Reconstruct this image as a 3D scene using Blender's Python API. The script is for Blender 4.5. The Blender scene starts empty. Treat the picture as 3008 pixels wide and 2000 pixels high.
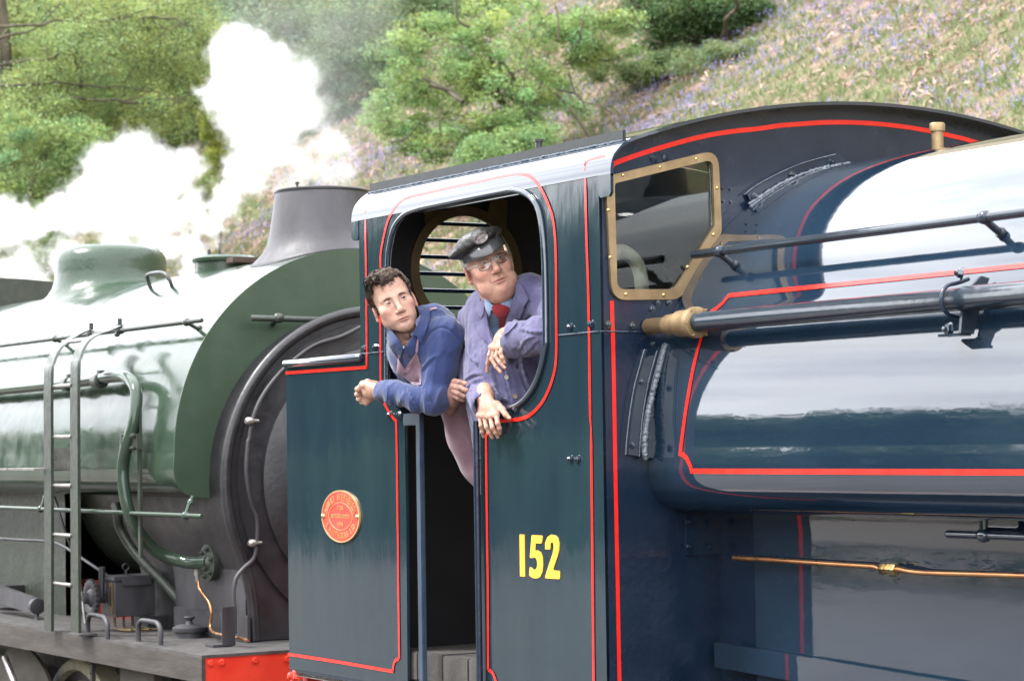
import bpy, bmesh, math, random
import numpy as np
from mathutils import Vector, Matrix, noise as mnoise
from mathutils.geometry import tessellate_polygon
random.seed(7); RNG = np.random.default_rng(7)
scene = bpy.context.scene
COL = scene.collection
# ------------------------------------------------------------------ camera
FPX, IW, IH = 7000.0, 3008.0, 2000.0
th = math.atan(4264 / FPX); pt = math.atan(301 / FPX); rl = 0.015
CAM = np.array([7.55, -4.45, 2.05])
f0 = np.array([-math.cos(th), math.sin(th), 0.0]); zz = np.array([0, 0, 1.0])
FW = f0 * math.cos(pt) + zz * math.sin(pt)
R0 = np.cross(f0, zz); U0 = np.cross(R0, FW)
RT = R0 * math.cos(rl) - U0 * math.sin(rl); UP = U0 * math.cos(rl) + R0 * math.sin(rl)
cam = bpy.data.cameras.new('camera'); cam.sensor_width = 36; cam.lens = 36 * FPX / IW
cam.clip_start = 0.1; cam.clip_end = 2000
camo = bpy.data.objects.new('camera', cam); COL.objects.link(camo)
m = Matrix(((RT[0], UP[0], -FW[0], CAM[0]), (RT[1], UP[1], -FW[1], CAM[1]), (RT[2], UP[2], -FW[2], CAM[2]), (0, 0, 0, 1)))
camo.matrix_world = m
scene.camera = camo
cam.dof.use_dof = True; cam.dof.focus_distance = 8.6; cam.dof.aperture_fstop = 7.1
# ------------------------------------------------------------------ sky and sun
SUN_EL, SUN_AZ = 52.0, 235.0      # azimuth of the sun, degrees from +X towards +Y
w = bpy.data.worlds.new('World'); scene.world = w; w.use_nodes = True
nt = w.node_tree; nt.nodes.clear()
out = nt.nodes.new('ShaderNodeOutputWorld'); bg = nt.nodes.new('ShaderNodeBackground')
sky = nt.nodes.new('ShaderNodeTexSky'); sky.sky_type = 'NISHITA'; sky.sun_disc = False
sky.sun_elevation = math.radians(SUN_EL); sky.sun_rotation = math.radians(90 - SUN_AZ)
bg.inputs['Strength'].default_value = 0.1
tc = nt.nodes.new('ShaderNodeTexCoord'); mp = nt.nodes.new('ShaderNodeMapping')
mp.inputs['Scale'].default_value = (1.0, 1.0, 3.2)
n1 = nt.nodes.new('ShaderNodeTexNoise'); n1.inputs['Scale'].default_value = 2.3; n1.inputs['Detail'].default_value = 6
n1.inputs['Roughness'].default_value = 0.55
cr = nt.nodes.new('ShaderNodeValToRGB'); cr.color_ramp.elements[0].position = 0.33; cr.color_ramp.elements[1].position = 0.47; cr.color_ramp.elements[0].color = (.55, .55, .55, 1)
n2 = nt.nodes.new('ShaderNodeTexNoise'); n2.inputs['Scale'].default_value = 4.0; n2.inputs['Detail'].default_value = 5
cr2 = nt.nodes.new('ShaderNodeValToRGB')
cr2.color_ramp.elements[0].position = 0.3; cr2.color_ramp.elements[0].color = (14.0, 14.5, 15.8, 1)
cr2.color_ramp.elements[1].position = 0.7; cr2.color_ramp.elements[1].color = (21.0, 21.2, 21.6, 1)
mx = nt.nodes.new('ShaderNodeMix'); mx.data_type = 'RGBA'
nt.links.new(tc.outputs['Generated'], mp.inputs['Vector'])
nt.links.new(mp.outputs['Vector'], n1.inputs['Vector']); nt.links.new(mp.outputs['Vector'], n2.inputs['Vector'])
nt.links.new(n1.outputs['Fac'], cr.inputs['Fac']); nt.links.new(n2.outputs['Fac'], cr2.inputs['Fac'])
nt.links.new(cr.outputs['Color'], mx.inputs['Factor'])
nt.links.new(sky.outputs['Color'], mx.inputs['A']); nt.links.new(cr2.outputs['Color'], mx.inputs['B'])
nt.links.new(mx.outputs['Result'], bg.inputs['Color']); nt.links.new(bg.outputs['Background'], out.inputs['Surface'])
sl = bpy.data.lights.new('sun', 'SUN'); sl.energy = 2.2; sl.angle = math.radians(12); sl.color = (1, 0.97, 0.93)
so = bpy.data.objects.new('sun', sl); COL.objects.link(so)
sd = Vector((math.cos(math.radians(SUN_AZ)) * math.cos(math.radians(SUN_EL)), math.sin(math.radians(SUN_AZ)) * math.cos(math.radians(SUN_EL)), math.sin(math.radians(SUN_EL))))
so.rotation_euler = sd.to_track_quat('Z', 'Y').to_euler(); so.location = (0, -20, 30)
vs = scene.view_settings; scene.display_settings.display_device = 'sRGB'
vs.view_transform = 'Standard'; vs.look = 'None'; vs.gamma = 1; vs.exposure = 1.5; vs.use_curve_mapping = False
cy = scene.cycles
cy.max_bounces = 8; cy.diffuse_bounces = 3; cy.glossy_bounces = 4; cy.transparent_max_bounces = 12; cy.transmission_bounces = 6
cy.volume_bounces = 4; cy.use_denoising = True; cy.volume_step_rate = 1.0; cy.volume_max_steps = 256
cy.caustics_reflective = False; cy.caustics_refractive = False; cy.sample_clamp_indirect = 6.0

# ------------------------------------------------------------------ pixel -> ray helpers (for taking dimensions on real planes)
def ray(u, v): return FW + RT * (u - IW / 2) / FPX - UP * (v - IH / 2) / FPX
def P(u, v, X=None, Y=None, Z=None):
    d = ray(u, v)
    t = (X - CAM[0]) / d[0] if X is not None else (Y - CAM[1]) / d[1] if Y is not None else (Z - CAM[2]) / d[2]
    return CAM + d * t
def hit(u, v, prof):
    """where the sight line meets a profile (y, z) drawn out along X: point and outward normal"""
    d = ray(u, v); best = None
    for (a, b) in zip(prof[:-1], prof[1:]):
        ey, ez = b[0] - a[0], b[1] - a[1]
        den = d[1] * ez - d[2] * ey
        if abs(den) < 1e-12: continue
        ry, rz = a[0] - CAM[1], a[1] - CAM[2]
        t = (ry * ez - rz * ey) / den
        s = (ry * d[2] - rz * d[1]) / den
        if t > 0 and -1e-6 <= s <= 1 + 1e-6 and (best is None or t < best[0]):
            n = np.array([0, -ez, ey]); n /= np.linalg.norm(n)
            if n @ d > 0: n = -n
            best = (t, CAM + d * t, n)
    if best is None: raise ValueError('no hit %s' % ((u, v),))
    return best[1], best[2]

# ------------------------------------------------------------------ objects
def empty(name, loc, label=None, cat=None, group=None):
    o = bpy.data.objects.new(name, None); COL.objects.link(o); o.location = loc; o.empty_display_size = 0.2
    tag(o, label, cat, group); return o
def tag(o, label=None, cat=None, group=None, kind=None):
    if label: o['label'] = label
    if cat: o['category'] = cat
    if group: o['group'] = group
    if kind: o['kind'] = kind
    return o
def wloc(o):
    v = Vector((0, 0, 0))
    while o is not None: v = v + o.location; o = o.parent
    return v
def mkmesh(name, V, F, mat=None, smooth=35, cols=None):
    me = bpy.data.meshes.new(name)
    V = np.asarray(V, dtype=np.float32).reshape(-1, 3)
    me.from_pydata(V.tolist(), [], [tuple(f) for f in F]) if not isinstance(F, np.ndarray) else _fast(me, V, F)
    if mat is not None: me.materials.append(mat)
    if smooth:
        me.polygons.foreach_set('use_smooth', [True] * len(me.polygons))
        if smooth < 180: me.set_sharp_from_angle(angle=math.radians(smooth))
    if cols is not None:
        a = me.color_attributes.new('Col', 'FLOAT_COLOR', 'POINT')
        c = np.ones((len(V), 4), np.float32); c[:, :3] = cols; a.data.foreach_set('color', c.ravel())
    me.update(); return me
def _fast(me, V, F):
    n, k = F.shape
    me.vertices.add(len(V)); me.vertices.foreach_set('co', V.ravel())
    me.loops.add(n * k); me.loops.foreach_set('vertex_index', F.astype(np.int32).ravel())
    me.polygons.add(n); me.polygons.foreach_set('loop_start', np.arange(0, n * k, k, dtype=np.int32))
    me.update(calc_edges=True); me.validate()
def mk(name, V, F, mat, parent=None, smooth=35, cols=None, label=None):
    """one mesh object; vertices given in world coordinates, origin put at their middle"""
    V = np.asarray(V, dtype=np.float64).reshape(-1, 3)
    c = (V.min(0) + V.max(0)) / 2
    me = mkmesh(name, V - c, F, mat, smooth, cols)
    o = bpy.data.objects.new(name, me); COL.objects.link(o)
    if parent is not None: o.parent = parent; o.location = Vector(c) - wloc(parent)
    else: o.location = c
    if label: o['label'] = label
    return o
def frame_of(d):
    d = np.asarray(d, float); d = d / np.linalg.norm(d)
    a = np.array([0, 0, 1.0]) if abs(d[2]) < 0.9 else np.array([1.0, 0, 0])
    s = np.cross(a, d); s /= np.linalg.norm(s); return s, np.cross(d, s), d
def catmull(pts, n=6, closed=False):
    pts = [np.asarray(p, float) for p in pts]; N = len(pts); res = []
    rng = range(N) if closed else range(N - 1)
    for i in rng:
        g = lambda k: pts[k % N] if closed else pts[min(max(k, 0), N - 1)]
        p0, p1, p2, p3 = g(i - 1), g(i), g(i + 1), g(i + 2)
        for j in range(n):
            t = j / n
            res.append(0.5 * ((2 * p1) + (-p0 + p2) * t + (2 * p0 - 5 * p1 + 4 * p2 - p3) * t * t + (-p0 + 3 * p1 - 3 * p2 + p3) * t ** 3))
    if not closed: res.append(pts[-1])
    return res
class MB:
    def __init__(s): s.V = []; s.F = []
    def add(s, V, F):
        k = len(s.V); s.V.extend([tuple(map(float, v)) for v in V]); s.F.extend([tuple(i + k for i in f) for f in F]); return s
    def box(s, c, size, ax=None):
        c = np.asarray(c, float); h = np.asarray(size, float) / 2
        A = np.eye(3) if ax is None else np.array(ax, float)
        V = [c + A.T @ (h * np.array(q)) if ax is not None else c + h * np.array(q) for q in
             [(-1, -1, -1), (1, -1, -1), (1, 1, -1), (-1, 1, -1), (-1, -1, 1), (1, -1, 1), (1, 1, 1), (-1, 1, 1)]]
        return s.add(V, [(0, 3, 2, 1), (4, 5, 6, 7), (0, 1, 5, 4), (1, 2, 6, 5), (2, 3, 7, 6), (3, 0, 4, 7)])
    def cbox(s, c, size, b=0.004):
        """box with chamfered edges"""
        bm = bmesh.new(); bmesh.ops.create_cube(bm, size=1)
        for v in bm.verts: v.co = Vector((v.co.x * size[0], v.co.y * size[1], v.co.z * size[2]))
        bmesh.ops.bevel(bm, geom=bm.edges[:], offset=b, segments=2, affect='EDGES')
        bm.verts.ensure_lookup_table()
        V = [np.array(v.co) + np.asarray(c, float) for v in bm.verts]; F = [tuple(v.index for v in f.verts) for f in bm.faces]
        bm.free(); return s.add(V, F)
    def tube(s, path, r, n=14, cap=True, flat=None):
        path = [np.asarray(p, float) for p in path]; N = len(path)
        rr = [r] * N if np.isscalar(r) else list(r)
        T = []
        for i in range(N):
            d = path[min(i + 1, N - 1)] - path[max(i - 1, 0)]
            l = np.linalg.norm(d); T.append(d / l if l > 1e-9 else np.array([0, 0, 1.0]))
        a, b, _ = frame_of(T[0]); V = []
        for i in range(N):
            if i:
                a = a - T[i] * (a @ T[i]); a /= np.linalg.norm(a); b = np.cross(T[i], a)
            for k in range(n):
                q = 2 * math.pi * k / n
                V.append(path[i] + rr[i] * (math.cos(q) * a + math.sin(q) * b))
        F = [(i * n + k, i * n + (k + 1) % n, (i + 1) * n + (k + 1) % n, (i + 1) * n + k) for i in range(N - 1) for k in range(n)]
        if cap: F.append(tuple(range(n))[::-1]); F.append(tuple((N - 1) * n + k for k in range(n)))
        return s.add(V, F)
    def lathe(s, o, ax, prof, n=32, cap=True):
        """prof: (radius, height) along ax from o"""
        a, b, d = frame_of(ax); o = np.asarray(o, float)
        return s.tubeprof(o, a, b, d, prof, n, cap)
    def tubeprof(s, o, a, b, d, prof, n, cap):
        V = [o + d * h + r * (math.cos(2 * math.pi * k / n) * a + math.sin(2 * math.pi * k / n) * b) for r, h in prof for k in range(n)]
        N = len(prof)
        F = [(i * n + k, i * n + (k + 1) % n, (i + 1) * n + (k + 1) % n, (i + 1) * n + k) for i in range(N - 1) for k in range(n)]
        if cap: F.append(tuple(range(n))[::-1]); F.append(tuple((N - 1) * n + k for k in range(n)))
        return s.add(V, F)
    def prism(s, poly, f, d0, d1, holes=()):
        """polygon (a, b) mapped by f(a, b, depth) to 3-D, drawn from depth d0 to d1, with holes"""
        loops = [list(poly)] + [list(h) for h in holes]
        tri = tessellate_polygon([[Vector((p[0], p[1], 0)) for p in L] for L in loops])
        flat = [p for L in loops for p in L]; n = len(flat)
        V = [f(p[0], p[1], d0) for p in flat] + [f(p[0], p[1], d1) for p in flat]
        F = [tuple(t) for t in tri] + [tuple(i + n for i in t[::-1]) for t in tri]
        k = 0
        for L in loops:
            m_ = len(L)
            for i in range(m_):
                j = (i + 1) % m_; F.append((k + i, k + j, n + k + j, n + k + i))
            k += m_
        s.add(V, F); return s
    def loft(s, prof, x0, x1, closed=False, n=1):
        """(y, z) profile drawn along X"""
        N = len(prof); V = []
        for i in range(n + 1):
            x = x0 + (x1 - x0) * i / n
            V += [(x, p[0], p[1]) for p in prof]
        m_ = N if closed else N - 1
        return s.add(V, [(i * N + k, i * N + (k + 1) % N, (i + 1) * N + (k + 1) % N, (i + 1) * N + k) for i in range(n) for k in range(m_)])
    def bolt(s, p, d, r=0.012, h=0.009, shank=True, rot=None):
        a, b, d = frame_of(d); p = np.asarray(p, float); q0 = random.random() if rot is None else rot
        c, sn = math.cos(q0), math.sin(q0); a, b = c * a + sn * b, -sn * a + c * b
        s.tubeprof(p, a, b, d, [(r * 1.25, 0), (r * 1.25, h * .18)], 14, True)
        s.tubeprof(p, a, b, d, [(r, 0), (r, h * .85), (r * .88, h)], 6, True)
        if shank: s.tubeprof(p, a, b, d, [(r * .5, 0), (r * .5, h * 1.45), (r * .4, h * 1.6)], 10, True)
        return s
    def obj(s, name, mat, parent=None, smooth=35, label=None):
        V = np.array(s.V); o = mk(name, V, s.F, mat, parent, smooth, None, label)
        bm = bmesh.new(); bm.from_mesh(o.data); bmesh.ops.recalc_face_normals(bm, faces=bm.faces); bm.to_mesh(o.data); bm.free()
        if smooth and smooth < 180: o.data.set_sharp_from_angle(angle=math.radians(smooth))
        return o
def ribbon(pts, nrm, wd, off, name, mat, parent, lift=0.0):
    """painted line: a strip of constant width that follows 3-D points lying on a surface"""
    pts = [np.asarray(p, float) for p in pts]; N = len(pts); V = []
    for i in range(N):
        t1 = pts[i] - pts[i - 1] if i else pts[1] - pts[0]
        t2 = pts[i + 1] - pts[i] if i < N - 1 else t1
        t1 = t1 / (np.linalg.norm(t1) + 1e-12); t2 = t2 / (np.linalg.norm(t2) + 1e-12)
        n = nrm[i]; s1 = np.cross(n, t1); s2 = np.cross(n, t2); sv = s1 + s2
        l = np.linalg.norm(sv); sv = s1 if l < 1e-6 else sv / l
        k = 1 / max(0.45, sv @ s1)
        V.append(pts[i] + n * off + sv * wd / 2 * k); V.append(pts[i] + n * off - sv * wd / 2 * k)
    F = [(2 * i, 2 * i + 1, 2 * i + 3, 2 * i + 2) for i in range(N - 1)]
    return mk(name, V, F, mat, parent, 60)
def dup(o, loc, parent=None):
    c = o.copy(); COL.objects.link(c); c.location = loc
    if parent is not None: c.parent = parent
    return c
# ------------------------------------------------------------------ materials
def nodes(name):
    m = bpy.data.materials.new(name); m.use_nodes = True
    return m, m.node_tree, m.node_tree.nodes['Principled BSDF']
def N(t, kind, **kw):
    n = t.nodes.new(kind)
    for k, v in kw.items():
        if k in n.inputs: n.inputs[k].default_value = v
        else: setattr(n, k, v)
    return n
def ramp(t, fac, stops):
    r = t.nodes.new('ShaderNodeValToRGB'); e = r.color_ramp.elements
    while len(e) < len(stops): e.new(0.5)
    for el, (p, c) in zip(e, stops): el.position = p; el.color = (*c, 1) if len(c) == 3 else c
    t.links.new(fac, r.inputs['Fac']); return r.outputs['Color']
def coords(t, scale=(1, 1, 1)):
    tc = t.nodes.new('ShaderNodeTexCoord'); mp = t.nodes.new('ShaderNodeMapping'); mp.inputs['Scale'].default_value = scale
    t.links.new(tc.outputs['Object'], mp.inputs['Vector']); return mp.outputs['Vector']
def bump(t, b, h, strength, dist=0.01):
    n = t.nodes.new('ShaderNodeBump'); n.inputs['Strength'].default_value = strength; n.inputs['Distance'].default_value = dist
    t.links.new(h, n.inputs['Height']); t.links.new(n.outputs['Normal'], b.inputs['Normal']); return n
def mat(name, c1, c2=None, rough=0.5, metal=0.0, scale=8.0, stretch=(1, 1, 1), bmp=0.0, bscale=None, rvar=0.0, spec=0.5, coat=0.0, detail=5, lo=.35, hi=.65, bdist=.01):
    m, t, b = nodes(name)
    b.inputs['Roughness'].default_value = rough; b.inputs['Metallic'].default_value = metal
    b.inputs['Specular IOR Level'].default_value = spec
    if coat: b.inputs['Coat Weight'].default_value = coat; b.inputs['Coat Roughness'].default_value = 0.03
    v = coords(t, stretch)
    n = N(t, 'ShaderNodeTexNoise', Scale=scale, Detail=detail); t.links.new(v, n.inputs['Vector'])
    c2 = c2 or c1
    t.links.new(ramp(t, n.outputs['Fac'], [(lo, c1), (hi, c2)]), b.inputs['Base Color'])
    if rvar:
        mr = N(t, 'ShaderNodeMapRange'); mr.inputs['From Min'].default_value = .3; mr.inputs['From Max'].default_value = .7
        mr.inputs['To Min'].default_value = max(0, rough - rvar); mr.inputs['To Max'].default_value = rough + rvar
        n3 = N(t, 'ShaderNodeTexNoise', Scale=scale * 1.7, Detail=6); t.links.new(v, n3.inputs['Vector'])
        t.links.new(n3.outputs['Fac'], mr.inputs['Value']); t.links.new(mr.outputs['Result'], b.inputs['Roughness'])
    if bmp:
        n2 = N(t, 'ShaderNodeTexNoise', Scale=bscale or scale * 4, Detail=4); t.links.new(v, n2.inputs['Vector'])
        bump(t, b, n2.outputs['Fac'], bmp, bdist)
    return m
BLUE = mat('blue_gloss_paint', (.008, .018, .033), (.010, .022, .038), rough=.04, spec=.8, coat=.6, scale=3, stretch=(1, 1, 2.5), bmp=.06, bscale=3.0, rvar=.03, bdist=.02)
BLUE2 = mat('blue_gloss_panel', (.010, .021, .031), (.013, .028, .036), rough=.06, spec=.5, scale=2.5, stretch=(2, 2, .5), bmp=.20, bscale=2.2, rvar=.04, bdist=.02)
BLUEP = mat('blue_pipe_paint', (.014, .022, .032), (.02, .03, .042), rough=.16, scale=6, bmp=.08, rvar=.06)
BLUED = mat('dark_blue_paint', (.005, .012, .028), (.008, .018, .036), rough=.22, scale=5, bmp=.15, bscale=30, rvar=.08)
BLUEW = mat('brushed_blue_paint', (.006, .018, .036), (.012, .03, .05), rough=.2, scale=30, bmp=.5, bscale=60, rvar=.08)
GREENP = mat('green_gloss_paint', (.022, .040, .026), (.032, .052, .034), rough=.15, spec=.45, scale=4, stretch=(1, 1, 1.4), bmp=.10, bscale=5, rvar=.06, bdist=.02)
GREENS = mat('green_dull_paint', (.022, .042, .025), (.034, .056, .036), rough=.26, spec=.4, scale=5, bmp=.2, bscale=35, rvar=.10, detail=8)
GREENF = mat('green_satin_paint', (.030, .052, .030), (.036, .060, .036), rough=.38, scale=5, bmp=.06, bscale=40, rvar=.06)
GREEND = mat('dirty_green_paint', (.020, .027, .019), (.032, .037, .029), rough=.4, scale=14, bmp=.2, bscale=50, rvar=.12)
RED = mat('red_lining', (.72, .018, .012), (.80, .026, .016), rough=.16, scale=20)
REDP = mat('red_beam_paint', (.60, .035, .018), (.70, .055, .028), rough=.35, scale=5, bmp=.05)
YEL = mat('yellow_numeral_paint', (.80, .39, .035), (.84, .43, .05), rough=.3)
SMOKE = mat('sooty_black_paint', (.017, .016, .018), (.044, .042, .047), rough=.5, scale=6, stretch=(1, 1, .4), detail=9, lo=.3, hi=.6, bmp=.15, bscale=60, rvar=.1)
SMOKED = mat('dark_smokebox_paint', (.012, .011, .0125), (.021, .0195, .022), rough=.42, scale=7, bmp=.15, bscale=40, rvar=.1)
GRIME = mat('grimy_footplate', (.036, .033, .032), (.066, .061, .059), rough=.62, scale=9, bmp=.25, bscale=70, rvar=.1, detail=8)
GRIMEB = mat('grimy_brown_valance', (.026, .022, .018), (.050, .042, .036), rough=.55, scale=6, stretch=(.6, 1, 3), bmp=.15, rvar=.1)
FRAMEC = mat('tan_grime_steel', (.075, .064, .05), (.12, .105, .085), rough=.6, scale=5, stretch=(1, 1, 3), bmp=.2)
WHEELC = mat('cream_tyre', (.42, .37, .25), (.60, .55, .40), rough=.5, scale=9, stretch=(2, 2, .6), bmp=.1, detail=8)
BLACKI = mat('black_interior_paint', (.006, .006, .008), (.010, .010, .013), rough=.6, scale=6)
BRASS = mat('worn_brass', (.24, .165, .085), (.34, .245, .135), rough=.45, metal=.7, scale=12, stretch=(1, 1, 1), bmp=.08, rvar=.1, detail=9)
BRASSD = mat('dull_brass', (.11, .075, .035), (.15, .105, .05), rough=.55, metal=.5, scale=9, rvar=.1)
EDGEGLINT = mat('sky_glint_edge', (.09, .105, .13), (.17, .19, .22), rough=.3, scale=40, bmp=.5, bscale=80, rvar=.1)  # pale grey paints in the sky highlights on flange edges and weld beads
BRASSB = mat('polished_brass', (.62, .44, .16), (.72, .52, .22), rough=.25, metal=1, scale=20)
COPPER = mat('copper_pipe', (.42, .20, .09), (.52, .27, .12), rough=.33, metal=.9, scale=10, rvar=.1)
STEEL = mat('bare_steel', (.22, .21, .20), (.36, .34, .32), rough=.35, metal=.7, scale=15, rvar=.12)
def pane_mat(name, refl, tint):
    m, t, b = nodes(name); t.nodes.remove(b); tr = N(t, 'ShaderNodeBsdfTransparent'); tr.inputs['Color'].default_value = (*tint, 1); gl = N(t, 'ShaderNodeBsdfGlossy'); gl.inputs['Roughness'].default_value = .02
    fr = N(t, 'ShaderNodeFresnel'); fr.inputs['IOR'].default_value = 1.5; mxn = N(t, 'ShaderNodeMixShader'); t.links.new(fr.outputs['Fac'], mxn.inputs['Fac']); t.links.new(tr.outputs['BSDF'], mxn.inputs[1]); t.links.new(gl.outputs['BSDF'], mxn.inputs[2])
    t.links.new(mxn.outputs['Shader'], t.nodes['Material Output'].inputs['Surface']); return m
GLASSM = pane_mat('window_glass', .1, (.85, .88, .86))
WOOD = mat('worn_floor_wood', (.028, .025, .022), (.062, .056, .049), rough=.75, scale=9, stretch=(1, 8, 1), bmp=.35, detail=9)
LAG = mat('pipe_lagging_cloth', (.45, .41, .32), (.62, .58, .47), rough=.85, scale=20, bmp=.4, bscale=90)
# ------------------------------------------------------------------ terrain, railway, platform
def vnoise(x, y, seed=0):
    xi = np.floor(x).astype(np.int64); yi = np.floor(y).astype(np.int64); fx = x - xi; fy = y - yi
    fx = fx * fx * (3 - 2 * fx); fy = fy * fy * (3 - 2 * fy)
    def h(a, b):
        n = (a * 374761393 + b * 668265263 + seed * 982451653) & 0x7fffffff
        n = ((n ^ (n >> 13)) * 1274126177) & 0x7fffffff
        return ((n ^ (n >> 16)) & 0xffff) / 65535.0
    return (h(xi, yi) * (1 - fx) + h(xi + 1, yi) * fx) * (1 - fy) + (h(xi, yi + 1) * (1 - fx) + h(xi + 1, yi + 1) * fx) * fy
def fbm(x, y, seed=0, o=4):
    r = 0; a = .5
    for k in range(o): r = r + a * vnoise(x * 2 ** k, y * 2 ** k, seed + k); a *= .5
    return r
def vnoise3(p, seed=0):
    i = np.floor(p).astype(np.int64); f = p - i; f = f * f * (3 - 2 * f)
    def h(dx, dy, dz):
        n = ((i[..., 0] + dx) * 374761393 + (i[..., 1] + dy) * 668265263 + (i[..., 2] + dz) * 2147483647 + seed * 982451653) & 0x7fffffff
        n = ((n ^ (n >> 13)) * 1274126177) & 0x7fffffff
        return ((n ^ (n >> 16)) & 0xffff) / 65535.0
    fx, fy, fz = f[..., 0], f[..., 1], f[..., 2]
    l = lambda a, b, t: a + (b - a) * t
    return l(l(l(h(0,0,0), h(1,0,0), fx), l(h(0,1,0), h(1,1,0), fx), fy), l(l(h(0,0,1), h(1,0,1), fx), l(h(0,1,1), h(1,1,1), fx), fy), fz)
def hillz(x, y):
    x = np.asarray(x, float); y = np.asarray(y, float)
    t = np.maximum(0, y - 5.2); s = t * t / (t + 2.0)
    return -.55 + s * (.70 + .03 * np.sin(x * .09)) + (fbm(x * .22, y * .22, 3) - .5) * 1.1 * np.clip(t / 4, 0, 1) + (fbm(x * 1.1, y * 1.1, 9) - .5) * .22 * np.clip(t / 2, 0, 1)
GR, t, b = nodes('bank_soil_and_litter')
b.inputs['Roughness'].default_value = .9; b.inputs['Specular IOR Level'].default_value = .2
v = coords(t); n = N(t, 'ShaderNodeTexNoise', Scale=1.6, Detail=8, Roughness=.65); t.links.new(v, n.inputs['Vector'])
c = ramp(t, n.outputs['Fac'], [(.34, (.09, .115, .045)), (.46, (.14, .14, .07)), (.54, (.22, .155, .115)), (.68, (.29, .205, .16))])
t.links.new(c, b.inputs['Base Color']); n2 = N(t, 'ShaderNodeTexNoise', Scale=22, Detail=5); t.links.new(v, n2.inputs['Vector']); bump(t, b, n2.outputs['Fac'], .9, .08)
xs = np.concatenate([np.arange(-420, -70, 10), np.arange(-70, -5, .5), np.arange(-5, 160, 6)]); ys = np.concatenate([np.arange(4.0, 40, .5), np.arange(40, 330, 10)])
gx, gy_ = np.meshgrid(xs, ys); gz_ = hillz(gx, gy_)
nx, ny = len(xs), len(ys); idx = np.arange(nx * ny).reshape(ny, nx)
F = np.stack([idx[:-1, :-1], idx[:-1, 1:], idx[1:, 1:], idx[1:, :-1]], -1).reshape(-1, 4)
hill = mk('hillside', np.stack([gx, gy_, gz_], -1).reshape(-1, 3), F, GR, None, 180); tag(hill, kind='structure')
BAL = mat('track_ballast', (.06, .055, .05), (.16, .15, .135), rough=.9, scale=30, bmp=1, bscale=45, bdist=.04, detail=8)
b = MB(); b.add([(-500, -400, -.62), (500, -400, -.62), (500, 6, -.62), (-500, 6, -.62)], [(0, 1, 2, 3)]); tag(b.obj('ground', mat('field_grass', (.06, .10, .03), (.12, .15, .05), rough=.9, scale=.4, detail=9), None, 0), kind='structure')
b = MB(); b.add([(-160, -.9, -.55), (60, -.9, -.55), (60, 4.4, -.55), (-160, 4.4, -.55)], [(0, 1, 2, 3)]); tag(b.obj('track_bed', BAL, None, 0), kind='structure')
for y in (YC_ for YC_ in (.49, 1.93)):
    b = MB(); b.box((-45, y, -.37), (200, .07, .14)); tag(b.obj('rail', STEEL, None, 30), 'steel running rail on the sleepers, the %s rail of the track' % ('near' if y < 1 else 'far'), 'rail')
b = MB()
for k in range(90): b.box((-40 + k * .66, 1.21, -.50), (.25, 2.5, .12))
sl_ = b.obj('sleepers', WOOD, None, 30); tag(sl_, 'timber sleepers under the rails of both engines', 'sleepers', kind='stuff')
PLATM = mat('platform_paving', (.098, .086, .077), (.136, .120, .108), rough=.85, scale=2, bmp=.2, bscale=30, detail=9)
b = MB(); b.box((-50, -7.4, -.02), (210, 13.2, 1.16)); tag(b.obj('platform', PLATM, None, 30), kind='structure')
b = MB(); b.box((-50, -.95, .572), (210, .3, .02)); tag(b.obj('platform_edge', mat('white_edge_paint', (.20, .16, .145), (.26, .21, .19), rough=.7, scale=5), None, 30), kind='structure')
# ------------------------------------------------------------------ the blue saddle tank engine
YC = 1.21; XF = 0.825; XR = -0.925; ZB = 1.112
def xz(u, v, Y=0.0):
    p = P(u, v, Y=Y); return (p[0], p[2])
def yz(u, v, X=XF):
    p = P(u, v, X=X); return (p[1], p[2])
def smooth2(pts, n=5, closed=False):
    q = catmull([np.array([p[0], p[1], 0]) for p in pts], n, closed); return [(p[0], p[1]) for p in q]
def roundpoly(pts, r, n=6):
    """polygon corners rounded: pts (a, b), r one radius or one for each corner"""
    res = []; N_ = len(pts)
    for i in range(N_):
        p0, p1, p2 = [np.array(pts[k % N_], float) for k in (i - 1, i, i + 1)]
        ri = r if np.isscalar(r) else r[i]
        if ri <= 0: res.append(tuple(p1)); continue
        a = p0 - p1; b = p2 - p1; la = np.linalg.norm(a); lb = np.linalg.norm(b); a /= la; b /= lb
        ang = math.acos(max(-1, min(1, a @ b))); d = min(ri / math.tan(ang / 2), la * .48, lb * .48)
        for k in range(n + 1):
            t = k / n; q = (1 - t) ** 2 * (p1 + a * d) + 2 * t * (1 - t) * p1 + t * t * (p1 + b * d); res.append(tuple(q))
    return res
eng = empty('steam_locomotive', (1.5, YC, 0), 'dark blue saddle tank steam locomotive with red lining, brass window and yellow number 152', 'locomotive')

# --- roof and side share one profile (y, z): the side sheet rolls over into the roof
RR = 3.49; ZT = 3.262
def roofz(y): return ZT - (RR - math.sqrt(RR * RR - (y - YC) ** 2))
def rollprof():
    pr = [(0, ZB), (0, 2.6), (0, 2.95)]
    pa = np.array([0, 2.95]); pc = np.array([0.0, 3.045]); pb = np.array([0.10, roofz(.10)])
    for k in range(1, 13):
        t = k / 12; q = (1 - t) ** 2 * pa + 2 * t * (1 - t) * pc + t * t * pb; pr.append((q[0], q[1]))
    for k in range(1, 20):
        y = .10 + (YC - .10) * k / 19; pr.append((y, roofz(y)))
    return pr
ROLL = rollprof()
i88 = 2
full = ROLL[i88:] + [(2 * YC - y, z) for (y, z) in ROLL[i88:-1][::-1]]
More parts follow.
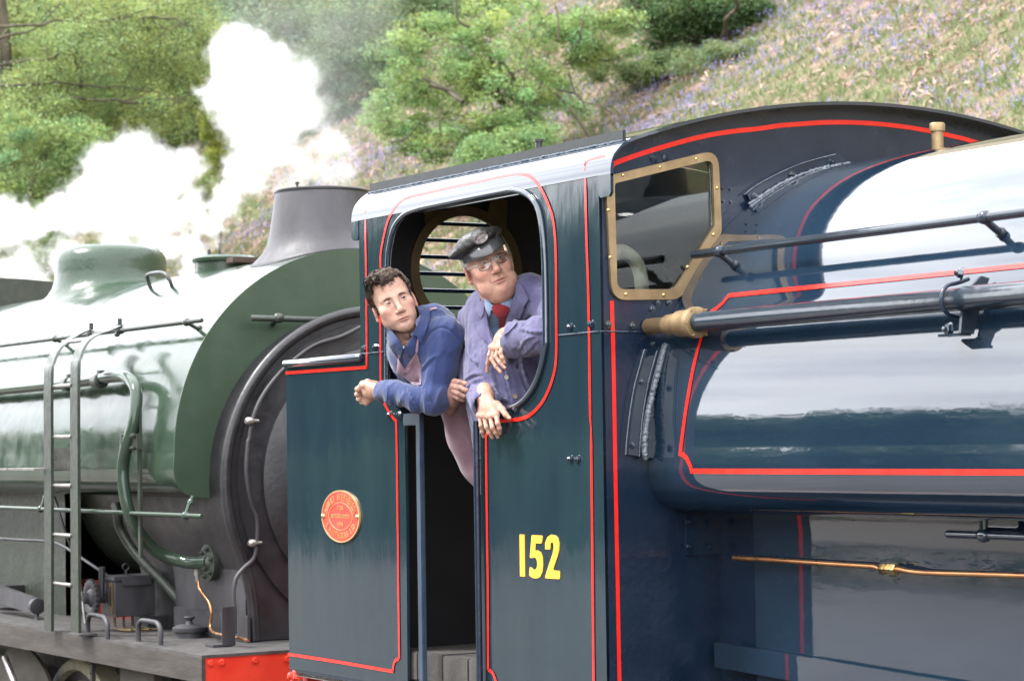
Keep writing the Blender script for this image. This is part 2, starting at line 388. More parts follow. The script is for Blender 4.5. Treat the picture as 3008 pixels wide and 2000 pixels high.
# opening outline (px on the side plane), clockwise from the door's lower left
opl = [xz(*q) for q in [(1198, 2060), (1193, 1500), (1188, 1236), (1166, 1200), (1146, 1165), (1142, 1122), (1142, 1000), (1142, 860), (1144, 760), (1149.6, 716.8), (1160.5, 673.5), (1180, 643), (1206, 623.6), (1249, 610)]]
opt = [xz(*q) for q in [(1400, 579), (1500, 559.6)]]
opr = [xz(*q) for q in [(1513, 559), (1545, 567), (1571, 589), (1589, 625), (1600, 700), (1605, 814), (1607, 984), (1605, 1024), (1589, 1095.5), (1567, 1144.6), (1535.7, 1182), (1500, 1198), (1440, 1203), (1412, 1206)]]
opd = [xz(1410, 1240), xz(1414, 1700), xz(1416, 2060)]
o1 = smooth2(opl[5:] , 4); o3 = smooth2(opr[:-1], 4) + [opr[-1]]
opening = opl[:5] + o1 + opt + o3 + opd
opening = [(x, min(z, 2.946)) for x, z in opening]
bx0 = -1.606; zb_t = 2.395
outline = [(bx0, ZB)] + [(opening[0][0], ZB)] + opening[1:-1] + [(opening[-1][0], ZB), (XF, ZB), (XF, 2.95), (XR, 2.95), (XR, 2.412), (bx0, zb_t)]
b = MB().prism(outline, lambda a, c, d: (a, d, c), 0.0, 0.012); side = b.obj('cab_side', BLUE2, eng, 30)
b = MB().prism(outline, lambda a, c, d: (a, 2 * YC - d, c), 0.0, 0.012); b.obj('cab_side', BLUE2, eng, 30)
# roof
b = MB(); inner = [(y, z - .008) if z > 2.9 else (y + .008 * (1 if y < YC else -1), z) for y, z in full]
o = [(y + (-.003 if y < .02 else .003 if y > 2 * YC - .02 else 0), z + .001) for y, z in full]
b.loft(o, -.985, .902, n=1); b.loft([(y + (.01 if y < YC else -.01) * (z < 3.0), z - .012) for y, z in o], -.985, .902)
n_ = len(o)
for x, off in ((-.985, 0), (.902, 0)):
    q = [(x, y, z) for y, z in o] + [(x, y + (.01 if y < YC else -.01) * (z < 3.0), z - .012) for y, z in o]
    b.add(q, [(k, k + 1, n_ + k + 1, n_ + k) for k in range(n_ - 1)])
roof = b.obj('roof', BLUE, eng, 50)
for x0_, x1_ in ((-.985, XR - .001), (XF + .001, .902)):
    for sy in (0, 1):
        b = MB(); b.prism([(x0_ + .012, 2.875), (x1_ - .012, 2.875), (x1_, 2.888), (x1_, 2.951), (x0_, 2.951), (x0_, 2.888)], lambda a, c, d: (a, d if sy == 0 else 2 * YC - d, c), -.003, .009); b.obj('roof_lip', BLUE2, roof, 30)
# ragged sealant and the black rain strip standing on the roof roll
gy = 0.078; gz = roofz(gy) - .004
g0 = P(1089, 590, Y=gy); g1 = P(1836, 428, Y=gy)
b = MB(); b.cbox(((g0[0] + g1[0]) / 2, gy, gz + .018), (g1[0] - g0[0], .012, .040), .003)
b.obj('rain_strip', mat('tarred_strip', (.008, .011, .012), (.016, .019, .02), rough=.5, scale=20), eng, 30)
pth = []; rad = []
for k in range(160):
    x = g0[0] + (g1[0] - g0[0]) * k / 159; pth.append((x, gy - .008 + .0012 * random.gauss(0, 1), gz - .001)); rad.append(.0055 + .0025 * random.random())
MB().tube(pth, rad, 7).obj('sealant_bead', BLUEW, roof, 70)
b = MB(); b.lathe((P(1583, 440, Y=.6)[0], .6, roofz(.6)), (0, 0, 1), [(.03, 0), (.03, .012), (.014, .012), (.014, .045), (.02, .045), (.02, .055)], 12); b.obj('roof_stud', SMOKED, eng)
b = MB(); b.box((.45, 1.1, roofz(1.1) - .010), (.4, .5, .03)); b.obj('roof_hatch', BLUED, eng)

# beading round the opening: a rounded moulding
bead = [(x, -.006, z) for x, z in ([opl[5]] + o1 + opt + o3[:-5])]
MB().tube(catmull(bead, 2), .0115, 10).obj('opening_beading', BLUE, eng, 70)
# bunker top bead
p0 = P(838, 1069, Y=-.01); p1 = P(1062, 1050, Y=-.01)
MB().tube([p0, (p0[0] + .004, p0[1], p0[2]), p1, (p1[0] + .003, p1[1], p1[2])], [.013, .017, .017, .014], 14).obj('bunker_rail', BLUE, eng, 60)
# rear plates: bunker back, bunker front wall, cab rear plate with round windows, cab front plate, floor
b = MB(); b.box((bx0 + .006, YC, (ZB + zb_t) / 2), (.012, 2 * YC - .03, zb_t - ZB)); b.obj('bunker_back', BLUED, eng)
b = MB(); b.box((-1.25, YC, 2.2), (.66, 2 * YC - .03, .15)); b.obj('coal', mat('coal', (.01, .01, .011), (.03, .03, .032), rough=.5, scale=25, bmp=1, bscale=22, bdist=.06), eng)
# side joint line (lap of upper and lower sheets) and bolts above it
for ua, va, ub, vb in [(1062, 1040, 1128, 1033), (1641, 985.2, 1759, 973.2)]:
    a = P(ua, va, Y=-.001); c = P(ub, vb, Y=-.001)
    MB().tube([a, c], .0035, 6).obj('lap_joint', BLUEW, eng)
a = P(1762, 973.2, X=XF + .001); c = P(1893, 975.5, X=XF + .001); MB().tube([a, c], .003, 6).obj('lap_joint', BLUED, eng)
bp = bolt_proto = None
def bolts(pts, d, r=.012, h=.010, m_=None, par=None):
    for p in pts:
        MB().bolt(p, d, r, h).obj('bolt', m_ or BLUE, par or eng, 30)
bolts([P(u, v, Y=-.001) for u, v in [(1073, 1022), (1104, 1020), (1675, 961), (1737, 952), (1146, 1218), (1174, 1218), (1676, 1348), (1698, 1348), (1518, 1200)]], (0, -1, 0))
bolts([P(u, v, X=XF + .001) for u, v in [(1787, 953.5), (1858, 957), (1916, 907), (1918, 1010), (1930, 889), (1965, 888), (1918, 463), (1953, 464)]], (1, 0, 0), .0115, .008)
bolts([P(u, v, X=XF + .001) for u, v in [(2123, 554), (2146, 556), (2124, 592), (2147, 594)]], (1, 0, 0), .0055, .005)

# cab front plate with two shaped windows
wo = [yz(*q) for q in [(1774, 520), (2104, 440), (2115, 684), (1995, 880), (1792, 882)]]
wi = [yz(*q) for q in [(1800, 540), (2088, 470), (2094, 664), (1976, 850), (1808, 850)]]
wo = roundpoly(wo, [.045, .055, .05, .09, .06]); wi = roundpoly(wi, [.015, .025, .02, .05, .03])
mir = lambda q: [(2 * YC - y, z) for y, z in q][::-1]
ymx = lambda y: min(max(y, .001), 2 * YC - .001)
fp = [(0.0, ZB), (2 * YC, ZB)] + [(2 * YC - y, z - .006) for y, z in ROLL[2:-1]] + [(y, z - .006) for y, z in ROLL[2:][::-1]]
fp = [(ymx(y), z) for y, z in fp]
b = MB().prism(fp, lambda a, c, d: (d, a, c), XF - .012, XF, [wi, mir(wi)]); front = b.obj('cab_front', BLUED, eng, 30)
for q1, q2, vis in ((wo, wi, True), (mir(wo), mir(wi), False)):
    fr = MB().prism(q1, lambda a, c, d: (d, a, c), XF + .0005, XF + .012, [q2]).obj('window_frame', BRASS, eng, 30)
    MB().prism(q2, lambda a, c, d: (d, a, c), XF - .006, XF - .002).obj('window_pane', GLASSM, eng, 30)
    if vis:
        for u, v in [(1829, 515), (1938, 491), (2044, 467), (2106, 552), (2095, 689), (1949, 866), (1838, 864), (1792, 756), (1787, 617), (2019, 784)]:
            p = P(u, v, X=XF + .012); MB().lathe(p, (1, 0, 0), [(.0065, 0), (.006, .002), (.004, .004), (.001, .005)], 10).obj('screw', BRASSB, fr, 60)
# bracket tab above the window
MB().prism([yz(1924, 453), yz(1946, 455), yz(1944, 478), (yz(1926, 478))], lambda a, c, d: (d, a, c), XF, XF + .006).obj('window_bracket', BLUED, eng)
# lining: cab front
redarc = [yz(*q) for q in [(1789, 530), (1791, 505)]] + smooth2([yz(*q) for q in [(1797, 488), (1815, 476), (1917, 441), (2047, 405), (2140, 388), (2223, 379), (2300, 368)]], 6) 
arc2 = redarc[:-1] + [(y, 3.149 + (3.198 - 3.149) * (1 - ((YC - y) / .53) ** 2)) for y in np.linspace(.95, YC, 6)]; arc2 = arc2 + [(2 * YC - y, z) for y, z in arc2[::-1][1:]]
V3 = [(XF, y, z) for y, z in arc2]; ribbon(V3, [np.array([1, 0, 0])] * len(V3), .0165, .002, 'lining', RED, front)
V3 = [P(u, v, X=XF) for u, v in [(1796, 884), (1800, 1000), (1806, 1350), (1815, 1800), (1820, 2060)]]
ribbon(V3, [np.array([1, 0, 0])] * 5, .0155, .002, 'lining', RED, front)
# curved bolted flange (lower) and upper flange with weld bead on the cab front
fl = [(1969, 1010), (1947, 1090), (1932, 1150), (1917, 1220), (1908, 1295), (1911, 1345)]; fe = [(1893, 1026), (1872, 1100), (1860, 1150), (1849, 1220), (1841, 1290), (1838, 1335)]; fm = [(1930, 1030), (1910, 1100), (1899, 1150), (1888, 1220), (1881, 1290), (1878, 1340)]
fa = catmull([np.array([*yz(u, v), 0]) for u, v in fe], 4); fb = catmull([np.array([*yz(u - 2, v), 0]) for u, v in fl], 4)
poly = [(p[0], p[1]) for p in fa] + [(p[0], p[1]) for p in fb[::-1]]
fl1 = MB().prism(poly, lambda a, c, d: (d, a, c), XF + .001, XF + .018).obj('tank_flange', BLUE, eng, 30)
for L_ in (fe, fm, [(u - 22, v) for u, v in fl]):
    pts = catmull([P(u, v, X=XF + .02) for u, v in L_], 5); MB().tube(pts, .0022, 6).obj('flange_edge_glint', EDGEGLINT, fl1, 60)
bolts([P(u, v, X=XF + .018) for u, v in [(1886, 1122), (1858, 1308)]], (1, 0, 0), .011, .009)
wp = catmull([P(u - 13, v, X=XF + .030) for u, v in fl], 24)
MB().tube([p + np.array([0, .002 * random.gauss(0, 1), 0]) for p in wp], [.008 + .0035 * random.random() for _ in wp], 7).obj('weld_bead', EDGEGLINT, fl1, 70)
fu = [(2206, 612), (2240, 590), (2300, 552), (2380, 518), (2440, 502), (2500, 492)]
fo = [(2187, 572), (2225, 543), (2290, 508), (2350, 482), (2400, 467), (2455, 453)]
fa = [yz(*q) for q in fo]; fb = [yz(*q) for q in fu]
fl2 = MB().prism(smooth2(fa, 4) + smooth2(fb, 4)[::-1], lambda a, c, d: (d, a, c), XF + .001, XF + .016).obj('tank_flange', BLUED, eng, 30)
MB().tube(catmull([P(u, v, X=XF + .018) for u, v in fo], 5), .0020, 6).obj('flange_edge_glint', EDGEGLINT, fl2, 60)
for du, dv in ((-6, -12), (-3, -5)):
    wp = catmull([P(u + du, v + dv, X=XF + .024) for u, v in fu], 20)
    MB().tube([p + np.array([0, 0, .0015 * random.gauss(0, 1)]) for p in wp], [.0045 + .003 * random.random() for _ in wp], 7).obj('weld_bead', EDGEGLINT, fl2, 70)
bolts([P(u, v, X=XF + .016) for u, v in [(2217, 579), (2325, 514), (2443, 478)]], (1, 0, 0), .012, .01)
bolts([P(u, v, X=XF + .03) for u, v in [(2475, 489)]], (1, 0, 0), .009, .01)
# brass whistle pipe standing in front of the cab front
pb = P(2755, 462, X=1.15); ptp = P(2752, 362, X=1.15)
MB().lathe((1.15, pb[1], 2.9), (0, 0, 1), [(.021, 0), (.021, ptp[2] - 2.93), (.027, ptp[2] - 2.93), (.028, ptp[2] - 2.905), (.025, ptp[2] - 2.90), (.016, ptp[2] - 2.90)], 20).obj('brass_standpipe', BRASS, eng)

# --- saddle tank: one profile drawn along X
def tankprof(R=1.022, zc=2.030):
    half = []
    for k in range(0, 41):
        a = math.radians(90 * k / 40); half.append((R * math.sin(a), zc + R * math.cos(a)))
    half += smooth2([(R, zc), (1.026, 1.985), (1.027, 1.94), (1.015, 1.885), (.98, 1.838), (.93, 1.812), (.86, 1.803)], 5)[1:]
    half += [(.60, 1.80)]
    return [(YC - y, z) for y, z in half]          # from the crown down the near side
TP = tankprof()
TPF = TP[::-1] + [(2 * YC - y, z) for y, z in TP[1:]]
TX0, TX1 = XF + .002, 4.75
b = MB().loft(TPF, TX0, TX1, n=1)
tank = b.obj('saddle_tank', BLUE, eng, 40)
MB().prism(TPF, lambda a, c, d: (d, a, c), TX1, TX1 + .01).obj('tank_front', BLUE, eng)
TH = TP[::-1]
def tline(px, wd, name='lining'):
    a = [hit(u, v, TH) for u, v in px]; return [q[0] for q in a], [q[1] for q in a]
def dens(px, n=8):
    r = []
    for (a, b_) in zip(px[:-1], px[1:]):
        for k in range(n): r.append((a[0] + (b_[0] - a[0]) * k / n, a[1] + (b_[1] - a[1]) * k / n))
    return r + [px[-1]]
leftpx = [(q[0], q[1]) for q in catmull([np.array([*q, 0.]) for q in [(2092, 915), (2067, 975), (2040, 1072), (2020, 1180), (2007, 1270), (2000, 1332)]], 8)]
cup = [(2142, 869), (2136, 876), (2126, 889), (2113, 901), (2101, 910)]
cdn = [(2008, 1334), (2018, 1344), (2026, 1360), (2031, 1372)]
upr = hit(2142, 869, TH)[0]; lwr = hit(2033, 1383, TH)[0]
up3 = [np.array([4.6, upr[1], upr[2]]), np.array([3.4, upr[1], upr[2]]), np.array([2.3, upr[1], upr[2]])]
lw3 = [np.array([x, lwr[1], lwr[2]]) for x in (1.6, 2.3, 3.4, 4.6)]
pa, na = tline(cup + leftpx + cdn + [(2033, 1383)], 1)
nu = hit(2142, 869, TH)[1]; nl = hit(2033, 1383, TH)[1]
ribbon(up3 + pa + lw3, [nu] * 3 + na + [nl] * 4, .0165, .0025, 'lining', RED, tank)
# faint joint of tank plates
seam = [(hit(1960, 990, TH)[0]), ]
# handrail with knob, the big brass-ended pipe and its clamp
HY = .325; hr = P(2036, 751, Y=HY); hr2 = P(3008, 620.5, Y=HY)
hz = (hr[2] + hr2[2]) / 2
rail = MB().tube([(hr[0], HY, hz), (hr[0] + .004, HY, hz), (4.4, HY, hz)], [.013, .0150, .0150], 14).obj('tank_handrail', BLUEP, eng, 60)
kx = P(2113, 737, Y=HY)[0]
kb = P(2150, 780, Y=.11)
for x in (kx, kx + 1.3, kx + 2.6):
    b = MB(); b.lathe((x - .02, HY, hz), (1, 0, 0), [(.012, 0), (.019, .006), (.022, .02), (.019, .034), (.012, .04)], 16)
    b.tube([(x, HY + .005, hz - .01), (x + .004, HY + .04, hz - .035), (x + .008, HY + .09, hz - .06)], .0115, 12)
    b.lathe((x + .005, HY + .048, hz - .040), (.1, .8, -.4), [(.016, 0), (.018, .008), (.016, .016)], 14); b.obj('handrail_knob', BLUEP, rail, 50)
pz = (P(2045, 947, Y=.19)[2] + P(3008, 863, Y=.19)[2]) / 2; px0 = P(2045, 947, Y=.19)[0]; PYY = .19
pipe = MB().tube([(px0 - .03, PYY, pz), (2.42, PYY, pz), (2.425, PYY, pz), (4.4, PYY, pz)], [.0335, .0335, .037, .037], 24).obj('ejector_pipe', BLUEP, eng, 60)
b = MB()
br0 = P(1893, 962, X=XF)
un = [(.026, 0), (.030, .005), (.030, .14), (.033, .15), (.038, .165), (.040, .24), (.047, .25), (.049, .262), (.049, .335), (.054, .345), (.057, .36), (.057, .385), (.045, .39), (.036, .39)]
ux = XF + .003; un = [(r * .92, h * (px0 + .012 - ux) / .39) for r, h in un]
a0, b0_, d0 = frame_of((1, 0, 0))
b.lathe((ux, PYY, pz), (1, 0, 0), un, 28)
for k in range(6):
    q = 2 * math.pi * k / 6; b.box((ux + .30, PYY + .0485 * math.cos(q), pz + .0485 * math.sin(q)), (.02, .006, .006))
b.obj('brass_union', BRASSB2 if 'BRASSB2' in globals() else BRASS, pipe, 40)
# clamp: angle bracket and U-bolt
cx = P(2800, 880, Y=PYY)[0]
ub = [(cx, PYY + .045 * math.cos(q) * 1.0 - .0, pz + .046 * math.sin(q)) for q in np.linspace(math.radians(100), math.radians(260), 16)]
ub = [(cx, PYY + .06, pz + .062), (cx, PYY + .02, pz + .05)] + ub + [(cx, PYY + .02, pz - .05), (cx, PYY + .05, pz - .07)]
MB().tube(catmull(ub, 3), .0065, 8).obj('u_bolt', BLUED, pipe, 60)
b = MB()
b.prism([(-.015, -.10), (.035, -.10), (.07, .0), (.10, .062), (.07, .068), (.02, .03), (-.005, -.03)], lambda a, c, d: (d, PYY + a, pz + c), cx + .035, cx + .045)
b.prism([(-.025, -.105), (.025, -.105), (.025, -.097), (-.025, -.097)], lambda a, c, d: (d, PYY + a, pz + c), cx - .04, cx + .045)
b.obj('pipe_bracket', BLUEP, pipe, 30)
MB().bolt((cx - .004, PYY - .008, pz - .085), (-.3, -1, .1), .017, .016).obj('clamp_nut', BLUE, pipe, 30)
MB().bolt((cx + .01, PYY + .03, pz + .075), (-.6, -1, .3), .015, .016).obj('clamp_nut', BLUE, pipe, 30)

# --- firebox and boiler side under the tank, bolted angle, copper pipe, reach rod, running plate
FBY = .44
fb = [(YC, 1.98), (.75, 1.97), (.50, 1.93), (FBY, 1.86), (FBY, 1.7), (FBY, 1.5), (FBY, 1.2), (.445, 1.0), (.46, .8)]
MB().loft(smooth2(fb, 5) + [(2 * YC - y, z) for y, z in smooth2(fb, 5)[::-1]][1:], XF + .25, 4.7).obj('boiler_cladding', BLUE, eng, 50)
b = MB(); b.box((XF + .13, FBY + .05, 1.42), (.26, .03, .8)); b.obj('firebox_corner', BLUED, eng)
ba = P(2010, 1512, X=XF + .006); bb = P(2150, 1625, X=XF + .006)
b = MB(); b.cbox((XF + .007, (ba[1] + bb[1]) / 2, (ba[2] + bb[2]) / 2), (.012, bb[1] - ba[1], ba[2] - bb[2]), .003)
b.cbox((XF + .06, bb[1], (ba[2] + bb[2]) / 2), (.11, .012, ba[2] - bb[2]), .003); pl = b.obj('bolted_bracket', BLUED, eng)
bolts([P(u, v, X=XF + .014) for u, v in [(2020, 1532), (2081, 1532), (2140, 1532), (2022, 1604), (2081, 1604), (2140, 1602)]], (1, 0, 0), .012, .011, BLUED)
cpy = .40
cpp = [P(u, v, Y=cpy) for u, v in [(2155, 1638), (2250, 1643), (2400, 1653), (2545, 1662), (2570, 1664), (2585, 1670), (2600, 1671), (2640, 1671), (2670, 1677), (2720, 1682), (2860, 1686), (2995, 1690), (3100, 1694)]]
cop = MB().tube(catmull(cpp, 4), .0085, 10).obj('copper_pipe', COPPER, eng, 60)
p = P(2610, 1670, Y=cpy)
b = MB(); a_, b__, d_ = frame_of((1, 0, -.03)); b.tubeprof(p - np.array([.035, 0, 0]), a_, b__, d_, [(.016, 0), (.018, .004), (.018, .028)], 6, True); b.tubeprof(p + np.array([0.0, 0, 0]), a_, b__, d_, [(.013, -.008), (.013, .004), (.019, .004), (.019, .034), (.016, .038)], 6, True)
b.obj('pipe_union', BRASSB, cop, 30)
b = MB(); hz2 = P(2900, 1572, Y=.36)[2]; x0 = P(2782, 1568, Y=.36)[0]; xk = P(2890, 1570, Y=.36)[0]
b.tube([(x0, .36, hz2), (x0 + .006, .36, hz2), (4.4, .36, hz2)], [.010, .0125, .0125], 12)
b.lathe((xk - .02, .36, hz2), (1, 0, 0), [(.012, 0), (.019, .006), (.022, .02), (.019, .034), (.012, .04)], 16)
b.tube([(xk, .36, hz2), (xk, .36, hz2 + .09)], .013, 12); b.lathe((xk, .36, hz2 + .055), (0, 0, 1), [(.016, 0), (.016, .02)], 12)
b.obj('lower_handrail', BLUE, eng, 50)
# reversing reach rod coming out of its notch and the running plate
n0 = P(2115, 1880, X=XF)
RY = .405; r0 = P(2128, 1890, Y=RY); r1 = P(2826, 2006, Y=RY)
d = (r1 - r0) / np.linalg.norm(r1 - r0); r0 = r0 - d * .06; r2 = r0 + d * 2.6
up = np.array([0, 0, 1.0]); hgt = .085
b = MB(); yo = np.array([0, .02, 0])
q = [r0, r2, r2 - up * hgt, r0 - up * hgt]; b.add([*(p for p in q), *(p + yo for p in q)], [(0, 1, 2, 3), (7, 6, 5, 4), (0, 4, 5, 1), (3, 2, 6, 7), (1, 5, 6, 2), (0, 3, 7, 4)])
b.obj('reach_rod', BLUE, eng, 30)
nt0 = P(2115, 1862, X=XF + .002); nt1 = P(2172, 1924, X=XF + .002)
b = MB(); b.box((XF + .002, (nt0[1] + nt1[1]) / 2, (nt0[2] + nt1[2]) / 2), (.003, nt1[1] - nt0[1], nt0[2] - nt1[2])); b.obj('reach_rod_slot', BLACKI, eng)
b = MB(); b.box((1.9, YC, ZB - .012), (7.0, 2 * YC, .022)); b.obj('running_plate', BLUED, eng)
b = MB()
for y in (.55, 1.87): b.box((1.9, y, .85), (6.9, .03, .45))
b.obj('frames', SMOKED, eng)
b = MB(); b.box((5.4, YC, .95), (.04, 2.3, .4)); b.obj('buffer_beam', REDP, eng); b = MB(); b.box((-1.58, YC, .93), (.04, 2.3, .34)); b.obj('buffer_beam', REDP, eng)
b = MB(); b.lathe((4.0, YC, 2.0), (1, 0, 0), [(.0, -.1), (.72, -.1), (.78, 0), (.78, 1.2), (.74, 1.24), (.6, 1.32), (.2, 1.38), (.0, 1.39)], 40); b.obj('smokebox', SMOKED, eng)
b = MB(); b.lathe((4.4, YC, 2.95), (0, 0, 1), [(.36, 0), (.27, .12), (.25, .3), (.27, .48), (.29, .5), (.27, .5)], 32); b.obj('chimney', SMOKED, eng)
b = MB(); b.lathe((2.6, YC, 2.98), (0, 0, 1), [(.44, 0), (.37, .08), (.36, .2), (.33, .3), (.2, .36), (0, .38)], 36); b.obj('dome', BLUE, eng)
for wx in (-.4, 1.4, 3.1):
    for wy in (.47, 1.95):
        b = MB(); b.lathe((wx, wy - .06, .32), (0, 1, 0), [(.60, 0), (.65, .0), (.65, .12), (.60, .12), (.56, .09), (.18, .09), (.15, .14), (.0, .14)], 40); b.obj('wheel', SMOKED, eng)
# buffer seen under the bunker (red stock) and pale step edge
b = MB(); pbf = P(900, 1985, Y=.12)
b.lathe((-1.60, .35, .80), (-1, 0, 0), [(.10, 0), (.10, .2), (.06, .2), (.06, .42), (.2, .43), (.2, .46)], 24); b.obj('buffer', REDP, eng)
bolts([P(878, 1988, Y=.02)], (-.3, -1, .2), .03, .03, REDP)
pA = P(868, 1965, Y=.0); pB = P(1190, 2018, Y=.0)
b = MB(); b.box(((pA[0] + pB[0]) / 2, .05, ZB - .018), (pB[0] - pA[0], .1, .016)); b.obj('step_edge', STEEL, eng)

# --- lining on the side sheet (painted lines, on the shared side/roof profile)
def sline(px, wd=.0125, nn=1, name='lining'):
    a = [hit(u, v, ROLL) for u, v in px]
    P3 = [q[0] for q in a]
    ribbon(P3, [q[1] for q in a], wd, .0035, name, RED, side)
def cpx(px, n=5): return [(q[0], q[1]) for q in catmull([np.array([*q, 0.]) for q in px], n)]
leftdown = [(1120, 1121), (1131.7, 1186.5), (1144.8, 1210), (1153, 1223), (1166, 1236), (1168, 1340), (1172, 1700), (1174.6, 1933)]
topc = cpx([(1120, 1121), (1119.5, 900), (1119.7, 786), (1120, 750), (1125, 716), (1138.8, 656), (1151.8, 628), (1169, 604), (1186, 589), (1210, 578)], 4)
tops = dens([(1210, 578), (1340, 549), (1470, 522)], 6)
rc = cpx([(1470, 522), (1520, 513), (1546, 515), (1565, 524), (1590, 553), (1617, 611), (1630, 668), (1635, 760), (1636, 912), (1636, 1046), (1625, 1113), (1598, 1176), (1562, 1216), (1530, 1230), (1478, 1236)], 6)
sline(topc[::-1][:-1] + leftdown)
sline(tops); sline(rc + [(1445, 1240)])
sline([(1437, 1262), (1430, 1280), (1432, 1500), (1435, 1700), (1436, 1965)])
sline(cpx([(1436, 1966), (1446, 1972), (1454, 1985), (1462, 2010)], 3))
sline(cpx([(1174, 1934), (1165, 1938), (1159, 1948), (1156, 1969)], 3)); sline([(1157, 1971), (1100, 1961), (1000, 1943.5), (847.5, 1920)], .0125)
sline([(841.6, 1095.4), (950, 1087.5), (1081.5, 1078.5)]); sline([(1079, 1083), (1079, 1000), (1077.5, 814), (1075.5, 700), (1074.8, 625), (1073, 612)])
sline(cpx([(1746.5, 2030), (1739, 1300), (1736, 1220), (1731, 880), (1725, 700), (1720.6, 500), (1722, 484), (1732, 472), (1752, 466), (1780, 460)], 3))
# yellow number
def text(s, size, loc, rot, m_, parent, name='numeral', ext=.0, sx=1.0, bold=0.0, spacing=1.0, fit=None):
    cu = bpy.data.curves.new('t', 'FONT'); cu.body = s; cu.size = size; cu.extrude = ext; cu.offset = bold; cu.space_character = spacing
    cu.align_x = 'CENTER'; cu.align_y = 'CENTER'
    to = bpy.data.objects.new('t', cu); COL.objects.link(to)
    dg = bpy.context.evaluated_depsgraph_get(); me = bpy.data.meshes.new_from_object(to.evaluated_get(dg))
    bpy.data.objects.remove(to); bpy.data.curves.remove(cu)
    vv = np.zeros(len(me.vertices) * 3); me.vertices.foreach_get('co', vv); vv = vv.reshape(-1, 3)
    c = (vv.min(0) + vv.max(0)) / 2; sz = vv.max(0) - vv.min(0); vv -= [c[0], c[1], 0]
    if fit: vv[:, 0] *= fit[0] / sz[0]; vv[:, 1] *= fit[1] / sz[1]
    M_ = np.array(rot, float)                      # rows: image of text x, y, z axes
    W3 = vv @ M_
    F = [tuple(p.vertices) for p in me.polygons]
    return mk(name, W3 + np.array(loc, float), F, m_, parent, 0)
SIDE = [(1, 0, 0), (0, 0, 1), (0, -1, 0)]
def digit(polys, x0, x1, z0, z1):
    b = MB()
    for poly in polys:
        b.prism([(x0 + (x1 - x0) * a, z1 + (z0 - z1) * c) for a, c in poly], lambda a, c, d: (a, d, c), -.0025, -.0005)
    return b.obj('numeral', YEL, side, 0)
def stroke(pts, wds):
    """thick stroke outline from centre line (a, b) and widths"""
    L, R = [], []
    for i, p in enumerate(pts):
        q0 = np.array(pts[max(i - 1, 0)]); q1 = np.array(pts[min(i + 1, len(pts) - 1)]); t = q1 - q0; t = t / (np.linalg.norm(t) + 1e-9); n = np.array([-t[1], t[0]])
        L.append(tuple(np.array(p) + n * wds[i] / 2)); R.append(tuple(np.array(p) - n * wds[i] / 2))
    return L + R[::-1]
# glyphs traced from region (1000,1300) at 2.24: pixel outlines on the side plane
def glyph(pts):
    return [xz(1000 + a / 2.24, 1300 + c / 2.24) for a, c in pts]
one = [(1183, 602), (1214, 604), (1218, 880), (1186, 877)]
five = [(1262, 606), (1334, 610), (1328, 662), (1288, 660), (1284, 712), (1300, 706), (1322, 720), (1334, 752), (1337, 800), (1332, 850), (1318, 882), (1296, 892), (1270, 888), (1246, 872), (1250, 812), (1268, 830), (1284, 836), (1296, 822), (1300, 796), (1296, 768), (1286, 754), (1270, 756), (1250, 758)]
two = [(1350, 700), (1352, 655), (1366, 620), (1390, 604), (1416, 608), (1436, 630), (1444, 662), (1442, 706), (1430, 752), (1400, 838), (1448, 842), (1447, 896), (1348, 890), (1376, 800), (1400, 730), (1408, 690), (1405, 660), (1396, 652), (1386, 662), (1384, 702)]
def out2(pts, k):
    return pts
for g in (one, five, two):
    q = smooth2(glyph(g), 1) if g is one else glyph(g)
    if g is not one: q = roundpoly(q, .006, 3)
    MB().prism(q, lambda a, c, d: (a, d, c), -.003, -.0005).obj('numeral', YEL, side, 0)
# oval builder's plate
pc = P(1004.5, 1516, Y=0); rx, rz = .166, .104
def ell(rx, rz, n=56, sq=2.0): return [(pc[0] + rx * abs(math.cos(q)) ** (2 / sq) * np.sign(math.cos(q)), pc[2] + rz * abs(math.sin(q)) ** (2 / sq) * np.sign(math.sin(q))) for q in np.linspace(0, 2 * math.pi, n, endpoint=False)]
PLR = mat('plate_red_enamel', (.74, .045, .03), (.8, .06, .04), rough=.3)
PLB = mat('plate_brass', (.42, .27, .12), (.5, .33, .16), rough=.38, metal=.35)
pr = MB().prism(ell(rx, rz), lambda a, c, d: (a, d, c), -.006, -.0005).obj('maker_plate', PLR, eng, 30)
MB().prism(ell(rx + .002, rz + .002), lambda a, c, d: (a, d, c), -.0085, -.0005, [ell(rx - .0045, rz - .0035)]).obj('plate_rim', PLB, pr, 30)
MB().prism(ell(.108, .058, sq=1.8), lambda a, c, d: (a, d, c), -.0080, -.0055, [ell(.104, .0552, sq=1.8)]).obj('plate_ring', PLB, pr, 30)
for sgn in (-1, 1): MB().lathe((pc[0] + sgn * .152, -.0055, pc[2] + .001 * sgn), (0, -1, 0), [(.011, 0), (.0105, .004), (.007, .009), (.001, .011)], 14).obj('plate_rivet', BRASSB, pr, 60)
def arctext(s, a0, a1, top):
    n = len(s)
    for i, ch in enumerate(s):
        if ch == ' ': continue
        a = math.radians(a0 + (a1 - a0) * i / (n - 1)); ex, ez = .131 * math.cos(a), .0785 * math.sin(a)
        tx, tz = -.131 * math.sin(a), .0785 * math.cos(a); L_ = math.hypot(tx, tz); tx, tz = tx / L_, tz / L_
        if top: tx, tz = -tx, -tz
        ux_, uz_ = -tz, tx
        rot = [(tx, 0, tz), (ux_, 0, uz_), (0, -1, 0)]
        text(ch, .03, (pc[0] + ex, -.0075, pc[2] + ez), rot, PLB, pr, 'letter', .0015, fit=(.0115 if ch != 'I' else .004, .026))
arctext('ROBERT STEPHENSON', 163, 17, True)
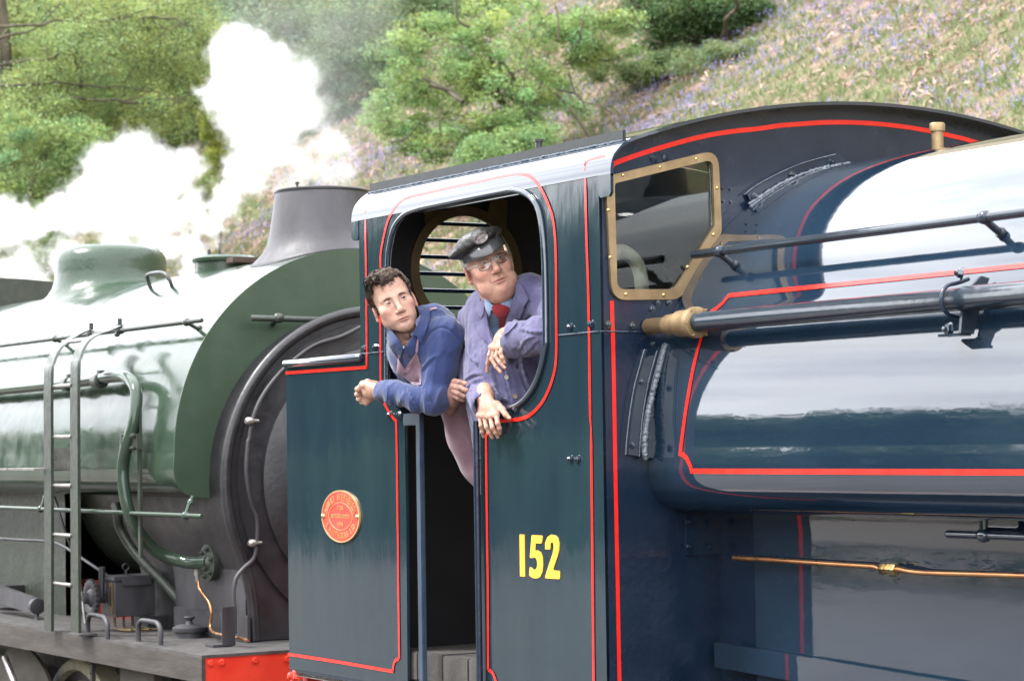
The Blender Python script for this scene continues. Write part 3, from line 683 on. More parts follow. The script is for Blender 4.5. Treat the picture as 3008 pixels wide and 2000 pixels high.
arctext('& HAWTHORNS LTD', 208, 332, False)
for s_, dz, w_ in (('7136', .034, .048), ('NEWCASTLE WORKS', .001, .155), ('1944', -.032, .046)):
    text(s_, .02, (pc[0] + .002, -.0075, pc[2] + dz), SIDE, PLB, pr, 'lettering', .0015, fit=(w_, .0185 if len(s_) < 5 else .0165))

# --- cab interior and rear plate with round window
XP = -.86
rc0 = P(1370, 790, X=XP); cy_, cz_ = .456, 2.757
def circ(cy_, cz_, r, n=48): return [(cy_ + r * math.cos(q), cz_ + r * math.sin(q)) for q in np.linspace(0, 2 * math.pi, n, endpoint=False)]
rp = [(.013, ZB), (2 * YC - .013, ZB)] + [(2 * YC - max(y, .013), z - .014) for y, z in ROLL[2:-1]] + [(max(y, .013), z - .014) for y, z in ROLL[2:][::-1]]
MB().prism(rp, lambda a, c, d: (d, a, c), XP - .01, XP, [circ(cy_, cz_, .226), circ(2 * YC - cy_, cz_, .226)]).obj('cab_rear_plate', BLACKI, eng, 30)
for yy in (cy_, 2 * YC - cy_):
    ring = MB().prism(circ(yy, cz_, .264), lambda a, c, d: (d, a, c), XP + .001, XP + .014, [circ(yy, cz_, .224)]).obj('round_window_frame', BRASSD, eng, 30)
    for sg in (-1, 1):
        b = MB(); b.prism([(yy + sg * .10, cz_ + .235), (yy + sg * .19, cz_ + .17), (yy + sg * .20, cz_ + .29), (yy + sg * .13, cz_ + .33)], lambda a, c, d: (d, a, c), XP + .002, XP + .010)
        b.obj('frame_lug', BRASSD, ring)
    for k in range(7):
        z = cz_ + .196 - k * .0690
        MB().tube([(XP - .06, yy - .235, z), (XP - .06, yy + .235, z)], .0085, 8).obj('window_bar', BLUED, eng, 60)
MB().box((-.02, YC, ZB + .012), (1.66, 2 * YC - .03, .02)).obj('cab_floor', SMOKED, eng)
# wooden floor boards at the door
for k in range(5):
    y0 = .02; xw = .19; b = MB(); b.cbox((-.62 + k * (xw + .004), .22, ZB + .085 + .003 * (k % 2)), (xw, .40, .11), .005); b.obj('floor_board', WOOD, eng, 30)
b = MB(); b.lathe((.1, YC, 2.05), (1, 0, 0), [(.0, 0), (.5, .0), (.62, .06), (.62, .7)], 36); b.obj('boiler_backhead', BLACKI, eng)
# lagged pipe seen through the front window
lp = [P(u, v, X=.45) for u, v in [(1796, 752), (1826, 738), (1862, 762), (1880, 800), (1886, 860), (1886, 930)]]
MB().tube(catmull(lp, 6), .026, 14).obj('lagged_pipe', LAG, eng, 60)
b = MB(); q = [P(u, v, X=.35) for u, v in [(1800, 800), (1975, 762)]]; b.tube(q, .022, 12); q2 = [P(u, v, X=.4) for u, v in [(1930, 770), (1960, 830)]]; b.tube(q2, .015, 10); b.obj('cab_valve', BLACKI, eng, 60)
# grab bars at the doorway
x_a = P(1240, 1500, Y=-.03)[0]; zt = P(1210, 1215, Y=-.02)[2]
b = MB(); b.cbox((x_a, -.035, (zt + ZB - .1) / 2), (.036, .020, zt - ZB + .1), .004); b.cbox((x_a - .055, -.035, zt - .022), (.125, .018, .046), .003); b.obj('door_pillar', BLUED if False else mat('pillar_blue_paint', (.02, .035, .06), (.03, .05, .08), rough=.4, scale=12, bmp=.1, rvar=.1), eng, 30)
x_b = P(1402, 1500, Y=-.02)[0]
MB().tube([(x_b, -.02, P(1392, 1236, Y=-.02)[2]), (x_b, -.02, ZB - .1)], .012, 12).obj('door_handrail', BLUED, eng, 60)
# ------------------------------------------------------------------ the green engine behind
XG = -3.25; XS = -3.05; XB = -2.52
gre = empty('steam_locomotive', (-6, YC, 0), 'green saddle tank steam locomotive with black chimney, dome, access ladder and red buffer beam', 'locomotive')
XGe = -8.6
gt = MB().loft(TPF, XGe, XG, n=1).obj('saddle_tank', GREENP, gre, 40)
MB().prism(TPF, lambda a, c, d: (d, a, c), XG, XG + .008).obj('tank_front', GREENF, gre, 30)
def tankz(y):
    y = abs(y - YC); return 2.03 + math.sqrt(max(1.022 ** 2 - y * y, .01))
def saddled(o, prof, n=48, hs=.82):
    """turned shape whose lowest rings follow the curve of the tank; prof: (radius, height above crown, blend to tank surface)"""
    b = MB(); V = []
    for r, h, bl in prof:
        h = h * hs if h > 0 else h
        for k in range(n):
            q = 2 * math.pi * k / n; y = o[1] + r * math.sin(q); x = o[0] + r * math.cos(q)
            V.append((x, y, (3.052 + h) * (1 - bl) + (tankz(y) + h) * bl))
    F = [(i * n + k, i * n + (k + 1) % n, (i + 1) * n + (k + 1) % n, (i + 1) * n + k) for i in range(len(prof) - 1) for k in range(n)]
    F.append(tuple((len(prof) - 1) * n + k for k in range(n))); b.add(V, F); return b
cxm = -3.64
b = saddled((cxm, YC), [(.375, -.02, 1), (.375, .006, 1), (.36, .02, 1), (.325, .045, .9), (.298, .085, .7), (.282, .14, .45), (.272, .20, .2), (.262, .27, 0), (.25, .36, 0), (.247, .395, 0), (.244, .408, 0), (.234, .412, 0), (.222, .405, 0), (.21, .2, 0)])
chm = b.obj('chimney', SMOKE, gre, 50)
b = saddled((cxm, YC), [(.382, -.03, 1), (.382, .004, 1), (.372, .010, 1), (.36, .008, 1)]); b.obj('chimney_joint', BLACKI, chm, 50)
MB().lathe((cxm, YC, 3.372), (0, 0, 1), [(.243, 0), (.252, .004), (.253, .014), (.246, .020), (.236, .018)], 48).obj('chimney_lip', SMOKED, chm, 50)
b = MB()
for q in (2.2, 4.9): b.lathe((cxm + .235 * math.cos(q), YC + .235 * math.sin(q), 3.45), (0, 0, 1), [(.006, 0), (.006, .02), (.011, .02), (.011, .032)], 8)
for i_, q in enumerate((3.6, 5.25)): MB().lathe((cxm + .24 * math.cos(q), YC + .24 * math.sin(q), 3.385), (0, 0, 1), [(.006, 0), (.006, .018), (.011, .018), (.011, .03)], 8).obj('chimney_pin', SMOKED, chm)
dxm = -6.6
b = saddled((dxm, YC), [(.47, .0, 1), (.44, .012, 1), (.40, .035, .95), (.37, .07, .8), (.353, .11, .5), (.348, .16, .2), (.348, .215, 0), (.342, .26, 0), (.328, .295, 0), (.30, .325, 0), (.26, .343, 0), (.18, .353, 0), (.08, .356, 0), (.02, .356, 0)], hs=.79)
dm = b.obj('dome', GREENS, gre, 60)
MB().lathe((dxm, YC, 3.332), (0, 0, 1), [(.012, 0), (.012, .012), (.005, .014)], 8).obj('dome_stud', SMOKED, dm)
# tank filler with lid
b = MB(); b.lathe((-4.68, 1.12, 2.98), (0, 0, 1), [(.165, 0), (.165, .104), (.16, .106)], 32); fl_ = b.obj('filler_neck', GREENS, gre, 40)
b = MB(); b.lathe((-4.68, 1.12, 3.083), (0, 0, 1), [(.178, 0), (.182, .004), (.182, .022), (.165, .036), (.0, .046)], 32); b.obj('filler_lid', GREENS, gre, 50)
b = MB(); b.cbox((-4.44, 1.12, 3.078), (.10, .16, .035), .005); b.obj('lid_hinge', mat('rusty_iron', (.04, .022, .016), (.07, .04, .03), rough=.7, scale=20), gre)
h0 = P(620, 768, Y=1.1); MB().tube(catmull([h0, P(617, 762, Y=1.1), P(615, 750, Y=1.1), P(614, 734, Y=1.1)], 4), .010, 8).obj('lid_handle', SMOKED, gre, 60)
# grab handle on the tank top
g = [hit(444, 849, TH)[0], hit(505, 843, TH)[0]]
up_ = np.array([0, -.35, .93]); top = .085
pts = [g[0] - up_ * .02, g[0] + up_ * .05, g[0] + up_ * top + (g[1] - g[0]) * .12, g[1] + up_ * top - (g[1] - g[0]) * .2, g[1] + up_ * .045, g[1] - up_ * .02]
MB().tube(catmull(pts, 6), .011, 10).obj('grab_handle', GREEND, gre, 60)
# handrails
def knobrail(name, y, z, x0, x1, ks, m_, par, r=.0115, back=(.1, -.045)):
    o = MB().tube([(x0, y, z), (x0 + .004, y, z), (x1 - .004, y, z), (x1, y, z)], [r * .8, r, r, r * .8], 12).obj(name, m_, par, 60)
    for x in ks:
        b = MB(); b.lathe((x - .02, y, z), (1, 0, 0), [(r, 0), (r * 1.6, .006), (r * 1.8, .02), (r * 1.6, .034), (r, .04)], 14)
        b.tube([(x, y, z), (x, y + back[0] * .5, z + back[1] * .6), (x, y + back[0], z + back[1])], r * .85, 10)
        b.lathe((x, y + back[0] * .6, z + back[1] * .6), (0, back[0], back[1]), [(r * 1.4, 0), (r * 1.5, .01), (r * 1.2, .02)], 12)
        b.obj('handrail_knob', m_, o, 50)
    return o
HY = .325; hx = P(593, 934, Y=HY); hgz = (hx[2] + P(0, 1021, Y=HY)[2]) / 2
knobrail('tank_handrail', HY, hgz, -8.5, hx[0], [P(548, 940, Y=HY)[0], P(162, 990, Y=HY)[0]], GREEND, gre)
lz = (P(0, 1498, Y=.12)[2] + P(590, 1505, Y=.12)[2]) / 2
knobrail('lower_handrail', .12, lz, -8.3, P(592, 1505, Y=.12)[0], [P(545, 1504, Y=.12)[0], P(120, 1500, Y=.12)[0]], GREENP, gre, back=(.04, .09))
# ladder leaning on the handrail
lad = []
def stile(px, name='ladder_stile'):
    pts = catmull([P(u, v, Y=yy) for u, v, yy in px], 5); V = []; F = []
    hw, ht = .052, .008
    for i, p in enumerate(pts):
        V += [p + np.array([-hw, -ht, 0]), p + np.array([hw, -ht, 0]), p + np.array([hw, ht, 0]), p + np.array([-hw, ht, 0])]
        if i: k = 4 * i; F += [(k - 4 + j, k - 4 + (j + 1) % 4, k + (j + 1) % 4, k + j) for j in range(4)]
    F += [(0, 1, 2, 3), tuple(len(V) - 4 + j for j in range(4))[::-1]]
    return MB().add(V, F).obj(name, GREEND, gre, 30)
s1 = stile([(144, 1852, -.04), (144, 1500, -.04), (143, 1130, -.04), (150, 1065, -.01), (172, 1022, .06), (200, 1000, .14), (228, 983, .20), (262, 968, .24)])
s2 = stile([(224, 1858, -.04), (222, 1500, -.04), (221, 1115, -.04), (228, 1050, -.01), (250, 1005, .06), (285, 982, .14), (318, 972, .20), (352, 956, .24)])
for v, w_ in [(1001, .5), (1132, 1), (1280, 1), (1423, 1), (1568, 1), (1712, 1)]:
    ya = -.03 if v > 1050 else .12
    a = P(150 if v > 1050 else 196, v + 4, Y=ya); c = P(212 if v > 1050 else 250, v - 2 + (3 if v > 1200 else 0), Y=ya)
    c[2] = a[2] = (a[2] + c[2]) / 2
    MB().tube([a, c + np.array([.06, 0, 0])], .0105, 10).obj('ladder_rung', STEEL, gre, 60)
    if v > 1050: MB().lathe((c[0] + .03, -.048, c[2]), (0, -1, 0), [(.014, 0), (.013, .003), (.006, .005)], 10).obj('rung_end', GREEND, gre, 60)
for u, v in [(268, 968), (352, 955)]:
    p = P(u, v, Y=HY); b = MB(); b.lathe((p[0] - .03, HY, hgz), (1, 0, 0), [(.02, 0), (.02, .05)], 12); b.tube([p, p + np.array([0, .0, .035])], .012, 8); b.tube([p + np.array([0, -.01, 0]), p + np.array([0, -.02, -.05])], .010, 8)
    b.lathe(p + np.array([0, -.02, -.05]), (1, 0, 0), [(.014, 0), (.014, .02)], 6); b.obj('ladder_clamp', SMOKED, gre, 50)
b = MB(); p = P(228, 1865, Y=-.04); b.cbox((p[0] + .02, -.02, 1.118), (.16, .10, .012), .003); b.obj('ladder_foot', GRIME, gre)
# big pipe down to the smokebox
pp = [(-30, 1148, .18), (0, 1145, .18), (120, 1133, .18), (240, 1120, .18), (345, 1105, .18), (378, 1112, .17), (398, 1140, .155), (400, 1185, .14), (390, 1250, .12), (372, 1310, .10), (362, 1370, .10), (364, 1430, .10), (378, 1500, .12), (410, 1565, .18), (455, 1615, .26), (505, 1640, .34), (560, 1652, .40), (612, 1650, .43)]
pts = [P(u, v, Y=y) for u, v, y in pp]; pts.insert(0, pts[0] + np.array([-2.6, 0, 0]))
gp = MB().tube(catmull(pts, 6), .031, 20).obj('ejector_pipe', GREENP, gre, 60)
for u in (200, 290):
    p = P(u, 1128 if u < 250 else 1118, Y=.18); b = MB()
    b.lathe((p[0] - .045, p[1], p[2]), (1, 0, 0), [(.031, 0), (.037, .004), (.037, .05), (.042, .055), (.042, .085), (.031, .09)], 20); b.box((p[0] + .03, p[1] - .0, p[2] + .042), (.03, .03, .02)); b.obj('pipe_collar', GREEND, gp, 50)
p = P(372, 1298, Y=.105); b = MB(); b.lathe(p + np.array([-.0, 0, -.035]), (.12, 0, 1), [(.035, 0), (.035, .075)], 22); b.cbox(p + np.array([.08, .02, 0]), (.09, .03, .08), .004); b.cbox(p + np.array([.06, .045, -.2]), (.035, .015, .75), .003); b.obj('pipe_clip', GREEND, gp, 50)
MB().bolt(p + np.array([.09, 0, -.03]), (0, -1, 0), .013, .012).obj('bolt', GREEND, gp, 30); MB().bolt(p + np.array([.09, 0, .03]), (0, -1, 0), .013, .012).obj('bolt', GREEND, gp, 30)
fc = P(622, 1652, Y=.46)
b = MB(); b.lathe(fc + np.array([0, .03, 0]), (0, -1, 0), [(.092, 0), (.092, .02), (.085, .022), (.085, .036), (.092, .038), (.092, .058), (.045, .062), (.034, .08)], 30)
fo_ = b.obj('pipe_flange', GREEND, gre, 40)
for k in range(6):
    q = 2 * math.pi * k / 6 + .3; MB().bolt(fc + np.array([.068 * math.cos(q), -.03, .068 * math.sin(q)]), (0, -1, 0), .012, .012).obj('flange_bolt', GREEND, fo_, 30)
# smokebox: saddle, front ring, dished door
sbz, sbr = 1.885, .84
side_ = [(YC - sbr * math.cos(q), sbz + sbr * math.sin(q)) for q in np.linspace(math.radians(90), math.radians(-22), 30)] + [(.475, 1.45), (.505, 1.3), (.515, 1.11)]
full_s = side_[::-1] + [(2 * YC - y, z) for y, z in side_[1:]]
b = MB().prism(full_s, lambda a, c, d: (d, a, c), XG - 1.15, XS - .02); b.obj('smokebox', SMOKED, gre, 40)
inn = [(YC - .775 * math.cos(q), sbz + .775 * math.sin(q)) for q in np.linspace(0, 2 * math.pi, 60, endpoint=False)]
b = MB(); q = catmull([np.array([XS + .0, y, z]) for y, z in side_], 2); b.tube(q, .028, 10); q = catmull([np.array([XS + .0, 2 * YC - y, z]) for y, z in side_], 2); b.tube(q, .028, 10)
b.obj('smokebox_ring', SMOKED, gre, 60)
b = MB().prism(full_s, lambda a, c, d: (d, a, c), XS - .02, XS + .004); b.obj('smokebox_front', SMOKED, gre, 30)
b = MB(); b.lathe((XS, YC, sbz), (1, 0, 0), [(.775, 0), (.785, .01), (.78, .02), (.70, .022), (.66, .026), (.655, .04), (.63, .055), (.5, .11), (.3, .15), (.1, .165), (0, .166)], 72); b.obj('smokebox_door', SMOKED, gre, 25)
rodpx = [(1064, 958), (1000, 989), (920, 1016), (839, 1079), (790, 1135), (759, 1186), (740, 1240), (732, 1288), (728, 1300), (723, 1389), (737, 1479), (754, 1523), (754, 1590), (745, 1639), (714, 1670), (692, 1702), (687, 1746), (690, 1796), (690, 1860)]
rd = MB().tube(catmull([P(u, v, X=XS + .06) for u, v in rodpx], 4), .0105, 8).obj('lamp_pipe', SMOKE, gre, 60)
for u, v in [(743, 1236), (752, 1594)]: MB().lathe(P(u, v, X=XS + .07) - np.array([0, .04, 0]), (0, 1, 0), [(.012, 0), (.02, .01), (.02, .03), (.012, .04), (.008, .07)], 10).obj('pipe_clip', STEEL, rd, 50)
p = P(738, 934, X=XG + .10); p1 = P(1066, 942, X=XG + .10)
b = MB(); b.tube([p, p + (p1 - p) * .005, p1], [.011, .0155, .0155], 12); kk = P(818, 934, X=XG + .1); b.lathe(kk - np.array([0, .025, 0]), (0, 1, 0), [(.014, 0), (.024, .01), (.027, .025), (.024, .04), (.014, .05)], 14); b.tube([kk, kk + np.array([-.10, .01, -.03])], .013, 8)
b.obj('front_handrail', GREEND, gre, 60)
# saddle side plate with its bolted strip
SY = .515
e = [P(485, 1500, Y=SY), P(510, 1580, Y=SY), P(532, 1680, Y=SY), P(538, 1760, Y=SY), P(538, 1850, Y=SY)]
poly = smooth2([(q[0], q[2]) for q in e], 4); poly = [(poly[0][0] - .1, 1.82)] + poly + [(poly[-1][0], 1.11), (XS - .01, 1.11), (XS - .01, 1.82)]
MB().prism(poly, lambda a, c, d: (a, d, c), SY - .04, SY).obj('saddle_plate', SMOKE, gre, 30)
a = P(486, 1482, Y=SY - .045); c = P(668, 1549, Y=SY - .045)
b = MB(); b.cbox(((a[0] + c[0]) / 2, SY - .046, (a[2] + c[2]) / 2), (c[0] - a[0], .012, a[2] - c[2]), .003); st = b.obj('bolted_strip', SMOKE, gre)
b = MB(); a2 = P(425, 1480, Y=SY - .1); c2 = P(670, 1480, Y=SY - .1); b.cbox(((a2[0] + c2[0]) / 2, SY - .07, a[2] + .01), (c2[0] - a2[0], .08, .02), .003); b.obj('strip_ledge', SMOKE, st)
for u, v in [(498, 1538), (548, 1541), (600, 1541), (657, 1543), (643, 1497), (590, 1497), (540, 1497), (497, 1497)]:
    MB().bolt(P(u, v, Y=SY - .052), (0, -1, 0), .017, .018).obj('bolt', SMOKED, st, 30)
b = MB(); b.cbox((XS - .4, SY - .05, 1.17), (.9, .015, .13), .003); b.obj('angle_iron', SMOKE, gre)
# drain pipe and copper pipe
dp = [(340, 1480, .3), (345, 1510, .3), (352, 1550, .32), (380, 1600, .36), (420, 1650, .4), (470, 1700, .45), (520, 1755, .5), (536, 1775, .52)]
MB().tube(catmull([P(u, v, Y=y) for u, v, y in dp], 4), .026, 12).obj('drain_pipe', GREEND, gre, 60)
dp = [(120, 1545, .25), (60, 1580, .25), (0, 1582, .25)]
MB().tube(catmull([P(u, v, Y=y) for u, v, y in [(0, 1581, .3), (60, 1585, .3), (130, 1588, .3), (170, 1596, .3), (205, 1615, .3), (250, 1645, .3), (290, 1672, .3), (330, 1700, .35)]], 4), .009, 8).obj('oil_pipe', SMOKE, gre, 60)
MB().tube(catmull([P(u, v, Y=y) for u, v, y in [(160, 1460, .3), (175, 1510, .3), (195, 1570, .32), (215, 1620, .35), (240, 1660, .4)]], 4), .009, 8).obj('oil_pipe', SMOKED, gre, 60)
q = [P(u, v, Y=y) for u, v, y in [(581, 1690, .42), (583, 1712, .42), (586, 1728, .42), (602, 1750, .42), (615, 1770, .42), (621, 1800, .42), (618, 1840, .42), (626, 1856, .38), (650, 1863, .36), (700, 1872, .34), (728, 1880, .33)]]
MB().tube(catmull(q, 5), .0075, 8).obj('copper_drain', COPPER, gre, 60)
b = MB(); p = P(581, 1695, Y=.42); b.lathe(p - np.array([0, 0, .02]), (0, 0, 1), [(.013, 0), (.013, .03), (.02, .03), (.02, .06)], 6); b.obj('drain_nut', STEEL, gre, 30)
# boiler and frames
MB().loft(smooth2([(y + .02, z) for y, z in fb], 5) + [(2 * YC - y - .02, z) for y, z in smooth2(fb, 5)[::-1]][1:], -8.6, XG - 2.2).obj('boiler_cladding', GREEND, gre, 50)
MB().lathe((XG - 2.3, YC, 1.9), (1, 0, 0), [(.66, 0), (.66, 1.3)], 40).obj('boiler', GREEND, gre, 50)
b = MB(); b.box((-5.8, .64, 1.2), (5.2, .03, .2)); b.obj('frame_plate', mat('dull_red_frame', (.11, .014, .010), (.16, .022, .015), rough=.5, scale=8), gre)
b = MB(); b.box((-5.6, YC, 1.095), (XB - .02 + 9.2 - .6 + .2 + 0, 2 * YC - .012, .018)); 
b = MB(); b.box(((-9.6 + XB) / 2, YC, 1.098), (XB + 9.6, 2 * YC - .004, .014)); b.obj('running_plate', GRIME, gre)
b = MB(); b.box(((-9.6 + XB) / 2 - .01, .012, 1.035), (XB + 9.56, .02, .112)); b.obj('valance', GRIMEB, gre)
b = MB(); b.box((XB - .02, YC, .86), (.03, 2 * YC - .04, .462)); bb_ = b.obj('buffer_beam', REDP, gre)
b = MB(); b.box((XB - .012, .008, .86), (.035, .018, .462)); b.obj('beam_edge', GRIMEB, gre)
for u, v in [(618, 1946), (650, 1944), (748, 1938), (843, 1934)]: MB().bolt(P(u, v, X=XB - .004), (1, 0, 0), .015, .012, False).obj('bolt', REDP, bb_, 30)
for y in (.35, 2.07): b = MB(); b.lathe((XB, y, .82), (1, 0, 0), [(.13, 0), (.13, .02), (.10, .04), (.10, .26), (.06, .27), (.06, .42), (.2, .43), (.2, .455)], 24); b.obj('buffer', SMOKED, gre)
# footplate fittings
for (u0, v0, u1, v1) in [(259, 1862, 316, 1876), (407, 1882, 472, 1893)]:
    a = P(u0, v0, Z=1.106); c = P(u1, v1, Z=1.106); hh = np.array([0, 0, .105]); dd = (c - a)
    MB().tube(catmull([a - hh * .1, a + hh * .65, a + hh * .95 + dd * .12, a + hh + dd * .3, a + hh + dd * .7, c + hh * .95 - dd * .12, c + hh * .65, c - hh * .1], 4), .0125, 12).obj('foot_grab', SMOKE, gre, 60)
c0 = P(535, 1872, Z=1.106)
b = MB(); b.lathe((c0[0], c0[1] + .04, 1.104), (0, 0, 1), [(.072, 0), (.072, .03), (.083, .03), (.085, .034), (.085, .052), (.06, .064), (.02, .068), (.014, .085), (.026, .095), (.028, .102), (.02, .108), (0, .108)], 30); b.obj('sandbox_lid', SMOKE, gre, 40)
lb = P(672, 1898, Z=1.106)
b = MB(); b.cbox((lb[0], lb[1], 1.106 + .095), (.010, .068, .185), .003); b.cbox((lb[0] - .05, lb[1] - .03, 1.112), (.10, .1, .010), .002); b.obj('lamp_iron', SMOKE, gre)
# mechanical lubricator
lx, ly, lzb = -4.22, .34, 1.175
lub = MB(); lub.cbox((lx, ly, lzb + .10), (.20, .22, .19), .004); lo = lub.obj('lubricator', SMOKE, gre, 30)
b = MB(); b.cbox((lx, ly, lzb + .203), (.225, .245, .022), .003); b.cbox((lx + .115, ly, lzb + .185), (.02, .16, .04), .004); b.obj('lubricator_lid', SMOKE, lo)
b = MB(); b.tube([(lx - .03, ly, lzb + .21), (lx - .03, ly, lzb + .24)], .008, 8); q = [(lx - .03, ly + .018 * math.cos(a), lzb + .255 + .018 * math.sin(a)) for a in np.linspace(0, 2 * math.pi, 14)]; b.tube(q, .005, 6); b.obj('lifting_eye', SMOKED, lo)
b = MB(); b.cbox((lx + .045, ly - .113, lzb + .10), (.05, .008, .16), .002); b.obj('sight_glass', BRASSD, lo); b = MB(); b.cbox((lx + .045, ly - .118, lzb + .11), (.014, .006, .10), .002); b.obj('gauge_slot', BLACKI, lo)
wc = np.array([lx - .07, ly - .17, lzb + .10])
b = MB(); b.lathe(wc, (0, -1, 0), [(.085, -.01), (.09, 0), (.09, .018), (.07, .022), (.05, .012), (.03, .03), (.03, .05), (.015, .055)], 28)
for k in range(22):
    q = 2 * math.pi * k / 22; b.box(wc + np.array([.093 * math.cos(q), -.01, .093 * math.sin(q)]), (.012, .016, .012))
b.tube([wc, wc + np.array([.0, .08, 0])], .03, 14); b.tube([wc + np.array([.02, .04, 0]), wc + np.array([.03, .04, .16])], .018, 8); b.obj('ratchet_wheel', SMOKE, lo, 40)
b = MB(); b.tube(catmull([wc + np.array([-.09, -.05, .135]), wc + np.array([-.05, -.06, .15]), wc + np.array([-.03, -.06, .08]), wc + np.array([0, -.06, 0]), wc + np.array([.04, -.06, -.13])], 4), .008, 8); b.lathe(wc + np.array([0, -.055, 0]), (0, -1, 0), [(.02, 0), (.02, .02)], 6); b.obj('ratchet_lever', STEEL, lo, 60)
for k in range(4):
    y = ly - .085 + k * .05; MB().tube(catmull([(lx + .02, y, lzb), (lx + .02, y, lzb - .03), (lx + .03, y, lzb - .055), (lx + .10 + .02 * k, y, lzb - .062), (lx + .2, y + .02, lzb - .06)], 4), .007, 8).obj('feed_pipe', BRASSD, lo, 60)
b = MB(); b.cbox((lx - .0, ly + .12, 1.14), (.24, .12, .07), .004); b.obj('lubricator_stand', SMOKED, gre)
a = P(-40, 1735, Y=.2); c = P(96, 1778, Y=.2); up_ = np.array([0, 0, .055])
b = MB(); yo = np.array([0, .03, 0]); b.add([a + up_, c + up_ * .8, c - up_ * .8, a - up_, a + up_ + yo, c + up_ * .8 + yo, c - up_ * .8 + yo, a - up_ + yo], [(0, 1, 2, 3), (7, 6, 5, 4), (0, 4, 5, 1), (3, 2, 6, 7), (1, 5, 6, 2), (0, 3, 7, 4)]); b.lathe(c + np.array([0, .02, 0]), (1, 0, -.1), [(.04, -.02), (.045, 0), (.045, .03), (.03, .035)], 16)
b.obj('reversing_arm', SMOKE, gre, 30)
b = MB(); p = P(20, 1740, Y=.4); b.cbox(p, (.3, .2, .1), .008); b.obj('valve_box', SMOKED, gre)
b = MB(); p = P(105, 1800, Y=.22); b.prism([(-.03, -.06), (.03, -.06), (.0, .09), (-.02, .09)], lambda a, c, d: (p[0] + a, p[1] + d, p[2] + c), 0, .012); b.obj('rod_guide', SMOKE, gre)
# tank side step left
s0 = P(40, 1377, Y=-.02); b = MB(); b.cbox((s0[0] + .28, -.03, s0[2]), (.56, .16, .012), .003); b.cbox((s0[0] + .53, .07, s0[2] + .05), (.012, .12, .12), .002); b.obj('tank_step', STEEL, gre)
# wheels and things under the plate
ZR = -.30
wq = P(230, 1934, Y=.44); wz = wq[2] - .615
for wx in (wq[0], wq[0] - 1.7, wq[0] - 3.4):
    b = MB(); b.lathe((wx, .44, wz), (0, -1, 0), [(.615, -.12), (.615, 0), (.60, .012), (.555, .014), (.55, 0), (.54, -.03)], 64); wo_ = b.obj('wheel', WHEELC, gre, 40)
    b = MB(); b.lathe((wx, .46, wz), (0, -1, 0), [(.55, -.08), (.545, .0), (.50, .012), (.49, -.01), (.48, -.05)], 48); b.lathe((wx, .46, wz), (0, -1, 0), [(.15, -.1), (.15, .06), (.1, .09), (0, .09)], 24)
    for k in range(14):
        q = 2 * math.pi * k / 14; e_ = np.array([math.cos(q), 0, math.sin(q)]); b.tube([np.array([wx, .47, wz]) + e_ * .13, np.array([wx, .47, wz]) + e_ * .5], [.035, .022], 8)
    b.obj('wheel_centre', GRIMEB, wo_, 40)
b = MB(); q = [P(u, v, Y=.15) for u, v in [(337, 1936), (438, 1950)]]; b.cbox(((q[0][0] + q[1][0]) / 2, .2, .72), (q[1][0] - q[0][0], .05, .60), .004); b.obj('step_back', FRAMEC, gre)
q = [P(u, v, Y=.3) for u, v in [(445, 1955), (490, 1955)]]; b = MB(); b.cbox(((q[0][0] + q[1][0]) / 2, .35, .65), (q[1][0] - q[0][0], .05, .58), .004); b.obj('step_hanger', GRIMEB, gre)
p = P(272, 1935, Y=.1); b = MB(); b.cbox((p[0], .1, .7), (.035, .02, .60), .003)
for k in range(8): b.cbox((p[0], .088, .95 - k * .05), (.018, .006, .012), .001)
b.obj('perforated_strap', GRIMEB, gre)
MB().lathe((-5.75, .30, .22), (0, -1, 0), [(.70, -.02), (.70, 0), (.0, .004)], 60).obj('wheel_guard', FRAMEC, gre, 30)
MB().tube([P(14, 1930, Y=.1), P(45, 2010, Y=.1)], .02, 10).obj('brake_rod', STEEL, gre, 60)
b = MB(); b.box((-6, .75, .55), (6.6, .03, .95)); b.obj('main_frame', SMOKED, gre); b = MB(); b.box((-6, 1.65, .55), (6.6, .03, .95)); b.obj('main_frame', SMOKED, gre)
# its cab far behind
cabp = [(0, 1.11), (2 * YC, 1.11)] + [(2 * YC - y, z) for y, z in ROLL[2:-1]] + [(y, z) for y, z in ROLL[2:][::-1]]
MB().prism(cabp, lambda a, c, d: (d, a, c), -10.3, XGe - .0).obj('cab', GREEND, gre, 40)
LEAFK = 1.9
# ------------------------------------------------------------------ vegetation
def leafmat(name, c, trans=.35, rough=.55):
    c = tuple(min(.6, q * LEAFK) for q in c) if c[0] != c[1] else tuple(q * 1.25 for q in c)
    m, t, b = nodes(name); t.nodes.remove(b)
    at = N(t, 'ShaderNodeAttribute'); at.attribute_name = 'Col'
    hs = N(t, 'ShaderNodeMix'); hs.data_type = 'RGBA'; hs.blend_type = 'MULTIPLY'; hs.inputs['Factor'].default_value = 1
    hs.inputs['A'].default_value = (*c, 1); t.links.new(at.outputs['Color'], hs.inputs['B'])
    d = N(t, 'ShaderNodeBsdfPrincipled'); d.inputs['Roughness'].default_value = rough; d.inputs['Specular IOR Level'].default_value = .35
    tr = N(t, 'ShaderNodeBsdfTranslucent'); mixn = N(t, 'ShaderNodeMixShader'); mixn.inputs['Fac'].default_value = trans
    t.links.new(hs.outputs['Result'], d.inputs['Base Color']); t.links.new(hs.outputs['Result'], tr.inputs['Color'])
    t.links.new(d.outputs['BSDF'], mixn.inputs[1]); t.links.new(tr.outputs['BSDF'], mixn.inputs[2])
    t.links.new(mixn.outputs['Shader'], t.nodes['Material Output'].inputs['Surface']); return m
BARK = mat('mossy_bark', (.035, .032, .018), (.085, .07, .045), rough=.9, scale=8, stretch=(1, 1, .3), bmp=.6, detail=8)
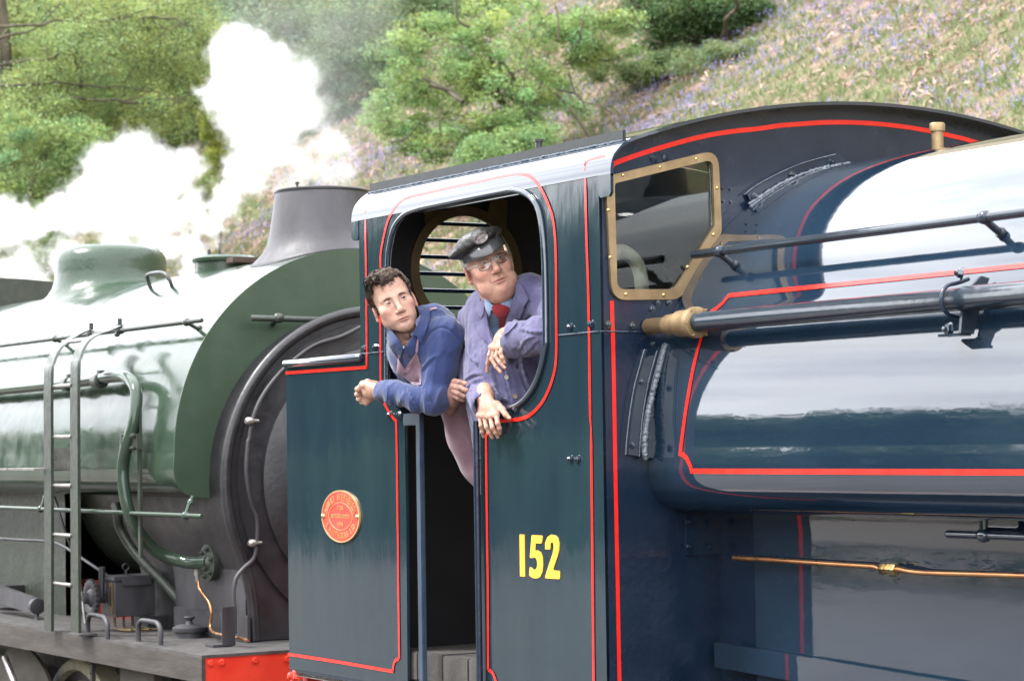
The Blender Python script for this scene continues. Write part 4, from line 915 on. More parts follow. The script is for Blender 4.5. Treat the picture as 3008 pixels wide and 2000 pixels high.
BARKP = mat('pale_dead_bark', (.20, .17, .12), (.32, .28, .20), rough=.9, scale=8)
def hill_hit(u, v):
    d = ray(u, v)
    D = np.arange(14, 300, .05); q = CAM + d * D[:, None]; z = hillz(q[:, 0], q[:, 1])
    i = np.argmax((q[:, 1] > 4) & (q[:, 2] < z)); return q[i], D[i]
def unit(n): v = RNG.normal(size=(n, 3)); return v / np.linalg.norm(v, axis=1)[:, None]
def leaves(C_, size, var=.35, flat=.25):
    """one diamond leaf for each centre"""
    n = len(C_); a = unit(n); a[:, 2] *= .6; a /= np.linalg.norm(a, axis=1)[:, None]
    r = unit(n); b_ = np.cross(a, r); b_ /= np.linalg.norm(b_, axis=1)[:, None] + 1e-9
    L = size * RNG.uniform(1 - var, 1 + var, n)[:, None]; W_ = L * .42
    V = np.stack([C_ - a * L * .5, C_ + b_ * W_ * .5, C_ + a * L * .5, C_ - b_ * W_ * .5], 1).reshape(-1, 3)
    return V, np.arange(4 * n).reshape(n, 4)
def limb(MBo, p0, p1, r0, r1, wig=.12, seg=7):
    p0 = np.array(p0, float); p1 = np.array(p1, float); L = np.linalg.norm(p1 - p0); pts = []
    off = unit(1)[0] * L * wig
    for i in range(seg + 1):
        t = i / seg; q = p0 + (p1 - p0) * t + off * math.sin(t * math.pi) + unit(1)[0] * L * .03 * (0 < i < seg)
        pts.append(q)
    MBo.tube(pts, [r0 + (r1 - r0) * i / seg for i in range(seg + 1)], 6, cap=False); return pts
def tree(name, label, cat, base, blobs, nclump, nleaf, lsize, color, group=None, clump=.35, tint=.25, trunk_r=.09, bark=None, hang=0., extra=None, stems=1, sub=2):
    """base point; blobs: (centre, radii, weight) fill the crown with leaf clumps carried by limbs"""
    root = empty(name, base, label, cat, group); base = np.array(base, float)
    wts = np.array([bl[2] for bl in blobs], float); wts /= wts.sum()
    cs = []
    for i in range(nclump):
        c, r, _ = blobs[RNG.choice(len(blobs), p=wts)]; d = unit(1)[0] * (RNG.uniform(.25, 1) ** .5)
        cs.append(np.array(c) + d * np.array(r))
    cs = np.array(cs); wood = MB()
    top = cs[:, 2].max(); cen = cs.mean(0)
    tops = []
    for s in range(stems):
        b0 = base + np.array([RNG.normal() * .12 * (s > 0), RNG.normal() * .12 * (s > 0), -.15]); t0 = cen + np.array([RNG.normal() * .3 * s, RNG.normal() * .3 * s, (top - cen[2]) * .35])
        tops.append(limb(wood, b0, t0, trunk_r, trunk_r * .3, .07, 10))
    nodes_ = [p for tp in tops for p in tp[3:]]
    order = np.argsort(np.linalg.norm(cs - cen, axis=1))
    for k in order:
        c = cs[k]; nd = np.array(nodes_); dd = np.linalg.norm(nd - c, axis=1) + .6 * np.maximum(0, nd[:, 2] - c[2]); j = int(np.argmin(dd))
        if dd[j] < .12: continue
        r = max(.008, min(trunk_r * .4, .018 * np.linalg.norm(nd[j] - c))); pts = limb(wood, nd[j], c, r, .005, .14, 5)
        nodes_ += pts[2::2]
        for _ in range(sub): limb(wood, pts[3], c + unit(1)[0] * clump * .9, .007, .003, .15, 3)
    if extra: extra(wood)
    wd = wood.obj('trunk', bark or BARK, root, 70)
    n = nclump * nleaf; ci = RNG.integers(0, nclump, n)
    off = unit(n) * (RNG.uniform(0, 1, n) ** .45)[:, None] * clump * RNG.uniform(.6, 1.35, nclump)[ci][:, None]; off[:, 2] *= .62
    off[:, 2] -= hang * np.abs(RNG.normal(size=n)) * .3
    C_ = cs[ci] + off; V, F = leaves(C_, lsize)
    br = (1 + tint * RNG.normal(size=nclump)[ci] * .6 + tint * .5 * RNG.normal(size=n)).clip(.35, 1.9)
    warm = (RNG.normal(size=nclump)[ci] * .10 + RNG.normal(size=n) * .08)
    cols = np.stack([br * (1 + warm), br, br * (1 - warm)], 1).clip(0, 3)
    mk('foliage', V, F, leafmat(name + '_leaves', color), root, 0, np.repeat(cols, 4, 0))
    return root
def pxblob(u, v, D, ru, rv, rd, w_=1.0):
    s = FPX / D; c = CAM + ray(u, v) * D; return (c, (max(ru / s, rd * .5), rd, rv / s), w_)
def base_at(u, v, D):
    q = CAM + ray(u, v) * D; return (q[0], q[1], float(hillz(q[0], q[1])))
# A: big alder on the left, its limbs reaching right
def limbsA(wd):
    D = 45.9
    for px in ([(-20, 80), (110, 78), (160, 55), (240, 70), (330, 60), (400, 40), (470, 0)], [(-20, 120), (60, 100), (115, 75), (180, 0)], [(-20, 200), (60, 182), (150, 172), (195, 155), (250, 180), (275, 192)], [(-40, 260), (110, 245), (160, 240), (260, 250), (380, 262), (455, 270), (500, 295)],
               [(100, 290), (210, 285), (330, 296), (420, 290), (520, 292), (600, 250)], [(330, 296), (400, 305), (500, 306), (560, 290)], [(330, 60), (420, 50), (500, 85), (560, 45)], [(420, 50), (520, 60), (555, 90)], [(-30, 420), (60, 400), (110, 380)]):
        q = catmull([CAM + ray(*p) * (D + RNG.normal() * .15) for p in px], 3); q = [a_ + unit(1)[0] * .035 for a_ in q]; n = len(q)
        wd.tube(q, [max(.012, .034 * (1 - i / n)) for i in range(n)], 6, cap=False)
    q = catmull([CAM + ray(*p) * 47.5 for p in [(-10, -60), (10, 100), (15, 250), (5, 450), (10, 700), (0, 900)]], 4); wd.tube(q, [.14] * len(q), 10)
tree('alder_tree', 'tall leafy tree at the far left with long dark limbs reaching out to the right', 'tree', base_at(5, 850, 47.5),
     [pxblob(250, 130, 47, 330, 190, 1.1, 3), pxblob(520, 110, 47, 150, 160, .9, 1.3), pxblob(120, 330, 46.5, 200, 150, .9, 1.6), pxblob(430, 330, 47, 190, 90, .9, 1.2), pxblob(-60, 150, 48, 150, 300, 1, 1), pxblob(590, 250, 47, 60, 60, .5, .3)],
     520, 170, .06, (.132, .170, .060), clump=.42, tint=.2, trunk_r=.13, extra=limbsA)
tree('hawthorn_bush', 'dense pale green bush under the alder, just above the steam on the left', 'bush', base_at(60, 800, 44),
     [pxblob(80, 470, 44, 190, 130, .9, 2), pxblob(20, 620, 44, 160, 110, .8, 1.2), pxblob(230, 430, 44.3, 120, 80, .7, 1), pxblob(120, 760, 44, 130, 90, .6, .9)],
     190, 190, .065, (.115, .16, .055), clump=.34, tint=.2, trunk_r=.06, stems=3)
tree('ivy_shrub', 'small yellow green shrub between the two columns of steam', 'shrub', base_at(640, 560, 50),
     [pxblob(640, 370, 50, 50, 90, .35, 2), pxblob(620, 470, 50, 30, 60, .3, 1)], 40, 220, .06, (.12, .15, .028), clump=.24, tint=.25, trunk_r=.03)
# far dark trees in the middle
DK = (.055, .085, .04)
tree('ash_tree', 'shady green tree behind the tall steam column, centre left', 'tree', base_at(760, 600, 60),
     [pxblob(780, 60, 60, 170, 120, 1.6, 2), pxblob(900, 180, 60, 130, 140, 1.4, 1.6), pxblob(640, 10, 61, 160, 90, 1.5, 1.4), pxblob(820, 360, 59, 120, 120, 1.2, 1)], 240, 170, .11, (.085, .118, .055), clump=.62, tint=.25, trunk_r=.12)
tree('holly_tree', 'dark green tree just left of the bright hawthorn, partly veiled by steam', 'tree', base_at(980, 520, 56),
     [pxblob(1010, 250, 56, 110, 160, 1.2, 2), pxblob(960, 420, 56, 110, 90, 1.0, 1.3), pxblob(1060, 90, 57, 120, 120, 1.3, 1)], 170, 190, .085, (.05, .082, .038), clump=.5, tint=.25, trunk_r=.1)
tree('willow_tree', 'pale feathery tree at the top edge behind the bright hawthorn', 'tree', base_at(1200, 350, 60),
     [pxblob(1150, 30, 60, 160, 110, 1.4, 2), pxblob(1330, 10, 60, 160, 90, 1.4, 1.6), pxblob(1560, 0, 59, 200, 80, 1.3, 1.3), pxblob(900, -30, 64, 300, 90, 1.6, 1.3)], 240, 150, .10, (.11, .145, .065), clump=.55, tint=.2, trunk_r=.12)
tree('beech_tree', 'shaded tree at the top left behind the alder', 'tree', base_at(300, 800, 66),
     [pxblob(150, 60, 66, 330, 200, 1.6, 2), pxblob(480, 100, 66, 220, 200, 1.6, 2), pxblob(300, 420, 66, 330, 180, 1.5, 2), pxblob(80, 700, 64, 300, 160, 1.5, 1.2), pxblob(560, 420, 66, 120, 180, 1.3, 1)], 330, 150, .13, (.075, .105, .035), clump=.85, tint=.2, trunk_r=.16)
# E: the bright hawthorn in the middle
def limbsE(wd):
    D = 42.5
    for px, r in ([[(1735, 410), (1690, 340), (1640, 280), (1600, 255), (1590, 240)], .03], [[(1590, 240), (1560, 330), (1540, 400)], .028], [[(1640, 265), (1700, 280), (1720, 320), (1735, 325)], .022], [[(1670, 215), (1700, 290), (1760, 310)], .02],
                  [[(1760, 310), (1800, 335), (1810, 330)], .012], [[(1535, 330), (1540, 230), (1550, 150), (1570, 95)], .02], [[(1570, 95), (1590, 60), (1620, 40)], .01], [[(1550, 160), (1530, 120), (1510, 110)], .01],
                  [[(1260, 250), (1330, 270), (1360, 300)], .05], [[(1360, 300), (1300, 260), (1240, 230)], .045], [[(1470, 480), (1450, 400), (1430, 360)], .04], [[(1300, 430), (1290, 340), (1300, 300)], .02], [[(1290, 425), (1340, 432), (1345, 415)], .02],
                  [[(1150, 420), (1200, 400), (1240, 350)], .02], [[(1860, 40), (1900, 100), (1910, 60)], .012], [[(1850, 70), (1890, 110), (1940, 125)], .012], [[(1700, 130), (1710, 70), (1720, 20)], .02], [[(1380, 80), (1345, 60), (1340, 0)], .03], [[(1640, 120), (1640, 60), (1630, 10)], .025]):
        q = catmull([CAM + ray(*p) * (D - .9 + RNG.normal() * .1) for p in px], 4); n = len(q); wd.tube(q, [max(.006, r * (1 - .6 * i / n)) for i in range(n)], 6, cap=False)
tree('hawthorn_tree', 'bright yellow green hawthorn tree with bare lower limbs on the bank above the cab roof', 'tree', base_at(1600, 430, 42.9),
     [pxblob(1500, 130, 42.8, 230, 150, 1.2, 3), pxblob(1750, 110, 42.8, 130, 100, .9, 1.5), pxblob(1280, 200, 42.6, 180, 150, 1.1, 2.4), pxblob(1180, 340, 42.6, 100, 100, .8, 1.2), pxblob(1450, 330, 42.3, 220, 110, .9, 2), pxblob(1300, 420, 42.2, 140, 50, .6, .6), pxblob(1620, 300, 42.4, 120, 80, .6, .5), pxblob(1490, 420, 41.9, 130, 70, .6, 1)],
     330, 170, .068, (.115, .165, .055), clump=.31, tint=.28, trunk_r=.08, stems=4, extra=limbsE)
tree('hazel_shrub', 'low green shrub just above the rain strip of the blue cab', 'shrub', base_at(1450, 520, 40.5),
     [pxblob(1450, 455, 40.5, 130, 55, .6, 1), pxblob(1560, 420, 40.5, 60, 50, .4, .5)], 60, 200, .06, (.09, .14, .05), clump=.28, tint=.25, trunk_r=.03, stems=3)
# F: dark trees, brambles
tree('holly_tree', 'dark green stemmed thicket at the top edge right of the hawthorn', 'tree', base_at(2080, 140, 44.5),
     [pxblob(1960, 0, 44.5, 120, 90, 1.0, 2), pxblob(2130, 0, 44.5, 130, 80, 1.0, 2), pxblob(2200, 40, 44.3, 60, 60, .6, 1), pxblob(1940, 90, 44.5, 80, 60, .7, 1), pxblob(2040, 70, 45, 120, 60, .8, 1.2)], 170, 200, .07, (.038, .068, .022), clump=.33, tint=.3, trunk_r=.07, stems=6)
def bramble(lbl, px, D, n_, w=.9, col=(.075, .105, .04)):
    tree('bramble_patch', lbl, 'bramble', base_at(px[0][0], px[0][1] + 40, D), [pxblob(u, v, D, ru, rv, .5, 1) for u, v, ru, rv in px], n_, 190, .06, col, 'brambles on the bank', clump=.26, tint=.3, trunk_r=.012, stems=5, bark=BARKP, sub=3)
bramble('bramble patch below the dark thicket, right of the hawthorn crown', [(1790, 200, 120, 30), (1900, 215, 90, 25), (1980, 170, 60, 30)], 44, 60)
bramble('bramble patch at the foot of the dark thicket, left of the open bluebell slope', [(2030, 190, 60, 25), (2120, 160, 80, 20), (2230, 150, 40, 20)], 43, 34, col=(.09, .115, .045))
for (lbl, px, D, n_, col) in [('green scrub behind the dome and left steam plume', [(90, 900, 100, 50), (250, 860, 80, 40), (300, 760, 120, 60), (450, 700, 120, 60)], 50, 60, (.08, .12, .04)),
                        ('leafy scrub seen between the two steam plumes low down', [(480, 620, 90, 50), (380, 560, 100, 60), (560, 560, 60, 60)], 53, 50, (.085, .11, .045))]:
    bramble(lbl, px, D, n_, col=col)
# ---- ground cover on the bank
def wedge(n, u0=-120, u1=3150, d0=22, d1=72):
    az = np.radians(31.35) + np.arctan((RNG.uniform(u0, u1, n) - IW / 2) / FPX); D = np.sqrt(RNG.uniform(d0 ** 2, d1 ** 2, n))
    x = CAM[0] - D * np.cos(az); y = CAM[1] + D * np.sin(az); k = y > 5.6; return x[k], y[k], D[k]
def slope_n(x, y):
    e = .1; dx = (hillz(x + e, y) - hillz(x - e, y)) / (2 * e); dy = (hillz(x, y + e) - hillz(x, y - e)) / (2 * e)
    n = np.stack([-dx, -dy, np.ones_like(dx)], 1); return n / np.linalg.norm(n, axis=1)[:, None]
BPATCH = [(hill_hit(*q)[0], r) for q, r in [((1150, 470), 1.6), ((1330, 410), 1.4), ((960, 520), 1.6), ((2400, 70), 1.6), ((2000, 340), 1.2), ((2430, 185), .7), ((1740, 300), 1.3), ((2900, 330), 1.5), ((2560, 20), 1.5)]]
def blue_f(x, y): return sum(.22 * np.exp(-((x - q[0]) ** 2 / (2.5 * r) ** 2 + (y - q[1]) ** 2 / r ** 2)) for q, r in BPATCH) + fbm(x * .35 + 5, y * .8, 21, 4) + .35 * (fbm(x * 2, y * 2, 31, 2) - .37)
def brack_f(x, y): return fbm(x * .55, y * .9, 41, 4)
x, y, D = wedge(90000); keep = RNG.uniform(size=len(x)) < np.clip(1.25 - 1.6 * (brack_f(x, y) - .30), .25, 1); x, y = x[keep], y[keep]
nt_ = len(x); nb = 4; X = np.repeat(x, nb) + RNG.normal(size=nt_ * nb) * .05; Y = np.repeat(y, nb) + RNG.normal(size=nt_ * nb) * .05; Z = hillz(X, Y)
nn = len(X); B0 = np.stack([X, Y, Z], 1); h = RNG.uniform(.07, .20, nn)[:, None]; d = unit(nn); d[:, 2] = 0; dirv = d * .55 + np.array([0, -.15, 1.0]); dirv /= np.linalg.norm(dirv, axis=1)[:, None]
sd_ = np.cross(dirv, unit(nn)); sd_ /= np.linalg.norm(sd_, axis=1)[:, None]; wv = RNG.uniform(.006, .014, nn)[:, None]
V = np.stack([B0 - sd_ * wv, B0 + sd_ * wv, B0 + dirv * h + d * h * .3], 1).reshape(-1, 3); F = np.arange(3 * nn).reshape(nn, 3)
gcol = np.array([[.10, .14, .05], [.14, .165, .07], [.21, .18, .11], [.09, .125, .055]])[RNG.choice(4, nn, p=[.42, .32, .10, .16])] * RNG.uniform(.7, 1.3, nn)[:, None] / .15
tag(mk('grass', V, F, leafmat('grass_blades', (.15, .15, .15), .3), None, 0, np.repeat(gcol, 3, 0)), 'spring grass and young leaves growing over the bank', 'grass', kind='stuff')
x, y, D = wedge(75000); bf = brack_f(x, y); keep = RNG.uniform(size=len(x)) < np.clip((bf - .33) * 5, .12, 1); x, y = x[keep], y[keep]
nn = len(x); Z = hillz(x, y); B0 = np.stack([x, y, Z + RNG.uniform(.01, .10, nn)], 1); nrm = slope_n(x, y); a = unit(nn); a -= nrm * (a * nrm).sum(1)[:, None] * .85; a /= np.linalg.norm(a, axis=1)[:, None]
L = RNG.uniform(.06, .24, nn)[:, None] * np.where(RNG.uniform(size=nn) < .07, 1.8, 1)[:, None]; s_ = np.cross(a, unit(nn)); s_ /= np.linalg.norm(s_, axis=1)[:, None]; W_ = RNG.uniform(.006, .020, nn)[:, None]; c = B0 + nrm * .04 * RNG.uniform(0, 1.5, nn)[:, None]
V = np.stack([B0 - a * L / 2 - s_ * W_ * .6, B0 - a * L / 2 + s_ * W_ * .6, c + s_ * W_, c - s_ * W_, B0 + a * L / 2 + s_ * W_ * .4, B0 + a * L / 2 - s_ * W_ * .4], 1).reshape(-1, 3)
i6 = np.arange(nn) * 6; F = np.stack([np.stack([i6, i6 + 1, i6 + 2, i6 + 3], 1), np.stack([i6 + 3, i6 + 2, i6 + 4, i6 + 5], 1)], 1).reshape(-1, 4)
bc = np.array([[.235, .155, .115], [.28, .195, .15], [.16, .10, .072], [.33, .24, .18]])[RNG.choice(4, nn, p=[.46, .24, .27, .03])] * RNG.uniform(.75, 1.2, nn)[:, None] / .3
tag(mk('bracken_litter', V, F, leafmat('dead_bracken', (.3, .3, .3), .1), None, 0, np.repeat(bc, 6, 0)), 'fallen tan bracken fronds lying over the bank', 'bracken', kind='stuff')
x, y, D = wedge(95000); bf = blue_f(x, y); keep = RNG.uniform(size=len(x)) < np.clip((bf - .50) * 2.4, .025, .7); x, y = x[keep], y[keep]
nn = len(x); Z = hillz(x, y); hh_ = RNG.uniform(.16, .30, nn); lean = unit(nn) * .25; nf = 6; Vs, Cs = [], []
for k in range(nf):
    c = np.stack([x, y, Z + hh_ * (.68 + .055 * k)], 1) + lean * (hh_ * (.6 + .06 * k))[:, None] + unit(nn) * .014; V, _ = leaves(c, .036, .3); Vs.append(V)
    Cs.append(np.repeat(np.array([.22, .19, .37]) * RNG.uniform(.7, 1.35, nn)[:, None] / .3, 4, 0))
V = np.concatenate(Vs); tag(mk('bluebells', V, np.arange(len(V)).reshape(-1, 4), leafmat('bluebell_flowers', (.3, .3, .3), .3), None, 0, np.concatenate(Cs)), 'purple bluebells in drifts across the bank', 'flowers', kind='stuff')
# upright dead bracken stems
x, y, D = wedge(2600); nn = len(x); Z = hillz(x, y); st_ = MB()
for i in range(0, nn, 6):
    p = np.array([x[i], y[i], float(Z[i])]); q = p + np.array([RNG.normal() * .2, RNG.normal() * .2, RNG.uniform(.25, .6)]); st_.tube([p, (p + q) / 2 + unit(1)[0] * .05, q], [.007, .006, .003], 4, cap=False)
o = st_.obj('bracken_stems', BARKP, None, 60); tag(o, 'upright dead bracken stems on the bank', 'bracken', kind='stuff')
# far woodland closing the view, and the trees across the platform that the paint mirrors
def copytree(src, loc, s, rz, label, group=None):
    r = src.copy(); COL.objects.link(r); r.location = loc; r.scale = (s, s, s * RNG.uniform(.9, 1.1)); r.rotation_euler = (0, 0, rz); r['label'] = label
    if group: r['group'] = group
    for ch in src.children:
        c = ch.copy(); COL.objects.link(c); c.parent = r
    return r
gp_ = 'trees beyond the platform'
src = tree('oak_tree', 'round crowned tree standing in the row across the platform', 'tree', (-16, -19.5, -.6), [((-16, -19.5, 3.4), (2.6, 2.4, 1.5), 2), ((-16, -19.5, 1.2), (2.5, 2.3, 1.6), 2)], 150, 90, .24, (.045, .075, .03), gp_, clump=.8, tint=.3, trunk_r=.16, sub=1)
for k in range(17):
    copytree(src, (-62 + k * 4.2 + RNG.normal() * .5 + (4.4 if k > 10 else 0), -18 - RNG.uniform(0, 4), -.6), RNG.uniform(1.25, 1.6), RNG.uniform(0, 6), 'round crowned tree standing in the row across the platform', gp_)
n = 26000; hx_ = RNG.uniform(-75, 3, n); C_ = np.stack([hx_, -11 + RNG.normal(size=n) * .35 + .3 * np.sin(hx_ * .9), .56 + RNG.uniform(0, 1, n) ** .8 * (1.35 + .35 * vnoise(hx_ * .6, hx_ * 0, 4))], 1); V, F = leaves(C_, .17)
hd = empty('hedge', (-36, -11, .56), 'clipped green hedge along the back of the platform', 'hedge'); mk('foliage', V, F, leafmat('hedge_leaves', (.04, .07, .03)), hd, 0, np.repeat(np.stack([RNG.uniform(.6, 1.4, n)] * 3, 1), 4, 0))
src = tree('oak_tree', 'spreading wood edge tree high on the bank', 'tree', (-75, 36, float(hillz(-75, 36))), [((-75, 36, float(hillz(-75, 36)) + 4.5), (4, 4, 3), 1)], 110, 110, .26, (.07, .10, .035), 'wood along the top of the bank', clump=1.1, tint=.3, trunk_r=.2, sub=1)
for (u, v, D) in [(-40, 150, 84), (150, 60, 88), (330, 120, 84), (520, 60, 86), (650, 200, 82), (760, -20, 86), (900, 100, 80), (60, 330, 80), (280, 300, 78), (480, 330, 78), (700, 340, 76), (820, 250, 74), (1000, 40, 80), (1120, -10, 76), (60, 540, 74), (250, 520, 76), (430, 520, 74), (-20, 720, 72), (200, 700, 70), (1300, -50, 74), (1480, -60, 72)]:
    q = CAM + ray(u, v) * D; z = min(q[2] - 4.5, float(hillz(q[0], q[1]))) if False else float(hillz(q[0], q[1]))
    copytree(src, (q[0], q[1], z - .2), RNG.uniform(.8, 1.25), RNG.uniform(0, 6), 'spreading wood edge tree high on the bank', 'wood along the top of the bank')
# ------------------------------------------------------------------ steam
def steam(name, label, px, Y, dens=20, erode=1.05, nscale=4.6):
    pts = []
    for u, v, r in px:
        c = P(u, v, Y=Y[0] + (Y[1] - Y[0]) * RNG.uniform()); s = FPX / ((c - CAM) @ FW); pts.append((c, r / s))
    cen = np.mean([p[0] for p in pts], 0); bm = bmesh.new()
    for c, r in pts:
        bmesh.ops.create_icosphere(bm, subdivisions=2, radius=r * 1.7, matrix=Matrix.Translation(Vector(c - cen)))
    me = bpy.data.meshes.new(name); 
    res = bmesh.ops.convex_hull(bm, input=bm.verts[:], use_existing_faces=False)
    junk = [g for g in res['geom_interior'] if isinstance(g, bmesh.types.BMVert)] + [g for g in res['geom_unused'] if isinstance(g, bmesh.types.BMVert)]
    bmesh.ops.delete(bm, geom=list(set(junk)), context='VERTS'); keepf = {g for g in res['geom'] if isinstance(g, bmesh.types.BMFace)}
    bmesh.ops.delete(bm, geom=[f for f in bm.faces if f not in keepf], context='FACES_ONLY'); bmesh.ops.recalc_face_normals(bm, faces=bm.faces); bm.to_mesh(me); bm.free()
    o = bpy.data.objects.new(name, me); COL.objects.link(o); o.location = cen; tag(o, label, 'steam', 'steam from the green engine', None)
    m = bpy.data.materials.new(name + '_volume'); m.use_nodes = True; t = m.node_tree; t.nodes.clear(); out = N(t, 'ShaderNodeOutputMaterial'); pv = N(t, 'ShaderNodeVolumePrincipled'); pv.inputs['Color'].default_value = (.995, .995, .995, 1); pv.inputs['Anisotropy'].default_value = .15
    t.links.new(pv.outputs['Volume'], out.inputs['Volume']); tc = N(t, 'ShaderNodeTexCoord'); no = N(t, 'ShaderNodeTexNoise', Scale=nscale, Detail=5, Roughness=.6); t.links.new(tc.outputs['Object'], no.inputs['Vector'])
    sub = N(t, 'ShaderNodeVectorMath', operation='SUBTRACT'); sub.inputs[1].default_value = (.5, .5, .5); t.links.new(no.outputs['Color'], sub.inputs[0])
    sc = N(t, 'ShaderNodeVectorMath', operation='SCALE'); sc.inputs['Scale'].default_value = .42; t.links.new(sub.outputs[0], sc.inputs[0]); ad = N(t, 'ShaderNodeVectorMath', operation='ADD'); t.links.new(tc.outputs['Object'], ad.inputs[0]); t.links.new(sc.outputs[0], ad.inputs[1])
    acc = None
    for c, r in pts:
        d = N(t, 'ShaderNodeVectorMath', operation='DISTANCE'); t.links.new(ad.outputs[0], d.inputs[0]); d.inputs[1].default_value = tuple(c - cen)
        mr = N(t, 'ShaderNodeMapRange'); mr.inputs['From Min'].default_value = r * 1.45; mr.inputs['From Max'].default_value = r * .35; mr.clamp = True; t.links.new(d.outputs['Value'], mr.inputs['Value'])
        if acc is None: acc = mr.outputs['Result']
        else: a = N(t, 'ShaderNodeMath', operation='MAXIMUM'); t.links.new(acc, a.inputs[0]); t.links.new(mr.outputs['Result'], a.inputs[1]); acc = a.outputs[0]
    n2 = N(t, 'ShaderNodeTexNoise', Scale=nscale * 3.2, Detail=4, Roughness=.6); t.links.new(tc.outputs['Object'], n2.inputs['Vector'])
    er = N(t, 'ShaderNodeMath', operation='MULTIPLY_ADD'); t.links.new(n2.outputs['Fac'], er.inputs[0]); er.inputs[1].default_value = -erode; t.links.new(acc, er.inputs[2])
    mr = N(t, 'ShaderNodeMapRange'); mr.inputs['From Min'].default_value = -.34; mr.inputs['From Max'].default_value = .45; mr.inputs['To Max'].default_value = 1; mr.clamp = True; t.links.new(er.outputs[0], mr.inputs['Value'])
    pw = N(t, 'ShaderNodeMath', operation='POWER'); t.links.new(mr.outputs['Result'], pw.inputs[0]); pw.inputs[1].default_value = 2.3; ml_ = N(t, 'ShaderNodeMath', operation='MULTIPLY'); ml_.inputs[1].default_value = dens; t.links.new(pw.outputs[0], ml_.inputs[0])
    t.links.new(ml_.outputs[0], pv.inputs['Density']); me.materials.append(m); return o
steam('steam_plume', 'tall bright column of steam rising to the right above the filler lid', [(700, 175, 88), (770, 190, 80), (690, 270, 85), (790, 290, 95), (860, 320, 70), (740, 360, 95), (830, 400, 70), (760, 450, 75), (710, 520, 62), (670, 590, 55), (620, 660, 52), (570, 730, 45), (545, 790, 38)], (2.1, 2.4))
steam('steam_plume', 'wide bank of steam drifting left over the green dome', [(400, 470, 85), (330, 520, 90), (450, 540, 90), (530, 500, 62), (260, 600, 80), (360, 620, 80), (470, 630, 80), (560, 610, 60), (170, 640, 60), (90, 660, 60), (10, 660, 75), (-60, 670, 80), (510, 720, 45)], (2.4, 2.7))
steam('steam_plume', 'thin veil of drifting steam at the left edge behind the dome', [(60, 790, 70), (200, 760, 70), (120, 850, 50), (340, 720, 60), (20, 880, 50), (440, 730, 50)], (2.6, 2.9), dens=7.0, erode=1.0)
steam('steam_plume', 'faint wisps of steam right of the tall column, above the chimney', [(930, 330, 60), (980, 420, 60), (1020, 500, 60), (900, 480, 60), (880, 220, 70), (960, 520, 55), (860, 560, 60)], (2.6, 3.0), dens=2.6, erode=.9)
steam('steam_plume', 'broad thin haze of old steam in front of the dark trees, centre left', [(900, 120, 150), (1000, 300, 150), (1050, 60, 150), (850, 300, 130), (950, 450, 120), (760, 40, 130)], (4.2, 5.0), dens=.10, erode=.6)
